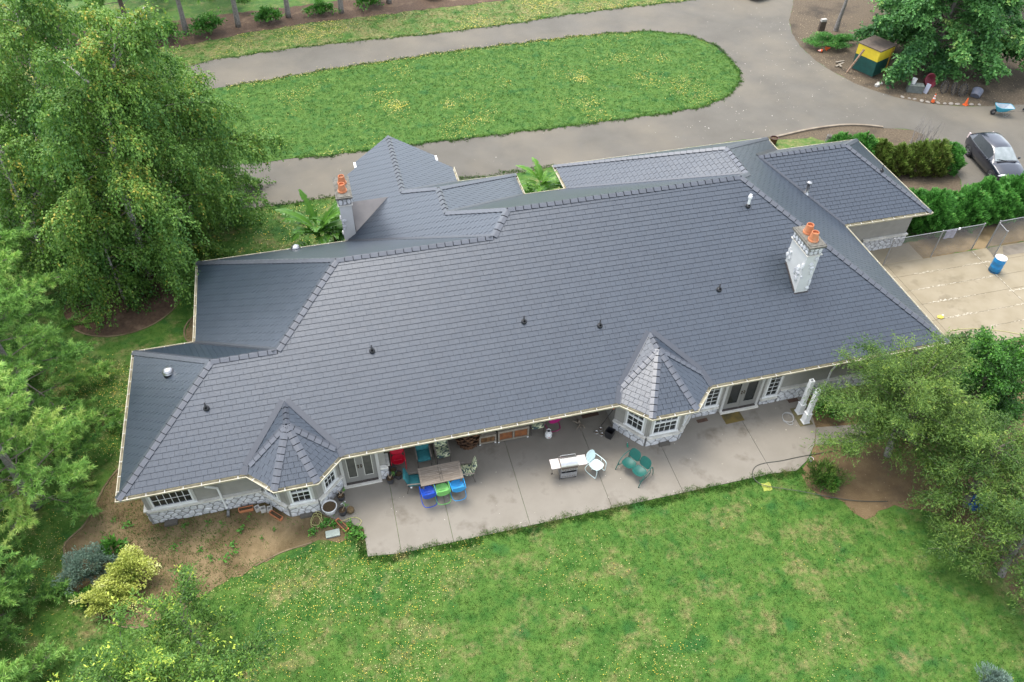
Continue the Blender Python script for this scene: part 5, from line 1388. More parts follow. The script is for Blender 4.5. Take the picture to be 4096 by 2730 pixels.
# ================================================================== PATIO FURNITURE
ZP = 0.036                                                       # top of the patio slabs
def enamel(name, c, wear=None): return mat(name, c, .5, tuple(x * .85 for x in c), scale=3, spec=.5, col3=wear, scale3=5, con3=(.70, .78))
E_BLUE = enamel('blue_enamel', (.006, .075, .50)); E_GREEN = enamel('lime_enamel', (.19, .52, .13)); E_CYAN = enamel('sky_enamel', (.03, .33, .68))
E_RED = enamel('red_enamel', (.58, .005, .03), (.40, .16, .08)); E_MINT = enamel('mint_enamel', (.66, .80, .78)); E_MAG = enamel('magenta_enamel', (.42, .006, .16)); E_DKG = enamel('dark_green_enamel', (.012, .105, .085), (.26, .17, .10))
def rr(t, k=.42):                                                 # rounded-square radius factor for angle t
    c, s = abs(math.cos(t)), abs(math.sin(t)); p = 3.2
    return (c ** p + s ** p) ** (-1 / p)
def panel(mb, w, d, fn, th=.008, nr=3, na=20):
    """rounded seat or back pan: polar grid shaped by fn(x,y)->Vector"""
    vs, fs = [fn(0, 0)], []
    for i in range(1, nr + 1):
        for k in range(na):
            t = 2 * PI * k / na; q = i / nr * rr(t); vs.append(fn(math.cos(t) * q * w / 2, math.sin(t) * q * d / 2))
    n = len(vs)
    for k in range(na): fs.append((0, 1 + k, 1 + (k + 1) % na))
    for i in range(nr - 1):
        for k in range(na): a = 1 + i * na; fs.append((a + k, a + na + k, a + na + (k + 1) % na, a + (k + 1) % na))
    mb.add(vs, fs)
    # rim
    e = 1 + (nr - 1) * na
    mb.tube([vs[e + k] for k in range(na)], th, 4, closed=True)
def lawn_chair(label, m, loc, rot, group='metal lawn chairs'):
    t = thing('metal_chair', label, 'chair', loc, rot, group)
    s = MB(); panel(s, .50, .50, lambda x, y: Vector((x, y + .02, .40 + .06 * (x * x + y * y) / .06 - .03 + .06 * y))); s.obj('seat', m, t, smooth=True)
    ca, sa = math.cos(.30), math.sin(.30)
    def bk(x, y):
        q = .035 * (1 - (x / .25) ** 2) ; v = y + .27
        return Vector((x, -.23 - v * sa - q, .40 + v * ca))
    b = MB(); panel(b, .50, .54, bk); b.obj('backrest', m, t, smooth=True)
    pts = [(.255, -.34, .66), (.275, -.12, .655), (.28, .16, .64), (.28, .26, .58), (.28, .29, .46), (.28, .26, .06), (.28, .18, .014), (.28, -.20, .014), (.17, -.38, .014)]
    full = pts + [(-x, y, z) for x, y, z in pts[::-1]]
    f = MB(); f.tube(smooth([Vector(p) for p in full], 3), .015, 6); f.obj('frame', m, t, smooth=True)
    c = MB(); c.tube([(.28, .02, .40), (-.28, .02, .40)], .011, 5); c.tube([(.26, -.28, .55), (-.26, -.28, .55)], .011, 5)
    for sx in (1, -1): c.tube([(sx * .28, .02, .40), (sx * .28, .02, .645)], .010, 5)
    c.obj('cross_bar', m, t); stuff(t.children[-1])
    return t
lawn_chair('royal blue metal chair at the near side of the table', E_BLUE, (10.77, -.93, ZP), .06)
lawn_chair('lime green metal chair between the two blue ones', E_GREEN, (11.32, -.93, ZP), .04)
lawn_chair('light blue metal chair at the near right of the table', E_CYAN, (11.93, -.90, ZP), .05)
lawn_chair('bright red metal chair near the stone pier', E_RED, (9.87, .92, ZP), PI - .03)
lawn_chair('pale mint white metal chair beside the grill', E_MINT, (17.50, -1.22, ZP), -2.62)
lawn_chair('magenta metal chair under the eave behind the gas bottle', E_MAG, (16.48, 1.50, ZP), .10)
def leafprint():
    m = bpy.data.materials.new('leaf_print_fabric'); m.use_nodes = True; nt = m.node_tree; N = nt.nodes; L = nt.links; b = N["Principled BSDF"]; b.inputs['Roughness'].default_value = .85
    tc = N.new("ShaderNodeTexCoord"); cols = []
    prev = None
    for k, (rot, c) in enumerate(((.6, (.40, .42, .24)), (-.7, (.52, .52, .34)), (1.5, (.30, .34, .20)))):
        mp = N.new("ShaderNodeMapping"); mp.inputs['Rotation'].default_value = (rot * .7, rot, rot); mp.inputs['Scale'].default_value = (6, 14, 10); mp.inputs['Location'].default_value = (k * 3.1, k, 0)
        L.new(tc.outputs['Object'], mp.inputs[0]); v = N.new("ShaderNodeTexVoronoi"); v.inputs['Scale'].default_value = 1.0; L.new(mp.outputs[0], v.inputs['Vector'])
        r = N.new("ShaderNodeMapRange"); r.inputs['From Min'].default_value = .40; r.inputs['From Max'].default_value = .34; L.new(v.outputs['Distance'], r.inputs['Value'])
        x = N.new("ShaderNodeMix"); x.data_type = 'RGBA'; L.new(r.outputs[0], x.inputs[0]); x.inputs[7].default_value = (*c, 1)
        if prev is None: x.inputs[6].default_value = (.035, .060, .062, 1)
        else: L.new(prev, x.inputs[6])
        prev = x.outputs[2]
    L.new(prev, b.inputs['Base Color']); MATS['leaf_print_fabric'] = m; return m
M_LEAFP = leafprint(); M_TEAL = mat('teal_fabric', (.018, .14, .15), .85, (.012, .105, .115), scale=9, bump=.3, bscale=60)
M_WOODG = mat('grey_arm', (.20, .175, .145), .7, (.14, .12, .10), scale=8); M_FRAME = mat('brown_frame', (.07, .06, .052), .5)
def sling_chair(label, m, loc, rot, group, tagm=True, droop=False):
    t = thing('cushioned_chair', label, 'chair', loc, rot, group)
    for sx in (1, -1):
        f = MB(); f.tube([(sx * .27, .30, 0), (sx * .27, .27, .60)], .014, 6); f.obj('leg', M_FRAME, t)
        f = MB(); f.tube([(sx * .27, -.30, 0), (sx * .27, -.22, .40), (sx * .26, -.36, .96)], .014, 6); f.obj('leg', M_FRAME, t)
        a = MB(); a.box((sx * .285, .02, .615), (.05, .60, .025)); a.obj('armrest', M_WOODG, t)
    s = MB(); s.tube([(-.27, .24, .37), (.27, .24, .37)], .013, 5); s.tube([(-.27, -.2, .37), (.27, -.2, .37)], .013, 5); s.obj('seat_rail', M_FRAME, t); stuff(t.children[-1])
    c = MB(); c.shell(lambda u, v: Vector(((u - .5) * .50, -.24 + v * .54, .44 + .035 * math.sin(PI * u) ** .5 * math.sin(PI * v) ** .5 - (.05 * max(0, v - .88) / .12))), 8, 8, -.07); c.obj('seat_cushion', m, t, smooth=True)
    c = MB(); c.shell(lambda u, v: Vector(((u - .5) * .50, -.24 - v * .16 + .05 * math.sin(PI * u) ** .5 * math.sin(PI * v) ** .5, .45 + v * .56 + (.02 * math.sin(u * 7) if droop else 0))), 8, 8, .06); c.obj('back_cushion', m, t, smooth=True)
    if tagm:
        g_ = MB(); g_.box((.27, -.12, .40), (.012, .07, .09)); g_.obj('care_tag', M_WHITE, t)
    return t
sling_chair('teal cushioned chair behind the table, facing the lawn', M_TEAL, (10.89, .90, ZP), PI, 'cushioned patio chairs', False)
sling_chair('leaf patterned cushioned chair behind the table', M_LEAFP, (11.66, .90, ZP), PI + .03, 'cushioned patio chairs', True, True)
sling_chair('teal cushioned chair at the left end of the table', M_TEAL, (10.33, -.28, ZP), -PI / 2 - .12, 'cushioned patio chairs')
sling_chair('leaf patterned cushioned chair at the right end of the table', M_LEAFP, (12.43, -.30, ZP), PI / 2 - .1, 'cushioned patio chairs', True, True)
sling_chair('leaf patterned cushioned chair under the eave beside the wooden cabinets', M_LEAFP, (15.74, 1.42, ZP), PI, 'cushioned patio chairs')
# table
M_TEAK = mat('weathered_teak', (.27, .225, .175), .85, (.17, .135, .10), scale=5, stretch=(.5, 7, 7), bump=.3, bscale=12, rand=.10, col3=(.40, .35, .29), scale3=2.5, con3=(.55, .75))
tb = thing('patio_table', 'weathered grey wooden table with plank top on the patio', 'table', (11.37, -.36, ZP), .004)
W_, D_ = 1.67, .85
for k in range(9):
    for sx in (-1, 1):
        b = MB(); b.box((sx * (W_ / 4 - .018), -D_ / 2 + .045 + (k + .5) * (D_ - .09) / 9, .70), (W_ / 2 - .14, (D_ - .09) / 9 - .006, .024)); b.obj('plank', M_TEAK, tb)
for sx in (-1, 1):
    b = MB(); b.box((sx * (W_ / 2 - .045), 0, .701), (.088, D_, .03)); b.obj('end_board', M_TEAK, tb)
    b = MB(); b.box((0, sx * (D_ / 2 - .022), .7005), (W_ - .18, .044, .028)); b.obj('edge_board', M_TEAK, tb)
    for sy in (-1, 1): b = MB(); b.box((sx * (W_ / 2 - .09), sy * (D_ / 2 - .07), .343), (.06, .06, .686)); b.obj('leg', M_TEAK, tb)
b = MB(); b.box((0, 0, .7005), (.075, D_ - .09, .027)); b.obj('centre_board', M_TEAK, tb)
b = MB(); b.lathe([(.024, 0), (.024, .003)], 12, (0, 0, .7145)); b.obj('umbrella_hole', M_DARK, tb)  # flat black disc stands in for the shade inside the hole
# grill
gr = thing('barbecue_grill', 'stainless gas grill on a wheeled cabinet with two side shelves', 'grill', (16.36, -1.08, ZP), -.06)
M_SS = mat('stainless', (.62, .61, .59), .28, (.50, .49, .47), scale=2, metal=.85, col3=(.34, .20, .08), scale3=3.5, con3=(.66, .74)); M_GREYP = mat('grey_steel_panel', (.30, .30, .30), .5, (.24, .24, .24), scale=6, metal=.3)
M_SHELF = mat('stained_shelf', (.60, .55, .52), .5, (.42, .33, .28), scale=6, contrast=(.5, .75))
b = MB()
for sx in (-1, 1): b.box((sx * .325, 0, .42), (.02, .46, .66))
b.box((0, .22, .42), (.63, .02, .66)); b.box((0, 0, .10), (.63, .46, .02)); b.obj('cabinet', M_GREYP, gr)
b = MB(); b.box((0, -.235, .26), (.65, .016, .30)); fp = b.obj('front_panel', M_GREYP, gr)
for k in range(6): b = MB(); b.box((-.25 + k * .10, -.2445, .19), (.06, .004, .035)); b.obj('vent_slot', mat('slot_brown', (.13, .095, .07), .7), fp)
b = MB(); b.box((0, -.23, .62), (.65, .03, .15)); cp_ = b.obj('control_panel', M_GREYP, gr)
for k in range(6): b = MB(); b.box((-.25 + k * .10, -.2465, .62), (.065, .004, .045)); b.obj('vent_slot', MATS['slot_brown'], cp_)
b = MB(); b.lathe([(.09, .0), (.11, .10), (.105, .10), (.08, .01)], 12, (-.15, -.05, .12), caps=False); b.obj('bowl', M_WHITE, gr)
hood = MB(); n = 10; prof = [(-.25, .70)] + [(-.25 * math.cos(PI * k / n * .92), .80 + .21 * math.sin(PI * k / n * .92)) for k in range(n + 1)] + [(.25, .70)]
vs = [(-.34, y, z) for y, z in prof] + [(.34, y, z) for y, z in prof]; m_ = len(prof)
hood.add(vs, [(i, i + 1, m_ + i + 1, m_ + i) for i in range(m_ - 1)] + [tuple(range(m_ - 1, -1, -1)), tuple(range(m_, 2 * m_))]); hood.obj('hood', M_SS, gr)
b = MB(); b.box((0, -.256, .755), (.66, .012, .10)); b.obj('hood_lip', mat('hood_brown', (.12, .095, .08), .45, metal=.5), gr)
b = MB(); b.tube([(-.30, .16, 1.00), (-.30, .16, 1.06), (.30, .16, 1.06), (.30, .16, 1.00)], .012, 6); b.obj('handle', M_SS, gr)
for sx in (-1, 1): b = MB(); b.box((sx * .54, -.0, .80), (.36, .46, .03)); b.obj('side_shelf', M_SHELF, gr)
for sx in (-1, 1):
    for sy in (-1, 1): b = MB(); b.lathe([(.02, 0), (.03, .02), (.03, .06), (.015, .09)], 8, (sx * .29, sy * .2, 0)); b.obj('caster', M_DARK, gr)
b = MB(); b.tube([(-.36, -.16, .76), (-.38, -.2, .5), (-.36, -.22, .12), (-.37, -.24, .0)], .008, 5); b.obj('gas_hose', M_DARK, gr)
sp = thing('spatula', 'spatula hanging from the left shelf of the grill', 'utensil', (15.66, -1.22, ZP)); b = MB(); b.tube([(0, 0, .74), (0, -.01, .50)], .008, 5); b.obj('handle', M_DARK, sp); b = MB(); b.box((0, -.012, .44), (.085, .006, .12)); b.obj('blade', M_FRAME, sp)
# double glider
gl = thing('double_glider', 'dark green metal two seat glider bench with worn paint', 'bench', (18.98, -1.66, ZP), 2.09)
for sx in (-1, 1):
    s = MB(); panel(s, .52, .50, lambda x, y, sx=sx: Vector((sx * .265 + x, y + .04, .38 + .06 * (x * x + y * y) / .06 - .02 + .05 * y))); s.obj('seat', E_DKG, gl, smooth=True)
    s = MB(); panel(s, .50, .50, lambda x, y, sx=sx: Vector((sx * .265 + x, -.22 - (y + .25) * .32 - .03 * (1 - (x / .25) ** 2), .42 + (y + .25) * .92))); s.obj('backrest', E_DKG, gl, smooth=True)
    f = MB(); f.tube(smooth([Vector(p) for p in [(sx * .60, .42, 0), (sx * .60, .30, .28), (sx * .60, .20, .46), (sx * .60, -.05, .60), (sx * .57, -.34, .62), (sx * .60, -.44, .30), (sx * .60, -.48, 0)]], 3), .019, 6); f.obj('leg_frame', E_DKG, gl, smooth=True)
    f = MB(); f.tube(smooth([Vector(p) for p in [(sx * .54, .32, .40), (sx * .56, .30, .24), (sx * .56, 0, .18), (sx * .56, -.30, .24), (sx * .54, -.30, .50)]], 3), .014, 6); f.obj('swing_arm', E_DKG, gl, smooth=True)
f = MB(); f.tube([(-.56, .05, .35), (.56, .05, .35)], .014, 5); f.obj('cross_bar', E_DKG, gl)
f = MB(); f.tube([(-.56, -.30, .52), (.56, -.30, .52)], .014, 5); f.obj('cross_bar', E_DKG, gl)
# palm stump
ps = thing('palm_stump', 'large brown scaly palm trunk section standing under the eave', 'palm trunk', (12.80, 1.30, ZP)); b = MB(); b.lathe([(.20, 0), (.34, .12), (.42, .40), (.44, .70), (.38, 1.0), (.26, 1.15)], 16); b.obj('core', mat('palm_core', (.045, .025, .014), .9), ps)
M_STUB = mat('palm_stub', (.12, .055, .022), .85, (.055, .026, .012), scale=6, rand=.35, bump=.5, bscale=15)
r_ = random.Random(4); sb = MB(); sb.add([(-.08, 0, .0), (0, 0, -.06), (.08, 0, 0), (.07, .02, .14), (0, .05, .20), (-.07, .02, .14), (0, .075, .03), (0, .06, .13)], [(0, 1, 6), (1, 2, 6), (2, 3, 7, 6), (3, 4, 7), (4, 5, 7), (5, 0, 6, 7), (0, 5, 4, 3, 2, 1)]); sbm = sb.mesh('frond_stub', M_STUB)
for j in range(9):
    for k in range(11):
        z = .06 + j * .118; rad = np.interp(z, [0, .12, .4, .7, 1.0, 1.15], [.20, .34, .42, .44, .38, .26]); a = 2 * PI * (k + .5 * (j % 2)) / 11
        o = link('frond_stub', sbm, ps, (rad * math.cos(a) * .98, rad * math.sin(a) * .98, z), (r_.uniform(-.5, -.15), r_.uniform(-.15, .15), a - PI / 2)); o.scale = (1.3, 1.2, 1.1)
# wooden cabinets
M_OLDW = mat('old_grey_wood', (.26, .225, .175), .85, (.18, .15, .11), scale=6, stretch=(1, 4, 4), rand=.08); M_REED = mat('reed', (.26, .14, .055), .8, (.13, .07, .03), scale=9, rand=.25); M_RUST = mat('rust_panel', (.24, .085, .025), .85, (.13, .05, .02), scale=5, bump=.3)
def cabinet(label, x0, x1, y, d, h, kind):
    t = thing('wooden_cabinet', label, 'cabinet', ((x0 + x1) / 2, y + d / 2, ZP), 0, None); w = x1 - x0; z0 = .10
    for sx in (-1, 1):
        for sy in (-1, 1):
            b = MB(); b.box((sx * (w / 2 - .035), sy * (d / 2 - .035), (z0 + h) / 2), (.07, .07, h - z0)); b.obj('corner_post', M_OLDW, t)
            b = MB(); b.lathe([(.03, 0), (.045, .03), (.03, .06), (.012, .10)], 8, (sx * (w / 2 - .04), sy * (d / 2 - .05), 0)); b.obj('caster', M_WHITE, t)
    b = MB(); b.box((0, -d / 2 + .03, z0 + .04), (w - .14, .05, .08)); b.obj('bottom_rail', M_OLDW, t); b = MB(); b.box((0, -d / 2 + .03, h - .05), (w - .14, .05, .08)); b.obj('top_rail', M_OLDW, t)
    b = MB(); b.box((0, .02, (z0 + h) / 2), (w - .10, d - .09, h - z0 - .06)); b.obj('carcass', M_DARK if kind == 1 else M_RUST, t)
    if kind == 0:
        n = 16
        for k in range(n): b = MB(); b.lathe([(.013, 0), (.013, h - z0 - .20)], 6, (-w / 2 + .10 + (w - .20) * (k + .5) / n, -d / 2 + .025, z0 + .09)); b.obj('reed', M_REED, t)
        for k in range(3): b = MB(); b.box((0, -d / 2 + d * (k + .5) / 3, h + .012), (w, d / 3 - .006, .024)); b.obj('top_plank', M_OLDW, t)
        b = MB(); b.lathe([(.055, 0), (.06, .09), (.05, .09), (.045, .02)], 10, (-w / 2 + .12, -d / 2 + .13, h + .025), caps=False); b.obj('jar', M_WOODG, t)
    else:
        for k in (-1, 1): b = MB(); b.box((k * (w / 4 - .01), -d / 2 + .022, (z0 + h) / 2), (w / 2 - .13, .02, h - z0 - .22)); b.obj('rust_panel', M_RUST, t)
        b = MB(); b.box((0, -d / 2 + .03, (z0 + h) / 2), (.07, .05, h - z0 - .16)); b.obj('mullion', M_OLDW, t)
        for sy in (-1, 1): b = MB(); b.box((0, sy * (d / 2 - .05), h + .015), (w, .10, .03)); b.obj('top_rim', M_OLDW, t)
        for sx in (-1, 1): b = MB(); b.box((sx * (w / 2 - .05), 0, h + .0145), (.10, d - .20, .029)); b.obj('top_rim', M_OLDW, t)
        b = MB(); b.box((0, 0, h - .03), (w - .2, d - .2, .02)); b.obj('lid', M_GREYP, t)
cabinet('smaller wooden cabinet with reed front on casters under the eave', 13.24, 13.96, 1.08, .55, .58, 0)
cabinet('longer wooden cabinet with two rusty panels on casters under the eave', 14.02, 15.34, 1.04, .60, .72, 1)
# gas bottle, bucket, bowls
gb = thing('propane_tank', 'white propane gas bottle standing on the patio', 'gas bottle', (16.14, .88, ZP)); M_TANK = mat('tank_white', (.72, .72, .70), .4, (.64, .63, .60), scale=4)
b = MB(); b.lathe([(.10, 0), (.10, .03), (.13, .04), (.155, .10), (.155, .24), (.13, .30), (.07, .335)], 18); b.obj('body', M_TANK, gb, smooth=True)
b = MB(); b.lathe([(.095, .31), (.10, .45), (.092, .45), (.087, .31)], 14, caps=False); b.obj('collar', M_TANK, gb); b = MB(); b.lathe([(.03, .33), (.03, .38), (.045, .385), (.045, .41), (0, .415)], 8); b.obj('valve', M_DARK, gb)
b = MB(); b.box((-.02, -.1535, .17), (.05, .006, .03)); b.obj('red_label', mat('label_red', (.55, .04, .03), .5), gb)
def bowl(label, x, y):
    t = thing('dog_bowl', label, 'bowl', (x, y, ZP), 0, 'steel bowls on the patio'); b = MB(); b.lathe([(.10, 0), (.085, .045), (.088, .05), (.072, .05), (.06, .012), (0, .010)], 16, caps=False); b.obj('bowl', M_SS, t, smooth=True); b = MB(); b.lathe([(.063, .02), (0, .021)], 12, caps=False); b.obj('kibble', mat('kibble', (.20, .13, .07), .9, (.11, .07, .04), scale=40), t)
bowl('steel bowl on the left of the three beside the black bin', 18.18, .63); bowl('steel bowl at the back of the three beside the black bin', 18.40, .75); bowl('steel bowl nearest the lawn of the three', 18.36, .47)
bk_ = thing('square_bin', 'black square bin at the foot of the bay window', 'bin', (18.63, .30, ZP), .75); b = MB(); o_, i_ = .165, .145
b.add([(sx * o_ * k, sy * o_ * k, z) for z, k in ((0, .78), (.42, 1.0), (.42, .9), (.02, .70)) for sx, sy in ((-1, -1), (1, -1), (1, 1), (-1, 1))], [(j * 4 + k, j * 4 + (k + 1) % 4, (j + 1) * 4 + (k + 1) % 4, (j + 1) * 4 + k) for j in range(3) for k in range(4)] + [(3, 2, 1, 0), (12, 13, 14, 15)]); b.obj('bin_body', M_DARK, bk_)
b = MB(); b.tube([(-.165, -.165, .42), (.165, -.165, .42), (.165, .165, .42), (-.165, .165, .42)], .010, 4, closed=True); b.obj('rim', M_DARK, bk_)
bt = thing('bottle', 'small green bottle lying at the foot of the bay window', 'bottle', (19.21, -.32, ZP + .03), 1.3); M_ = Matrix.Rotation(PI / 2, 4, 'Y'); b = MB(); b.lathe([(.028, -.10), (.03, -.09), (.03, .05), (.012, .09), (.012, .12)], 10, M=M_); b.obj('glass', mat('green_plastic', (.02, .30, .20), .3), bt, smooth=True); b = MB(); b.lathe([(.014, .12), (.014, .145)], 8, M=M_); b.obj('cap', M_WHITE, bt)
dw = thing('driftwood', 'pale gnarled driftwood root lying under the eave', 'driftwood', (17.62, 1.18, ZP)); r_ = random.Random(3)
for k in range(9):
    a = r_.uniform(0, 6.28); l_ = r_.uniform(.18, .42); b = MB(); b.tube([(0, 0, .08), (l_ * .5 * math.cos(a), l_ * .5 * math.sin(a), r_.uniform(.05, .16)), (l_ * math.cos(a), l_ * math.sin(a), r_.uniform(.02, .12))], [.05, .03, .012], 5); b.obj('root', mat('driftwood', (.30, .255, .19), .9, (.13, .105, .08), scale=7), dw)
br_ = thing('broom', 'long broom handle with a red grip leaning on the bay window', 'broom', (18.50, .95, ZP)); b = MB(); b.tube([(0, 0, 0), (.30, -.25, 1.25)], .013, 6); b.obj('stick', M_DARK, br_); b = MB(); b.tube([(.305, -.254, 1.27), (.34, -.283, 1.42)], .018, 6); b.obj('grip', mat('red_grip', (.60, .09, .04), .5), br_)
# pots
M_SOIL = mat('potting_soil', (.10, .065, .03), .95, (.055, .035, .018), scale=25, bump=.8, bscale=60); M_BPOT = mat('black_pot', (.025, .025, .028), .55, (.05, .05, .055), scale=6)
def plantpot(label, x, y, r, h, m, stem=False, z=0.0, soil=True, group='plant pots on the patio'):
    t = thing('plant_pot', label, 'pot', (x, y, ZP + z), 0, group); b = MB(); b.lathe([(r * .78, 0), (r * .97, h * .9), (r * 1.04, h * .9), (r * 1.04, h), (r * .93, h), (r * .90, h * .8)], 20, caps=False); b.obj('pot', m, t, smooth=False)
    b = MB(); b.lathe([(r * .92, h * .82), (0, h * .84)], 16, caps=False); b.obj('soil', M_SOIL, t)
    if stem:
        for k in range(stem):
            a = k * 2.1; s = MB(); s.tube([(0, 0, h * .8), (.06 * math.cos(a), .06 * math.sin(a), h + .10), (.16 * math.cos(a), .16 * math.sin(a), h + (.16 if k else .30))], [.018, .014, .006], 5); s.obj('stem', mat('bare_stem', (.33, .25, .16), .9), t)
        n = 26; P = rng.normal(0, .04, (n, 3)) + np.array([.16, 0, h + .30]); stuff(leaf_mesh('leaf_tuft', P, rng.normal(0, 1, (n, 3)), .08, .035, rng.uniform(.3, .9, n), LF['bush'], t))
    return t
plantpot('big white round tub of soil at the corner of the left bay', 7.00, -.56, .285, .30, M_TANK); plantpot('black pot with bare stems against the left bay', 7.47, -.14, .15, .25, M_BPOT, 4); plantpot('black pot beside the brown root ball on the patio', 7.46, -.83, .155, .28, M_BPOT, 1)
plantpot('black pot with a bent bare stem in front of the stone pier', 9.43, .20, .155, .28, M_BPOT, 2); plantpot('black pot right of the stone pier near the red chair', 9.79, .33, .15, .28, M_BPOT); plantpot('stack of black pots between the stone pier and the red chair', 9.60, .46, .155, .46, M_BPOT)
plantpot('small pale pot at the right edge of the patio', 26.24, -2.82, .085, .16, M_TANK)
t = thing('root_ball', 'brown dried root ball standing beside a black pot', 'root ball', (7.76, -.80, ZP)); b = MB(); b.lathe([(.10, 0), (.14, .05), (.145, .16), (.12, .21), (0, .22)], 14); b.obj('root_mass', mat('root_ball', (.16, .11, .05), .95, (.09, .06, .03), scale=30, bump=1, bscale=50), t)
t = thing('pipe_fitting', 'white plastic T piece of pipe lying on the patio', 'pipe', (7.51, -.36, ZP + .02), .3); b = MB(); b.tube([(-.11, 0, 0), (.11, .03, 0)], .018, 6); b.obj('run', M_WHITE, t); b = MB(); b.tube([(.0, .0, 0), (.01, -.16, 0)], .016, 6); b.obj('branch_pipe', M_WHITE, t)
def trough(label, x, y, l, w, rot, z=.005):
    t = thing('planter_trough', label, 'planter', (x, y, z), rot, 'terracotta planter troughs'); b = MB()
    b.add([(sx * l / 2 * k, sy * w / 2 * (k if k == 1 else k * .95), zz) for zz, k in ((0, .92), (.16, 1.0), (.16, .92), (.12, .90)) for sx, sy in ((-1, -1), (1, -1), (1, 1), (-1, 1))], [(j * 4 + k, j * 4 + (k + 1) % 4, (j + 1) * 4 + (k + 1) % 4, (j + 1) * 4 + k) for j in range(3) for k in range(4)] + [(3, 2, 1, 0)]); b.obj('trough', M_TERRA, t)
    b = MB(); b.box((0, 0, .115), (l * .9, w * .84, .012)); b.obj('soil', M_SOIL, t)
trough('terracotta trough among the weeds at the patio corner', 7.38, -1.38, .66, .17, -1.02, .03); trough('terracotta trough against the front wall left of the bay', 3.88, .22, .55, .17, .02); trough('terracotta trough along the slanting side of the left bay', 4.98, -.34, .60, .16, -.80)
M_CINDER = mat('cinder_block', (.50, .48, .44), .9, (.40, .38, .34), scale=8, bump=.3)
def cinder(label, x, y, rot, z=0.0):
    t = thing('cinder_block', label, 'block', (x, y, z), rot, 'grey concrete blocks'); b = MB()
    for yy in (-.08, .08): b.box((0, yy, .10), (.19, .03, .20))
    for xx in (-.0775, .0775): b.box((xx, 0, .10), (.035, .13, .1995))
    b.box((0, 0, .06), (.12, .13, .08)); b.obj('block', M_CINDER, t)
cinder('pale concrete block leaning left of the three by the bay', 4.30, .14, .4); cinder('middle pale concrete block of three by the bay', 4.52, .05, .1); cinder('right pale concrete block of three by the bay', 4.76, .0, .0)
t = thing('valve_box_lid', 'pale green rectangular lid of a utility box in the grass', 'lid', (7.0, -1.62, .0), .02); b = MB(); b.box((0, 0, .04), (.50, .27, .08)); b.obj('box', M_GREYP, t); b = MB(); b.box((0, 0, .09), (.52, .29, .022)); b.obj('lid', mat('lid_green', (.33, .38, .33), .7, (.27, .31, .27), scale=6), t)
def hose(name, label, pts, r, m, z=.05):
    o = MB(); o.tube(smooth([Vector((*p, z if len(p) == 2 else p[2])) if len(p) == 2 else Vector(p) for p in pts], 6), r, 6); return tag(o.obj(name, m, smooth=True), label, 'hose')
M_HOSEY = mat('yellow_hose', (.42, .40, .16), .5); M_HOSED = mat('dark_hose', (.055, .058, .045), .5); M_HOSEG = mat('grey_hose', (.42, .42, .40), .4)
cpts = [(6.45 + .20 * math.cos(a) + .03 * math.sin(3 * a), -1.0 + .30 * math.sin(a) + .015 * a, .03 + .006 * a) for a in np.linspace(0, 14, 40)]
hose('garden_hose', 'pale yellow hose coiled in the soil with a loop on the patio', cpts + [(6.75, -1.2, .08), (7.1, -1.12, .10), (7.45, -1.17, .10), (7.7, -1.10, .06), (7.92, -1.12, .06), (8.1, -1.32, .06), (7.98, -1.52, .06), (7.75, -1.62, .08)], .013, M_HOSEY)
hose('garden_hose', 'dark hose lying across the patio and onto the lawn', [(27.6, -2.6, .03), (26.61, -2.56, .05), (25.8, -2.54, .05), (25.05, -2.54, .05), (24.27, -2.49, .05), (23.84, -2.6, .05), (23.58, -2.95, .06), (23.66, -3.35, .08), (24.01, -3.6, .08), (25.13, -4.11, .08), (26.82, -4.92, .05), (28.2, -5.3, .03)], .015, M_HOSED)
hose('hose_loop', 'grey hose loop lying beside the white columns', [(26.40 + .24 * math.cos(a) * (1 + .1 * math.sin(2 * a)), -.57 + .26 * math.sin(a) - (.10 if -2.2 < a < -1.0 else 0), .05 + .008 * (a + 3)) for a in np.linspace(-3, 8, 34)], .013, M_HOSEG)
hose('garden_hose', 'yellow hose stretched along the near edge of the concrete deck', [(36.6, 2.5, .055), (37.2, 2.46, .055), (37.92, 2.32, .055), (39.0, 1.9, .055), (39.9, 1.42, .055), (41.5, .8, .03)], .014, M_HOSEY)
def mat_flat(name, label, x, y, w, d, m, rot=0.0, z=ZP):
    t = MB(); n = 6; t.prism([(-w / 2, -d / 2), (w / 2, -d / 2), (w / 2, d / 2), (-w / 2, d / 2)], 0, .012); o = t.obj(name, m, None, loc=(x, y, z), rot=(0, 0, rot)); return tag(o, label, 'mat')
M_MAT = mat('door_mat', (.15, .105, .025), .95, (.10, .075, .022), scale=3, bump=.5, bscale=60, col3=(.06, .048, .02), scale3=1.5); M_RUGB = mat('brown_mat', (.10, .058, .038), .95, (.07, .04, .028), scale=5)
mat_flat('door_mat', 'olive gold door mat in front of the right french doors', 24.12, .045, .86, .56, M_MAT, .02); mat_flat('small_mat', 'small brown mat at the wall left of the right french doors', 22.78, .19, .48, .17, M_RUGB, .04); mat_flat('small_mat', 'small brown mat at the wall near the white columns', 27.12, .30, .48, .18, M_RUGB, .02); mat_flat('small_mat', 'brown mat under the eave beside the right bay', 18.2, 1.75, .75, .5, M_RUGB, .05)
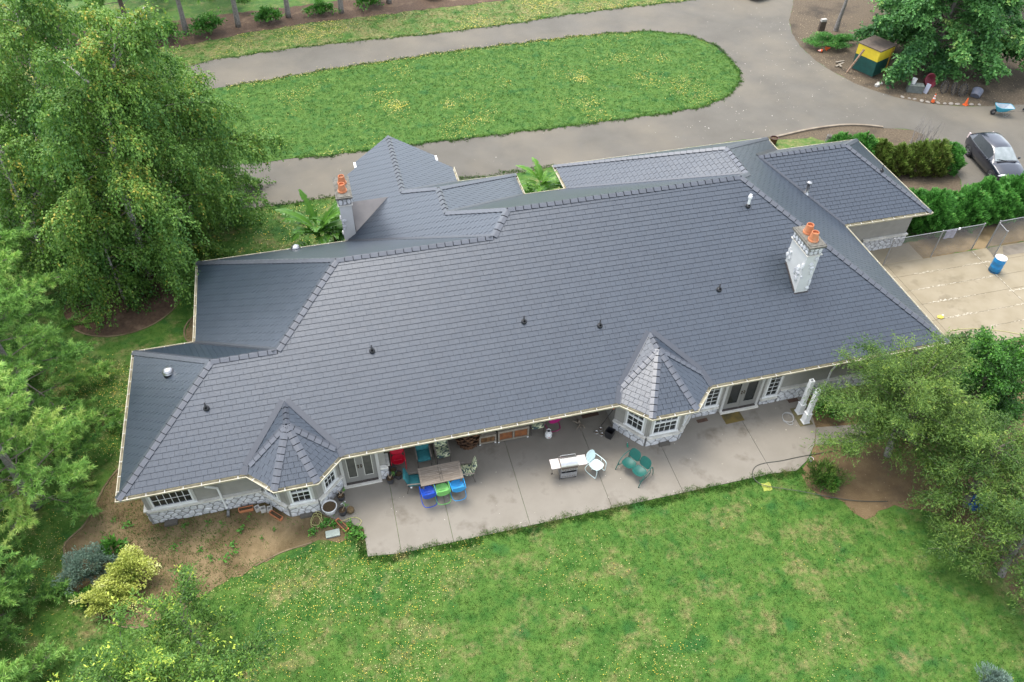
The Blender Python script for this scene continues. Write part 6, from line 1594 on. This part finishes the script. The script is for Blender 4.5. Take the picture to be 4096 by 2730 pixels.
# white porch columns on plywood squares
M_PLY = mat('damp_plywood', (.15, .125, .055), .9, (.095, .085, .04), scale=4)
for k, (x, y, px, py, lab, pl) in enumerate(((27.05, -.37, 27.05, -.36, 'white square porch column nearer the house, open at the top', 'mossy plywood square under the rear white column'), (27.03, -.90, 27.02, -.86, 'white square porch column nearer the lawn, open at the top', 'mossy plywood square under the front white column'))):
    o = mat_flat('plywood_square', pl, px, py, .60, .50, M_PLY, -.02); o['category'] = 'plywood'
    t = thing('porch_column', lab, 'column', (x, y, ZP + .013), .02, 'white porch columns')
    b = MB(); w = .085; z1 = 2.05
    for sx, sy, dx, dy in ((1, 0, .012, 2 * w), (-1, 0, .012, 2 * w), (0, 1, 2 * w - .026, .012), (0, -1, 2 * w - .026, .012)): b.box((sx * (w - .006), sy * (w - .006), .55 + (z1 - .55) / 2), (dx, dy, z1 - .55))
    b.obj('shaft', M_WHITE, t); b = MB(); b.box((0, 0, .29), (.25, .25, .56), taper=.97); b.obj('plinth', M_WHITE, t); b = MB(); b.box((0, 0, .02), (.30, .30, .04)); b.obj('base_moulding', M_WHITE, t); b = MB(); b.box((0, 0, .575), (.27, .27, .02)); b.obj('plinth_cap', M_WHITE, t)
    b = MB(); b.box((0, 0, 1.9), (.135, .135, .02)); b.obj('hollow_shade', M_DARK, t)  # black plug painted as the shade inside the hollow shaft
tp = MB(); r_ = random.Random(8); tp.shell(lambda u, v: Vector(((u - .5) * 1.0, (v - .5) * .7, .22 + .14 * math.sin(u * 9 + v * 4) * math.cos(v * 8) + .05 * math.sin(17 * u + 9 * v))), 14, 10, .01); tag(tp.obj('tarp', mat('blue_tarp', (.01, .12, .52), .4), loc=(31.5, -6.3, .12), rot=(0, 0, .3)), 'crumpled bright blue tarp under the trees at the right', 'tarp')
# ================================================================== REAR YARD OBJECTS
def interp(xs, ys, x): return float(np.interp(x, xs, ys))
M_TYRE = mat('tyre_rubber', (.022, .022, .023), .8); M_RIM = mat('alloy_rim', (.30, .30, .31), .35, metal=.7)
def cr(ctrl, t):
    n = len(ctrl) - 1; f = min(max(t, 0), n - 1e-6); i = int(f); u = f - i
    p0, p1, p2, p3 = ctrl[max(i - 1, 0)], ctrl[i], ctrl[i + 1], ctrl[min(i + 2, n)]
    return .5 * ((2 * p1) + (p2 - p0) * u + (2 * p0 - 5 * p1 + 4 * p2 - p3) * u * u + (3 * p1 - p0 - 3 * p2 + p3) * u ** 3)
def car(label, loc, rot, paint, glass):
    """hatchback, nose towards local -Y"""
    t = thing('parked_car', label, 'car', loc, rot)
    Y = [0, .10, .45, .95, 1.22, 2.02, 2.85, 3.65, 4.18, 4.38, 4.45]
    BW = [.50, .72, .84, .88, .885, .89, .89, .87, .80, .74, .62]; BZ = [.55, .68, .80, .90, .94, .97, 1.0, 1.04, 1.06, .95, .70]
    TW = [.44, .62, .70, .74, .74, .57, .60, .57, .60, .60, .50]; TZ = [.56, .70, .84, .95, .99, 1.45, 1.51, 1.46, 1.13, .98, .72]; CZ = [.57, .72, .88, 1.0, 1.04, 1.51, 1.57, 1.52, 1.16, 1.0, .73]
    LZ = [.30, .24, .20, .18, .18, .18, .18, .20, .26, .32, .38]
    NS = 44; rings = []
    stn = [k * (len(Y) - 1) / NS for k in range(NS + 1)]
    for s in stn:
        y = cr(Y, s); bw, bz, tw, tz, cz, lz = [cr(a, s) for a in (BW, BZ, TW, TZ, CZ, LZ)]
        half = [(bw * .80, lz), (bw * .95, lz + .05), (bw * 1.0, .45 + (bz - .45) * .1), (bw * 1.0, (.45 + bz) / 2), (bw * .985, bz - .04), (bw * .96, bz), (bw * .96 + (tw - bw * .96) * .5 + .015, bz + (tz - bz) * .5), (tw + .02, tz - .02), (tw * .93, tz + (cz - tz) * .25), (tw * .5, tz + (cz - tz) * .8), (0, cz)]
        ring = [Vector((x, y - 2.2, z)) for x, z in half] + [Vector((-x, y - 2.2, z)) for x, z in half[-2::-1]]
        rings.append(ring)
    n = len(rings[0]); body, gl_ = MB(), {}
    def region(i, k):
        y = (rings[i][0].y + rings[i + 1][0].y) / 2 + 2.2; kk = k if k < 10 else 19 - k
        if kk in (5, 6) and 1.55 < y < 3.75: return 'side_window' if k < 10 else 'side_window_b'
        if kk in (8, 9) and 1.24 < y < 2.02: return 'windscreen'
        if kk in (8, 9) and 3.62 < y < 4.16: return 'rear_window'
        return None
    vs = [v for r in rings for v in r]; bf = []
    for i in range(NS):
        for k in range(n - 1):
            f = (i * n + k, i * n + k + 1, (i + 1) * n + k + 1, (i + 1) * n + k); g_ = region(i, k)
            if g_: gl_.setdefault(g_, []).append(f)
            else: bf.append(f)
    bf += [tuple(range(n)), tuple(NS * n + k for k in range(n - 1, -1, -1))]
    for i in range(NS): bf.append((i * n, (i + 1) * n, (i + 1) * n + n - 1, i * n + n - 1))
    body.add(vs, bf); bo = body.obj('body', paint, t, smooth=True); rm = bmesh.new(); rm.from_mesh(bo.data); bmesh.ops.recalc_face_normals(rm, faces=rm.faces); rm.to_mesh(bo.data); rm.free()
    for nm, fs in gl_.items():
        g_ = MB(); g_.add(vs, fs); o = g_.obj(nm.replace('_b', ''), glass if nm != 'windscreen' else MATS['car_windscreen'], t, smooth=True)
        rm = bmesh.new(); rm.from_mesh(o.data); bmesh.ops.delete(rm, geom=[v for v in rm.verts if not v.link_faces], context='VERTS'); rm.to_mesh(o.data); rm.free()
    for sx in (-1, 1):
        for yy in (.86, 3.56):
            wh = MB(); M = Matrix.Translation((sx * .80, yy - 2.2, .32)) @ Matrix.Rotation(PI / 2 * sx, 4, 'Y')
            wh.lathe([(.19, -.10), (.30, -.10), (.32, -.07), (.32, .07), (.30, .10), (.20, .10)], 24, M=M, caps=False); w = wh.obj('wheel', M_TYRE, t, smooth=True)
            rr_ = MB(); rr_.lathe([(.20, .06), (.205, .09), (.19, .09)], 20, M=M, caps=False)
            for k in range(5): a = k * 2 * PI / 5; rr_.box((.10, 0, .085), (.20, .05, .02), M @ Matrix.Rotation(a, 4, 'Z'))
            rr_.obj('rim', M_RIM, w); hb_ = MB(); hb_.lathe([(.20, .05), (0, .055)], 16, M=M, caps=False); hb_.obj('brake_disc', M_DARK, w)
            ar = MB(); M2 = Matrix.Translation((sx * .868, yy - 2.2, .34)) @ Matrix.Rotation(PI / 2 * sx, 4, 'Y'); ar.lathe([(.375, -.20), (.375, .022), (.335, .024), (.335, -.20)], 24, M=M2, caps=False); ar.obj('wheel_arch', M_DARK, t)
        h = MB(); M = Matrix.Translation((sx * .66, -1.98, .73)) @ Matrix.Rotation(-.5 * sx, 4, 'Z') @ Matrix.Rotation(-.5, 4, 'X'); h.lathe([(.0, -.05), (.10, -.045), (.15, 0), (.11, .05), (0, .07)], 14, M=M @ Matrix.Scale(1.9, 4, (0, 1, 0)), caps=False, sy=.95); h.obj('headlight', MATS['lamp_glass'], t, smooth=True)
        h = MB(); h.box((sx * .74, 2.04, .98), (.10, .16, .34), taper=.8); h.obj('tail_light', MATS['tail_glass'], t)
        h = MB(); M = Matrix.Translation((sx * .99, -.62, 1.0)); h.lathe([(0, -.07), (.07, -.05), (.09, 0), (.06, .06), (0, .07)], 10, M=M @ Matrix.Scale(.6, 4, (0, 1, 0)), caps=False); h.obj('mirror', paint, t, smooth=True)
        for yy in (-.15, .85): h = MB(); h.box((sx * .895, yy, .90), (.02, .16, .03)); h.obj('door_handle', paint, t)
        wp_ = MB(); wp_.tube([(sx * .05, -.99, 1.055), (sx * .05 - .50, -.86, 1.10)], .010, 4); wp_.obj('wiper', M_DARK, t)
    c = MB(); c.box((0, -1.00, 1.035), (1.20, .09, .02)); c.obj('cowl', M_DARK, t); c = MB(); c.box((0, -2.16, .43), (.9, .08, .10)); c.obj('grille', M_DARK, t)
    return t
mat('car_windscreen', (.30, .33, .33), .06, (.20, .23, .23), scale=2, spec=.8); mat('lamp_glass', (.80, .82, .82), .15); mat('tail_glass', (.62, .50, .48), .15)  # pale windscreen colour paints in the sky reflected by the glass
M_CARP = mat('graphite_paint', (.014, .018, .030), .30, (.012, .015, .025), scale=1.5, metal=.1, coat=1.0); M_CARB = mat('blue_car_paint', (.02, .07, .20), .25, metal=.4, coat=1.0); M_CARG = mat('car_glass', (.010, .014, .015), .12, spec=.35)
car('dark grey hatchback parked behind the conifer hedge', (47.87, 14.36, .01), -.17 + 0.0, M_CARP, M_CARG)
car('blue car at the top edge, only its front bumper in view', (45.0, 42.05, .01), .30, M_CARB, M_CARG)
# wheelbarrow
wb = thing('wheelbarrow', 'turquoise wheelbarrow with pale scratched tray on the drive', 'wheelbarrow', (52.12, 19.80, .012), -.32)
M_TUB = mat('turquoise_plastic', (.04, .30, .42), .45, (.05, .35, .46), scale=4); M_TUBIN = mat('scratched_tray', (.42, .44, .45), .6, (.30, .36, .40), scale=3)
top = [(.05, -.32), (.25, -.36), (1.02, -.34), (1.10, -.26), (1.10, .26), (1.02, .34), (.25, .36), (.05, .32), (-.02, .15), (-.02, -.15)]
b = MB(); n = len(top); bot = [(.40 + (x - .5) * .50, y * .55) for x, y in top]; b.add([(x, y, .62 + .05 * (x < .2)) for x, y in top] + [(x, y, .30) for x, y in bot], [(k, n + k, n + (k + 1) % n, (k + 1) % n) for k in range(n)] + [tuple(range(n, 2 * n))]); b.obj('tray', M_TUB, wb)
b = MB(); top2 = [(.53 + (x - .53) * .97, y * .97) for x, y in top]; bot2 = [(.40 + (x - .5) * .48, y * .52) for x, y in top]; b.add([(x, y, .618 + .05 * (x < .2)) for x, y in top2] + [(x, y, .31) for x, y in bot2], [((k + 1) % n, n + (k + 1) % n, n + k, k) for k in range(n)] + [tuple(range(2 * n - 1, n - 1, -1))]); b.obj('tray_lining', M_TUBIN, wb)
b = MB(); b.tube([(x, y, .625 + .05 * (x < .2)) for x, y in top], .016, 5, closed=True); b.obj('rim', M_TUB, wb)
b = MB(); M = Matrix.Translation((0, 0, .20)) @ Matrix.Rotation(PI / 2, 4, 'X'); b.lathe([(.09, -.05), (.16, -.06), (.20, -.03), (.20, .03), (.16, .06), (.09, .05)], 18, M=M, caps=False); w = b.obj('wheel', M_TYRE, wb, smooth=True); b = MB(); b.lathe([(.10, -.03), (.10, .03)], 12, M=M); b.obj('rim', M_RIM, w)
for sy in (-1, 1):
    b = MB(); b.tube([(-.02, sy * .08, .20), (.35, sy * .20, .28), (1.70, sy * .30, .52)], .018, 6); b.obj('handle', M_WOODG, wb); b = MB(); b.tube([(.55, sy * .22, .30), (.62, sy * .24, .02), (.80, sy * .24, .02), (.95, sy * .26, .38)], .014, 5); b.obj('leg', M_STEEL, wb)
# bin at the right edge
bn = thing('wheelie_bin', 'blue wheeled bin cut off by the right edge of the picture', 'bin', (54.75, 19.55, .012), .2); M_BIN = mat('bin_blue', (.01, .10, .45), .45)
b = MB(); b.box((0, 0, .53), (.48, .54, .92), taper=1.0); b.obj('bin_body', M_BIN, bn); b = MB(); b.box((0, 0, 1.02), (.56, .62, .06)); b.obj('lid', M_BIN, bn)
for sy in (-1, 1): b = MB(); b.lathe([(.12, -.025), (.12, .025)], 16, M=Matrix.Translation((-.24, sy * .22, .12)) @ Matrix.Rotation(PI / 2, 4, 'X')); b.obj('wheel', M_TYRE, bn)
# traffic cones
M_ORANGE = mat('cone_orange', (.80, .13, .02), .5, (.62, .10, .02), scale=5)
def cone(label, x, y, h, stripes, tilt=None, z=.012):
    t = thing('traffic_cone', label, 'cone', (x, y, z), .3, 'orange traffic cones'); M = Matrix.Identity(4)
    if tilt: M = Matrix.Translation((0, 0, .11)) @ Matrix.Rotation(tilt[1], 4, 'Z') @ Matrix.Rotation(tilt[0], 4, 'Y')
    b = MB(); b.box((0, 0, .015), (.28, .28, .03), M); b.obj('base', M_DARK if stripes else M_ORANGE, t); b = MB(); b.lathe([(.115, .03), (.025, h), (0, h)], 16, M=M, caps=False); b.obj('cone_body', M_ORANGE, t)
    if stripes:
        for a, c in ((.42, .58), (.72, .84)): b = MB(); b.lathe([(.117 - .09 * a + .0015, .03 + (h - .03) * a), (.117 - .09 * c + .0015, .03 + (h - .03) * c)], 16, M=M, caps=False); b.obj('stripe', M_WHITE, t)
cone('striped orange traffic cone at the edge of the drive', 49.2, 22.1, .62, True); cone('plain orange cone in front of the heap of wheels', 51.17, 21.3, .50, False)
cone('toppled orange cone beside the low juniper, left one', 45.65, 30.5, .34, True, (1.5, 2.6)); cone('toppled orange cone beside the low juniper, right one', 46.1, 30.75, .34, False, (1.45, -.4))
# shed
sh = thing('storage_shed', 'small plywood shed painted dark green below and yellow above', 'shed', (47.10, 26.24, 0), math.atan2(.45, 1.08)); M_SGR = mat('shed_green', (.008, .075, .060), .6, (.006, .055, .045), scale=3, col3=(.07, .07, .055), scale3=9, con3=(.66, .76)); M_SYE = mat('shed_yellow', (.74, .56, .035), .6, (.66, .49, .03), scale=3); M_SBR = mat('shed_brown', (.11, .082, .06), .85, (.075, .056, .042), scale=5)
w, d = 1.75, 1.75
sh.location = (47.05, 26.1, 0)
for nm, z0, z1, m in (('lower_wall', .10, 1.16, M_SGR), ('upper_wall', 1.163, 1.90, M_SYE)):
    for p, q in (((0, 0), (w, .03)), ((0, .035), (.03, d)), ((w - .03, .035), (w, d)), ((.035, d - .03), (w - .035, d))):
        b = MB(); b.prism([(p[0], p[1]), (q[0], p[1]), (q[0], q[1]), (p[0], q[1])], z0, z1); b.obj(nm, m, sh)
b = MB(); b.prism([(-.06, -.06), (w + .10, -.06), (w + .10, d + .06), (-.06, d + .06)], 1.903, 1.97); b.obj('roof', M_SBR, sh)
for x in (.1, .85, 1.6): b = MB(); b.box((x, d / 2, .05), (.09, d, .10)); b.obj('skid', M_SBR, sh)
b = MB(); b.box((1.49, -.03, .90), (.14, .05, 1.75)); b.obj('trim_board', mat('ochre_board', (.42, .24, .04), .7), sh)
pk = MB(); pk.tube([(45.80, 27.25, .0), (46.38, 27.0, 1.75)], .075, 4); tag(pk.obj('timber_post', mat('rough_timber', (.20, .105, .05), .85, (.34, .25, .18), scale=9)), 'rough timber post leaning against the green and yellow shed', 'post')
for k, (x, y, l, r, lab) in enumerate(((45.9, 28.4, 1.1, .5, 'weathered plank on the ground left of the shed, longest'), (46.1, 28.75, .8, .2, 'weathered plank behind the longest plank by the shed'), (45.75, 28.15, .5, 1.3, 'short pale board by the shed'))):
    b = MB(); b.box((0, 0, .03), (l, .14, .03)); tag(b.obj('plank', M_OLDW, None, loc=(x, y, .02 + .035 * k), rot=(0, .05, r)), lab, 'plank')
for k, (x, y, r, lab) in enumerate(((46.8, 25.0, .4, 'concrete block lying in the litter below the shed'), (47.15, 25.25, -.2, 'flat concrete paver beside the block below the shed'))):
    b = MB(); b.box((0, 0, .07 - .03 * k), (.34, .22, .14 - .06 * k)); tag(b.obj('paver', M_CINDER, None, loc=(x, y, .006), rot=(0, 0, r)), lab, 'block')
# junk under the maple
t = thing('concrete_tank', 'grey rectangular concrete trough at the edge of the litter', 'trough', (48.85, 23.75, .006), -.42); b = MB(); b.box((0, 0, .24), (1.0, .5, .48)); b.obj('body', mat('mossy_concrete', (.14, .155, .14), .9, (.10, .115, .10), scale=5), t); b = MB(); b.box((0, 0, .49), (1.04, .54, .03)); b.obj('lid', MATS['mossy_concrete'], t)
t = thing('bucket', 'white plastic bucket standing on the concrete trough', 'bucket', (48.75, 23.95, .512)); b = MB(); b.lathe([(.13, 0), (.155, .30), (.165, .30), (.165, .34), (.145, .34), (.12, .03)], 16, caps=False); b.obj('pail', M_TANK, t)
t = thing('garden_tub', 'red round tub tipped on its side under the maple', 'tub', (50.35, 24.3, .35)); M = Matrix.Rotation(1.0, 4, 'X'); b = MB(); b.lathe([(.30, -.25), (.46, .12), (.48, .12), (.48, .15), (.43, .15), (.28, -.22), (0, -.22)], 20, M=M, caps=False); b.obj('tub', mat('tub_red', (.22, .03, .05), .55, (.15, .025, .035), scale=3), t)
t = thing('board', 'grey blue board leaning against the concrete trough', 'board', (49.45, 23.35, .006), .3); b = MB(); b.box((0, 0, .32), (.05, .30, .66), Matrix.Rotation(.22, 4, 'Y')); b.obj('sheet', mat('bluegrey_board', (.36, .38, .45), .7), t)
for k, (x, y, a, lab) in enumerate(((50.75, 23.2, .3, 'wire wheel leaning left in the heap under the maple'), (51.25, 22.85, .5, 'wire wheel in the middle of the heap under the maple'), (51.75, 22.55, .2, 'wire wheel leaning right in the heap under the maple'))):
    t = thing('rake_wheel', lab, 'wheel', (x, y, .36), a, 'old wire wheels'); M = Matrix.Rotation(PI / 2 - .3, 4, 'X')
    b = MB(); b.tube([(.40 * math.cos(q), .40 * math.sin(q), 0) for q in np.linspace(0, 2 * PI, 20)[:-1]], .035, 6, closed=True, M=M); b.obj('rim', M_TYRE, t)
    for q in range(14): b = MB(); an = q * 2 * PI / 14; b.tube([(0, 0, 0), (.52 * math.cos(an), .52 * math.sin(an), .05)], .012, 4, M=M); b.obj('tine', M_TWIG, t)
t = thing('tub_chair', 'dark blue grey tub shaped garden chair tipped over by the heap', 'chair', (52.55, 22.15, .25), .7); M = Matrix.Rotation(1.1, 4, 'Y'); b = MB(); b.lathe([(.30, -.30), (.36, .25), (.34, .25), (.28, -.26), (0, -.26)], 18, M=M, caps=False); b.obj('shell', mat('slate_plastic', (.09, .11, .15), .6, (.14, .14, .17), scale=6), t); b = MB(); b.lathe([(.12, -.1), (.12, .22), (0, .22)], 12, M=M); b.obj('inner_pot', M_TERRA, t)
t = thing('dead_trunk', 'grey dead tree trunk standing at the top right beside the maple', 'trunk', (48.6, 33.6, 0)); b = MB(); b.tube([(0, 0, 0), (.05, .05, .8), (.2, .1, 2.0), (.3, .3, 3.4)], [.20, .15, .12, .05], 8); b.obj('trunk', M_BARKG, t)
t = thing('block_stand', 'concrete blocks stacked into a stand under the maple', 'block stand', (47.5, 33.9, 0)); b = MB(); b.box((0, 0, .35), (.5, .2, .7)); b.obj('upright', M_SBR, t); b = MB(); b.box((0, 0, .80), (.42, .22, .18)); b.obj('block', M_CINDER, t)
r_ = random.Random(12)
for k in range(11):
    b = MB(); b.lathe([(0, -.02), (.14, .0), (.16, .05), (.10, .10), (0, .11)], 8, caps=False, sy=.7); x, y = [(47.6, 23.2), (47.95, 22.9), (48.25, 22.75), (48.6, 22.45), (48.9, 22.2), (49.5, 21.95), (49.9, 21.75), (50.3, 21.65), (50.7, 21.5), (51.6, 21.25), (52.1, 21.1)][k]
    o = b.obj('edge_stone', mat('edge_stone', (.26, .235, .20), .9, (.19, .17, .145), scale=6), None, loc=(x, y, .0), rot=(0, 0, r_.uniform(0, 3))); o.scale = (r_.uniform(.7, 1.4),) * 2 + (.7,); tag(o, 'flat stone edging the litter bed beside the drive', 'stone', 'stones edging the drive')
t = thing('log_post', 'short cut log standing in the bed by the kerb', 'stump', (39.65, 19.2, 0)); b = MB(); b.lathe([(.17, 0), (.15, .45), (.15, .47)], 12); b.obj('log', M_BARKG, t); b = MB(); b.lathe([(.12, .472), (0, .474)], 12, caps=False); b.obj('cut_face', M_SOOT, t)
plantpot('dark red glazed pot beside the rear corner of the roof', 36.15, 19.75, .24, .42, mat('oxblood_glaze', (.07, .025, .02), .35), group=None)
# barrel on the deck
br2 = thing('drum_barrel', 'blue plastic barrel with a white top on the concrete deck', 'barrel', (41.60, 5.86, .042)); b = MB(); b.lathe([(.27, 0), (.29, .03), (.285, .28), (.295, .30), (.295, .33), (.285, .35), (.285, .60), (.295, .62), (.285, .65), (.285, .84), (.27, .87)], 24, caps=False); b.obj('barrel', mat('barrel_blue', (.012, .20, .44), .4, (.010, .16, .36), scale=5), br2, smooth=True); b = MB(); b.lathe([(.285, .86), (.285, .885), (.26, .885), (.25, .875), (0, .875)], 24, caps=False); b.obj('lid', M_TANK, br2); b = MB(); b.lathe([(.288, .02), (.290, .10)], 24, caps=False); b.obj('dark_band', M_DARK, br2)
t = thing('toy', 'small yellow toy lying on the concrete deck', 'toy', (36.7, 3.42, .042)); b = MB(); b.lathe([(.14, 0), (.17, .05), (.12, .08), (.04, .10)], 12, sy=.7); b.obj('toy_body', mat('toy_yellow', (.70, .55, .06), .5), t); b = MB(); b.lathe([(.05, .08), (.05, .15), (0, .16)], 8, (.08, 0, 0)); b.obj('knob', mat('toy_white', (.75, .7, .5), .5), t)
# chain link fences
M_GALV = mat('fence_galvanised', (.30, .30, .30), .5, metal=.5); M_WIRE = mat('fence_wire', (.16, .155, .15), .6, metal=.4)
def fence(label, posts, h, gate=False):
    t = thing('chain_link_fence', label, 'fence', (posts[0][0], posts[0][1], .04)); ox, oy = posts[0]
    for (x, y) in posts: b = MB(); b.lathe([(.030, 0), (.030, h), (.036, h), (.036, h + .03), (0, h + .045)], 8, (x - ox, y - oy, 0), caps=False); b.obj('post', M_GALV, t)
    for (x0, y0), (x1, y1) in zip(posts[:-1], posts[1:]):
        b = MB(); b.tube([(x0 - ox, y0 - oy, h - .02), (x1 - ox, y1 - oy, h - .02)], .018, 6); b.obj('top_rail', M_GALV, t)
        d = Vector((x1 - x0, y1 - y0)); L_ = d.length; d.normalize(); mb = MB(); sp = .085; k = -h
        while k < L_:
            for sg in (1, -1):
                a, c = (k, 0.02), (k + h, h - .03)
                if sg < 0: a, c = (k + h, 0.02), (k, h - .03)
                # clip to panel
                (u0, z0), (u1, z1) = a, c
                def cl(u0, z0, u1, z1):
                    for lim, s_ in ((0, 1), (L_, -1)):
                        if (u0 - lim) * s_ < 0 and (u1 - lim) * s_ < 0: return None
                        if (u0 - lim) * s_ < 0: f = (lim - u0) / (u1 - u0); u0, z0 = lim, z0 + (z1 - z0) * f
                        elif (u1 - lim) * s_ < 0: f = (lim - u1) / (u0 - u1); u1, z1 = lim, z1 + (z0 - z1) * f
                    return u0, z0, u1, z1
                r = cl(u0, z0, u1, z1)
                if r and abs(r[0] - r[2]) > .01:
                    p = Vector((x0 - ox + d.x * r[0], y0 - oy + d.y * r[0], r[1])); q = Vector((x0 - ox + d.x * r[2], y0 - oy + d.y * r[2], r[3])); mb.tube([p, q], .0045, 3)
            k += sp
        stuff(mb.obj('wire_mesh', M_WIRE, t))
    return t
fence('grey chain link fence between the garage wing and the gateway', [(36.2, 7.6), (39.05, 7.62), (41.57, 7.66)], 1.72); fence('grey chain link fence right of the gateway', [(42.5, 7.66), (46.0, 7.75), (49.5, 7.85)], 1.72); fence('open chain link gate leaf at the gateway', [(42.46, 7.60), (42.36, 6.88)], 1.66)
tw = MB(); tw.shell(lambda u, v: Vector((u * .62, -.03 - .02 * math.sin(u * 9) + (.03 if v > .97 else 0), 1.72 - .55 * (1 - v) + .02 * math.sin(u * 5) * (1 - v))), 10, 8, .008); tag(tw.obj('towel', mat('grey_towel', (.27, .26, .29), .9, (.20, .19, .22), scale=6), loc=(39.25, 7.62, .04)), 'grey cloth hanging over the chain link fence', 'towel')
t = MB(); t.box((0, 0, 0), (.10, .05, .12)); tag(t.obj('peg', M_WHITE, loc=(40.0, 7.60, 1.74)), 'white clip on the fence rail beside the cloth', 'clip')
struct(sheet('drain_pad', [(42.9, 6.8), (45.5, 6.75), (45.5, 7.5), (43.4, 7.5)], .047, mat('wet_concrete', (.13, .11, .08), .6, (.20, .17, .13), scale=2)))
struct(sheet('yellowed_patch', ragged([(23.72, -3.72), (24.12, -3.72), (24.10, -3.34), (23.75, -3.36)], .12, .03, 3), .012, mat('yellowed_grass', (.30, .32, .05), .9, (.22, .27, .05), scale=9)))
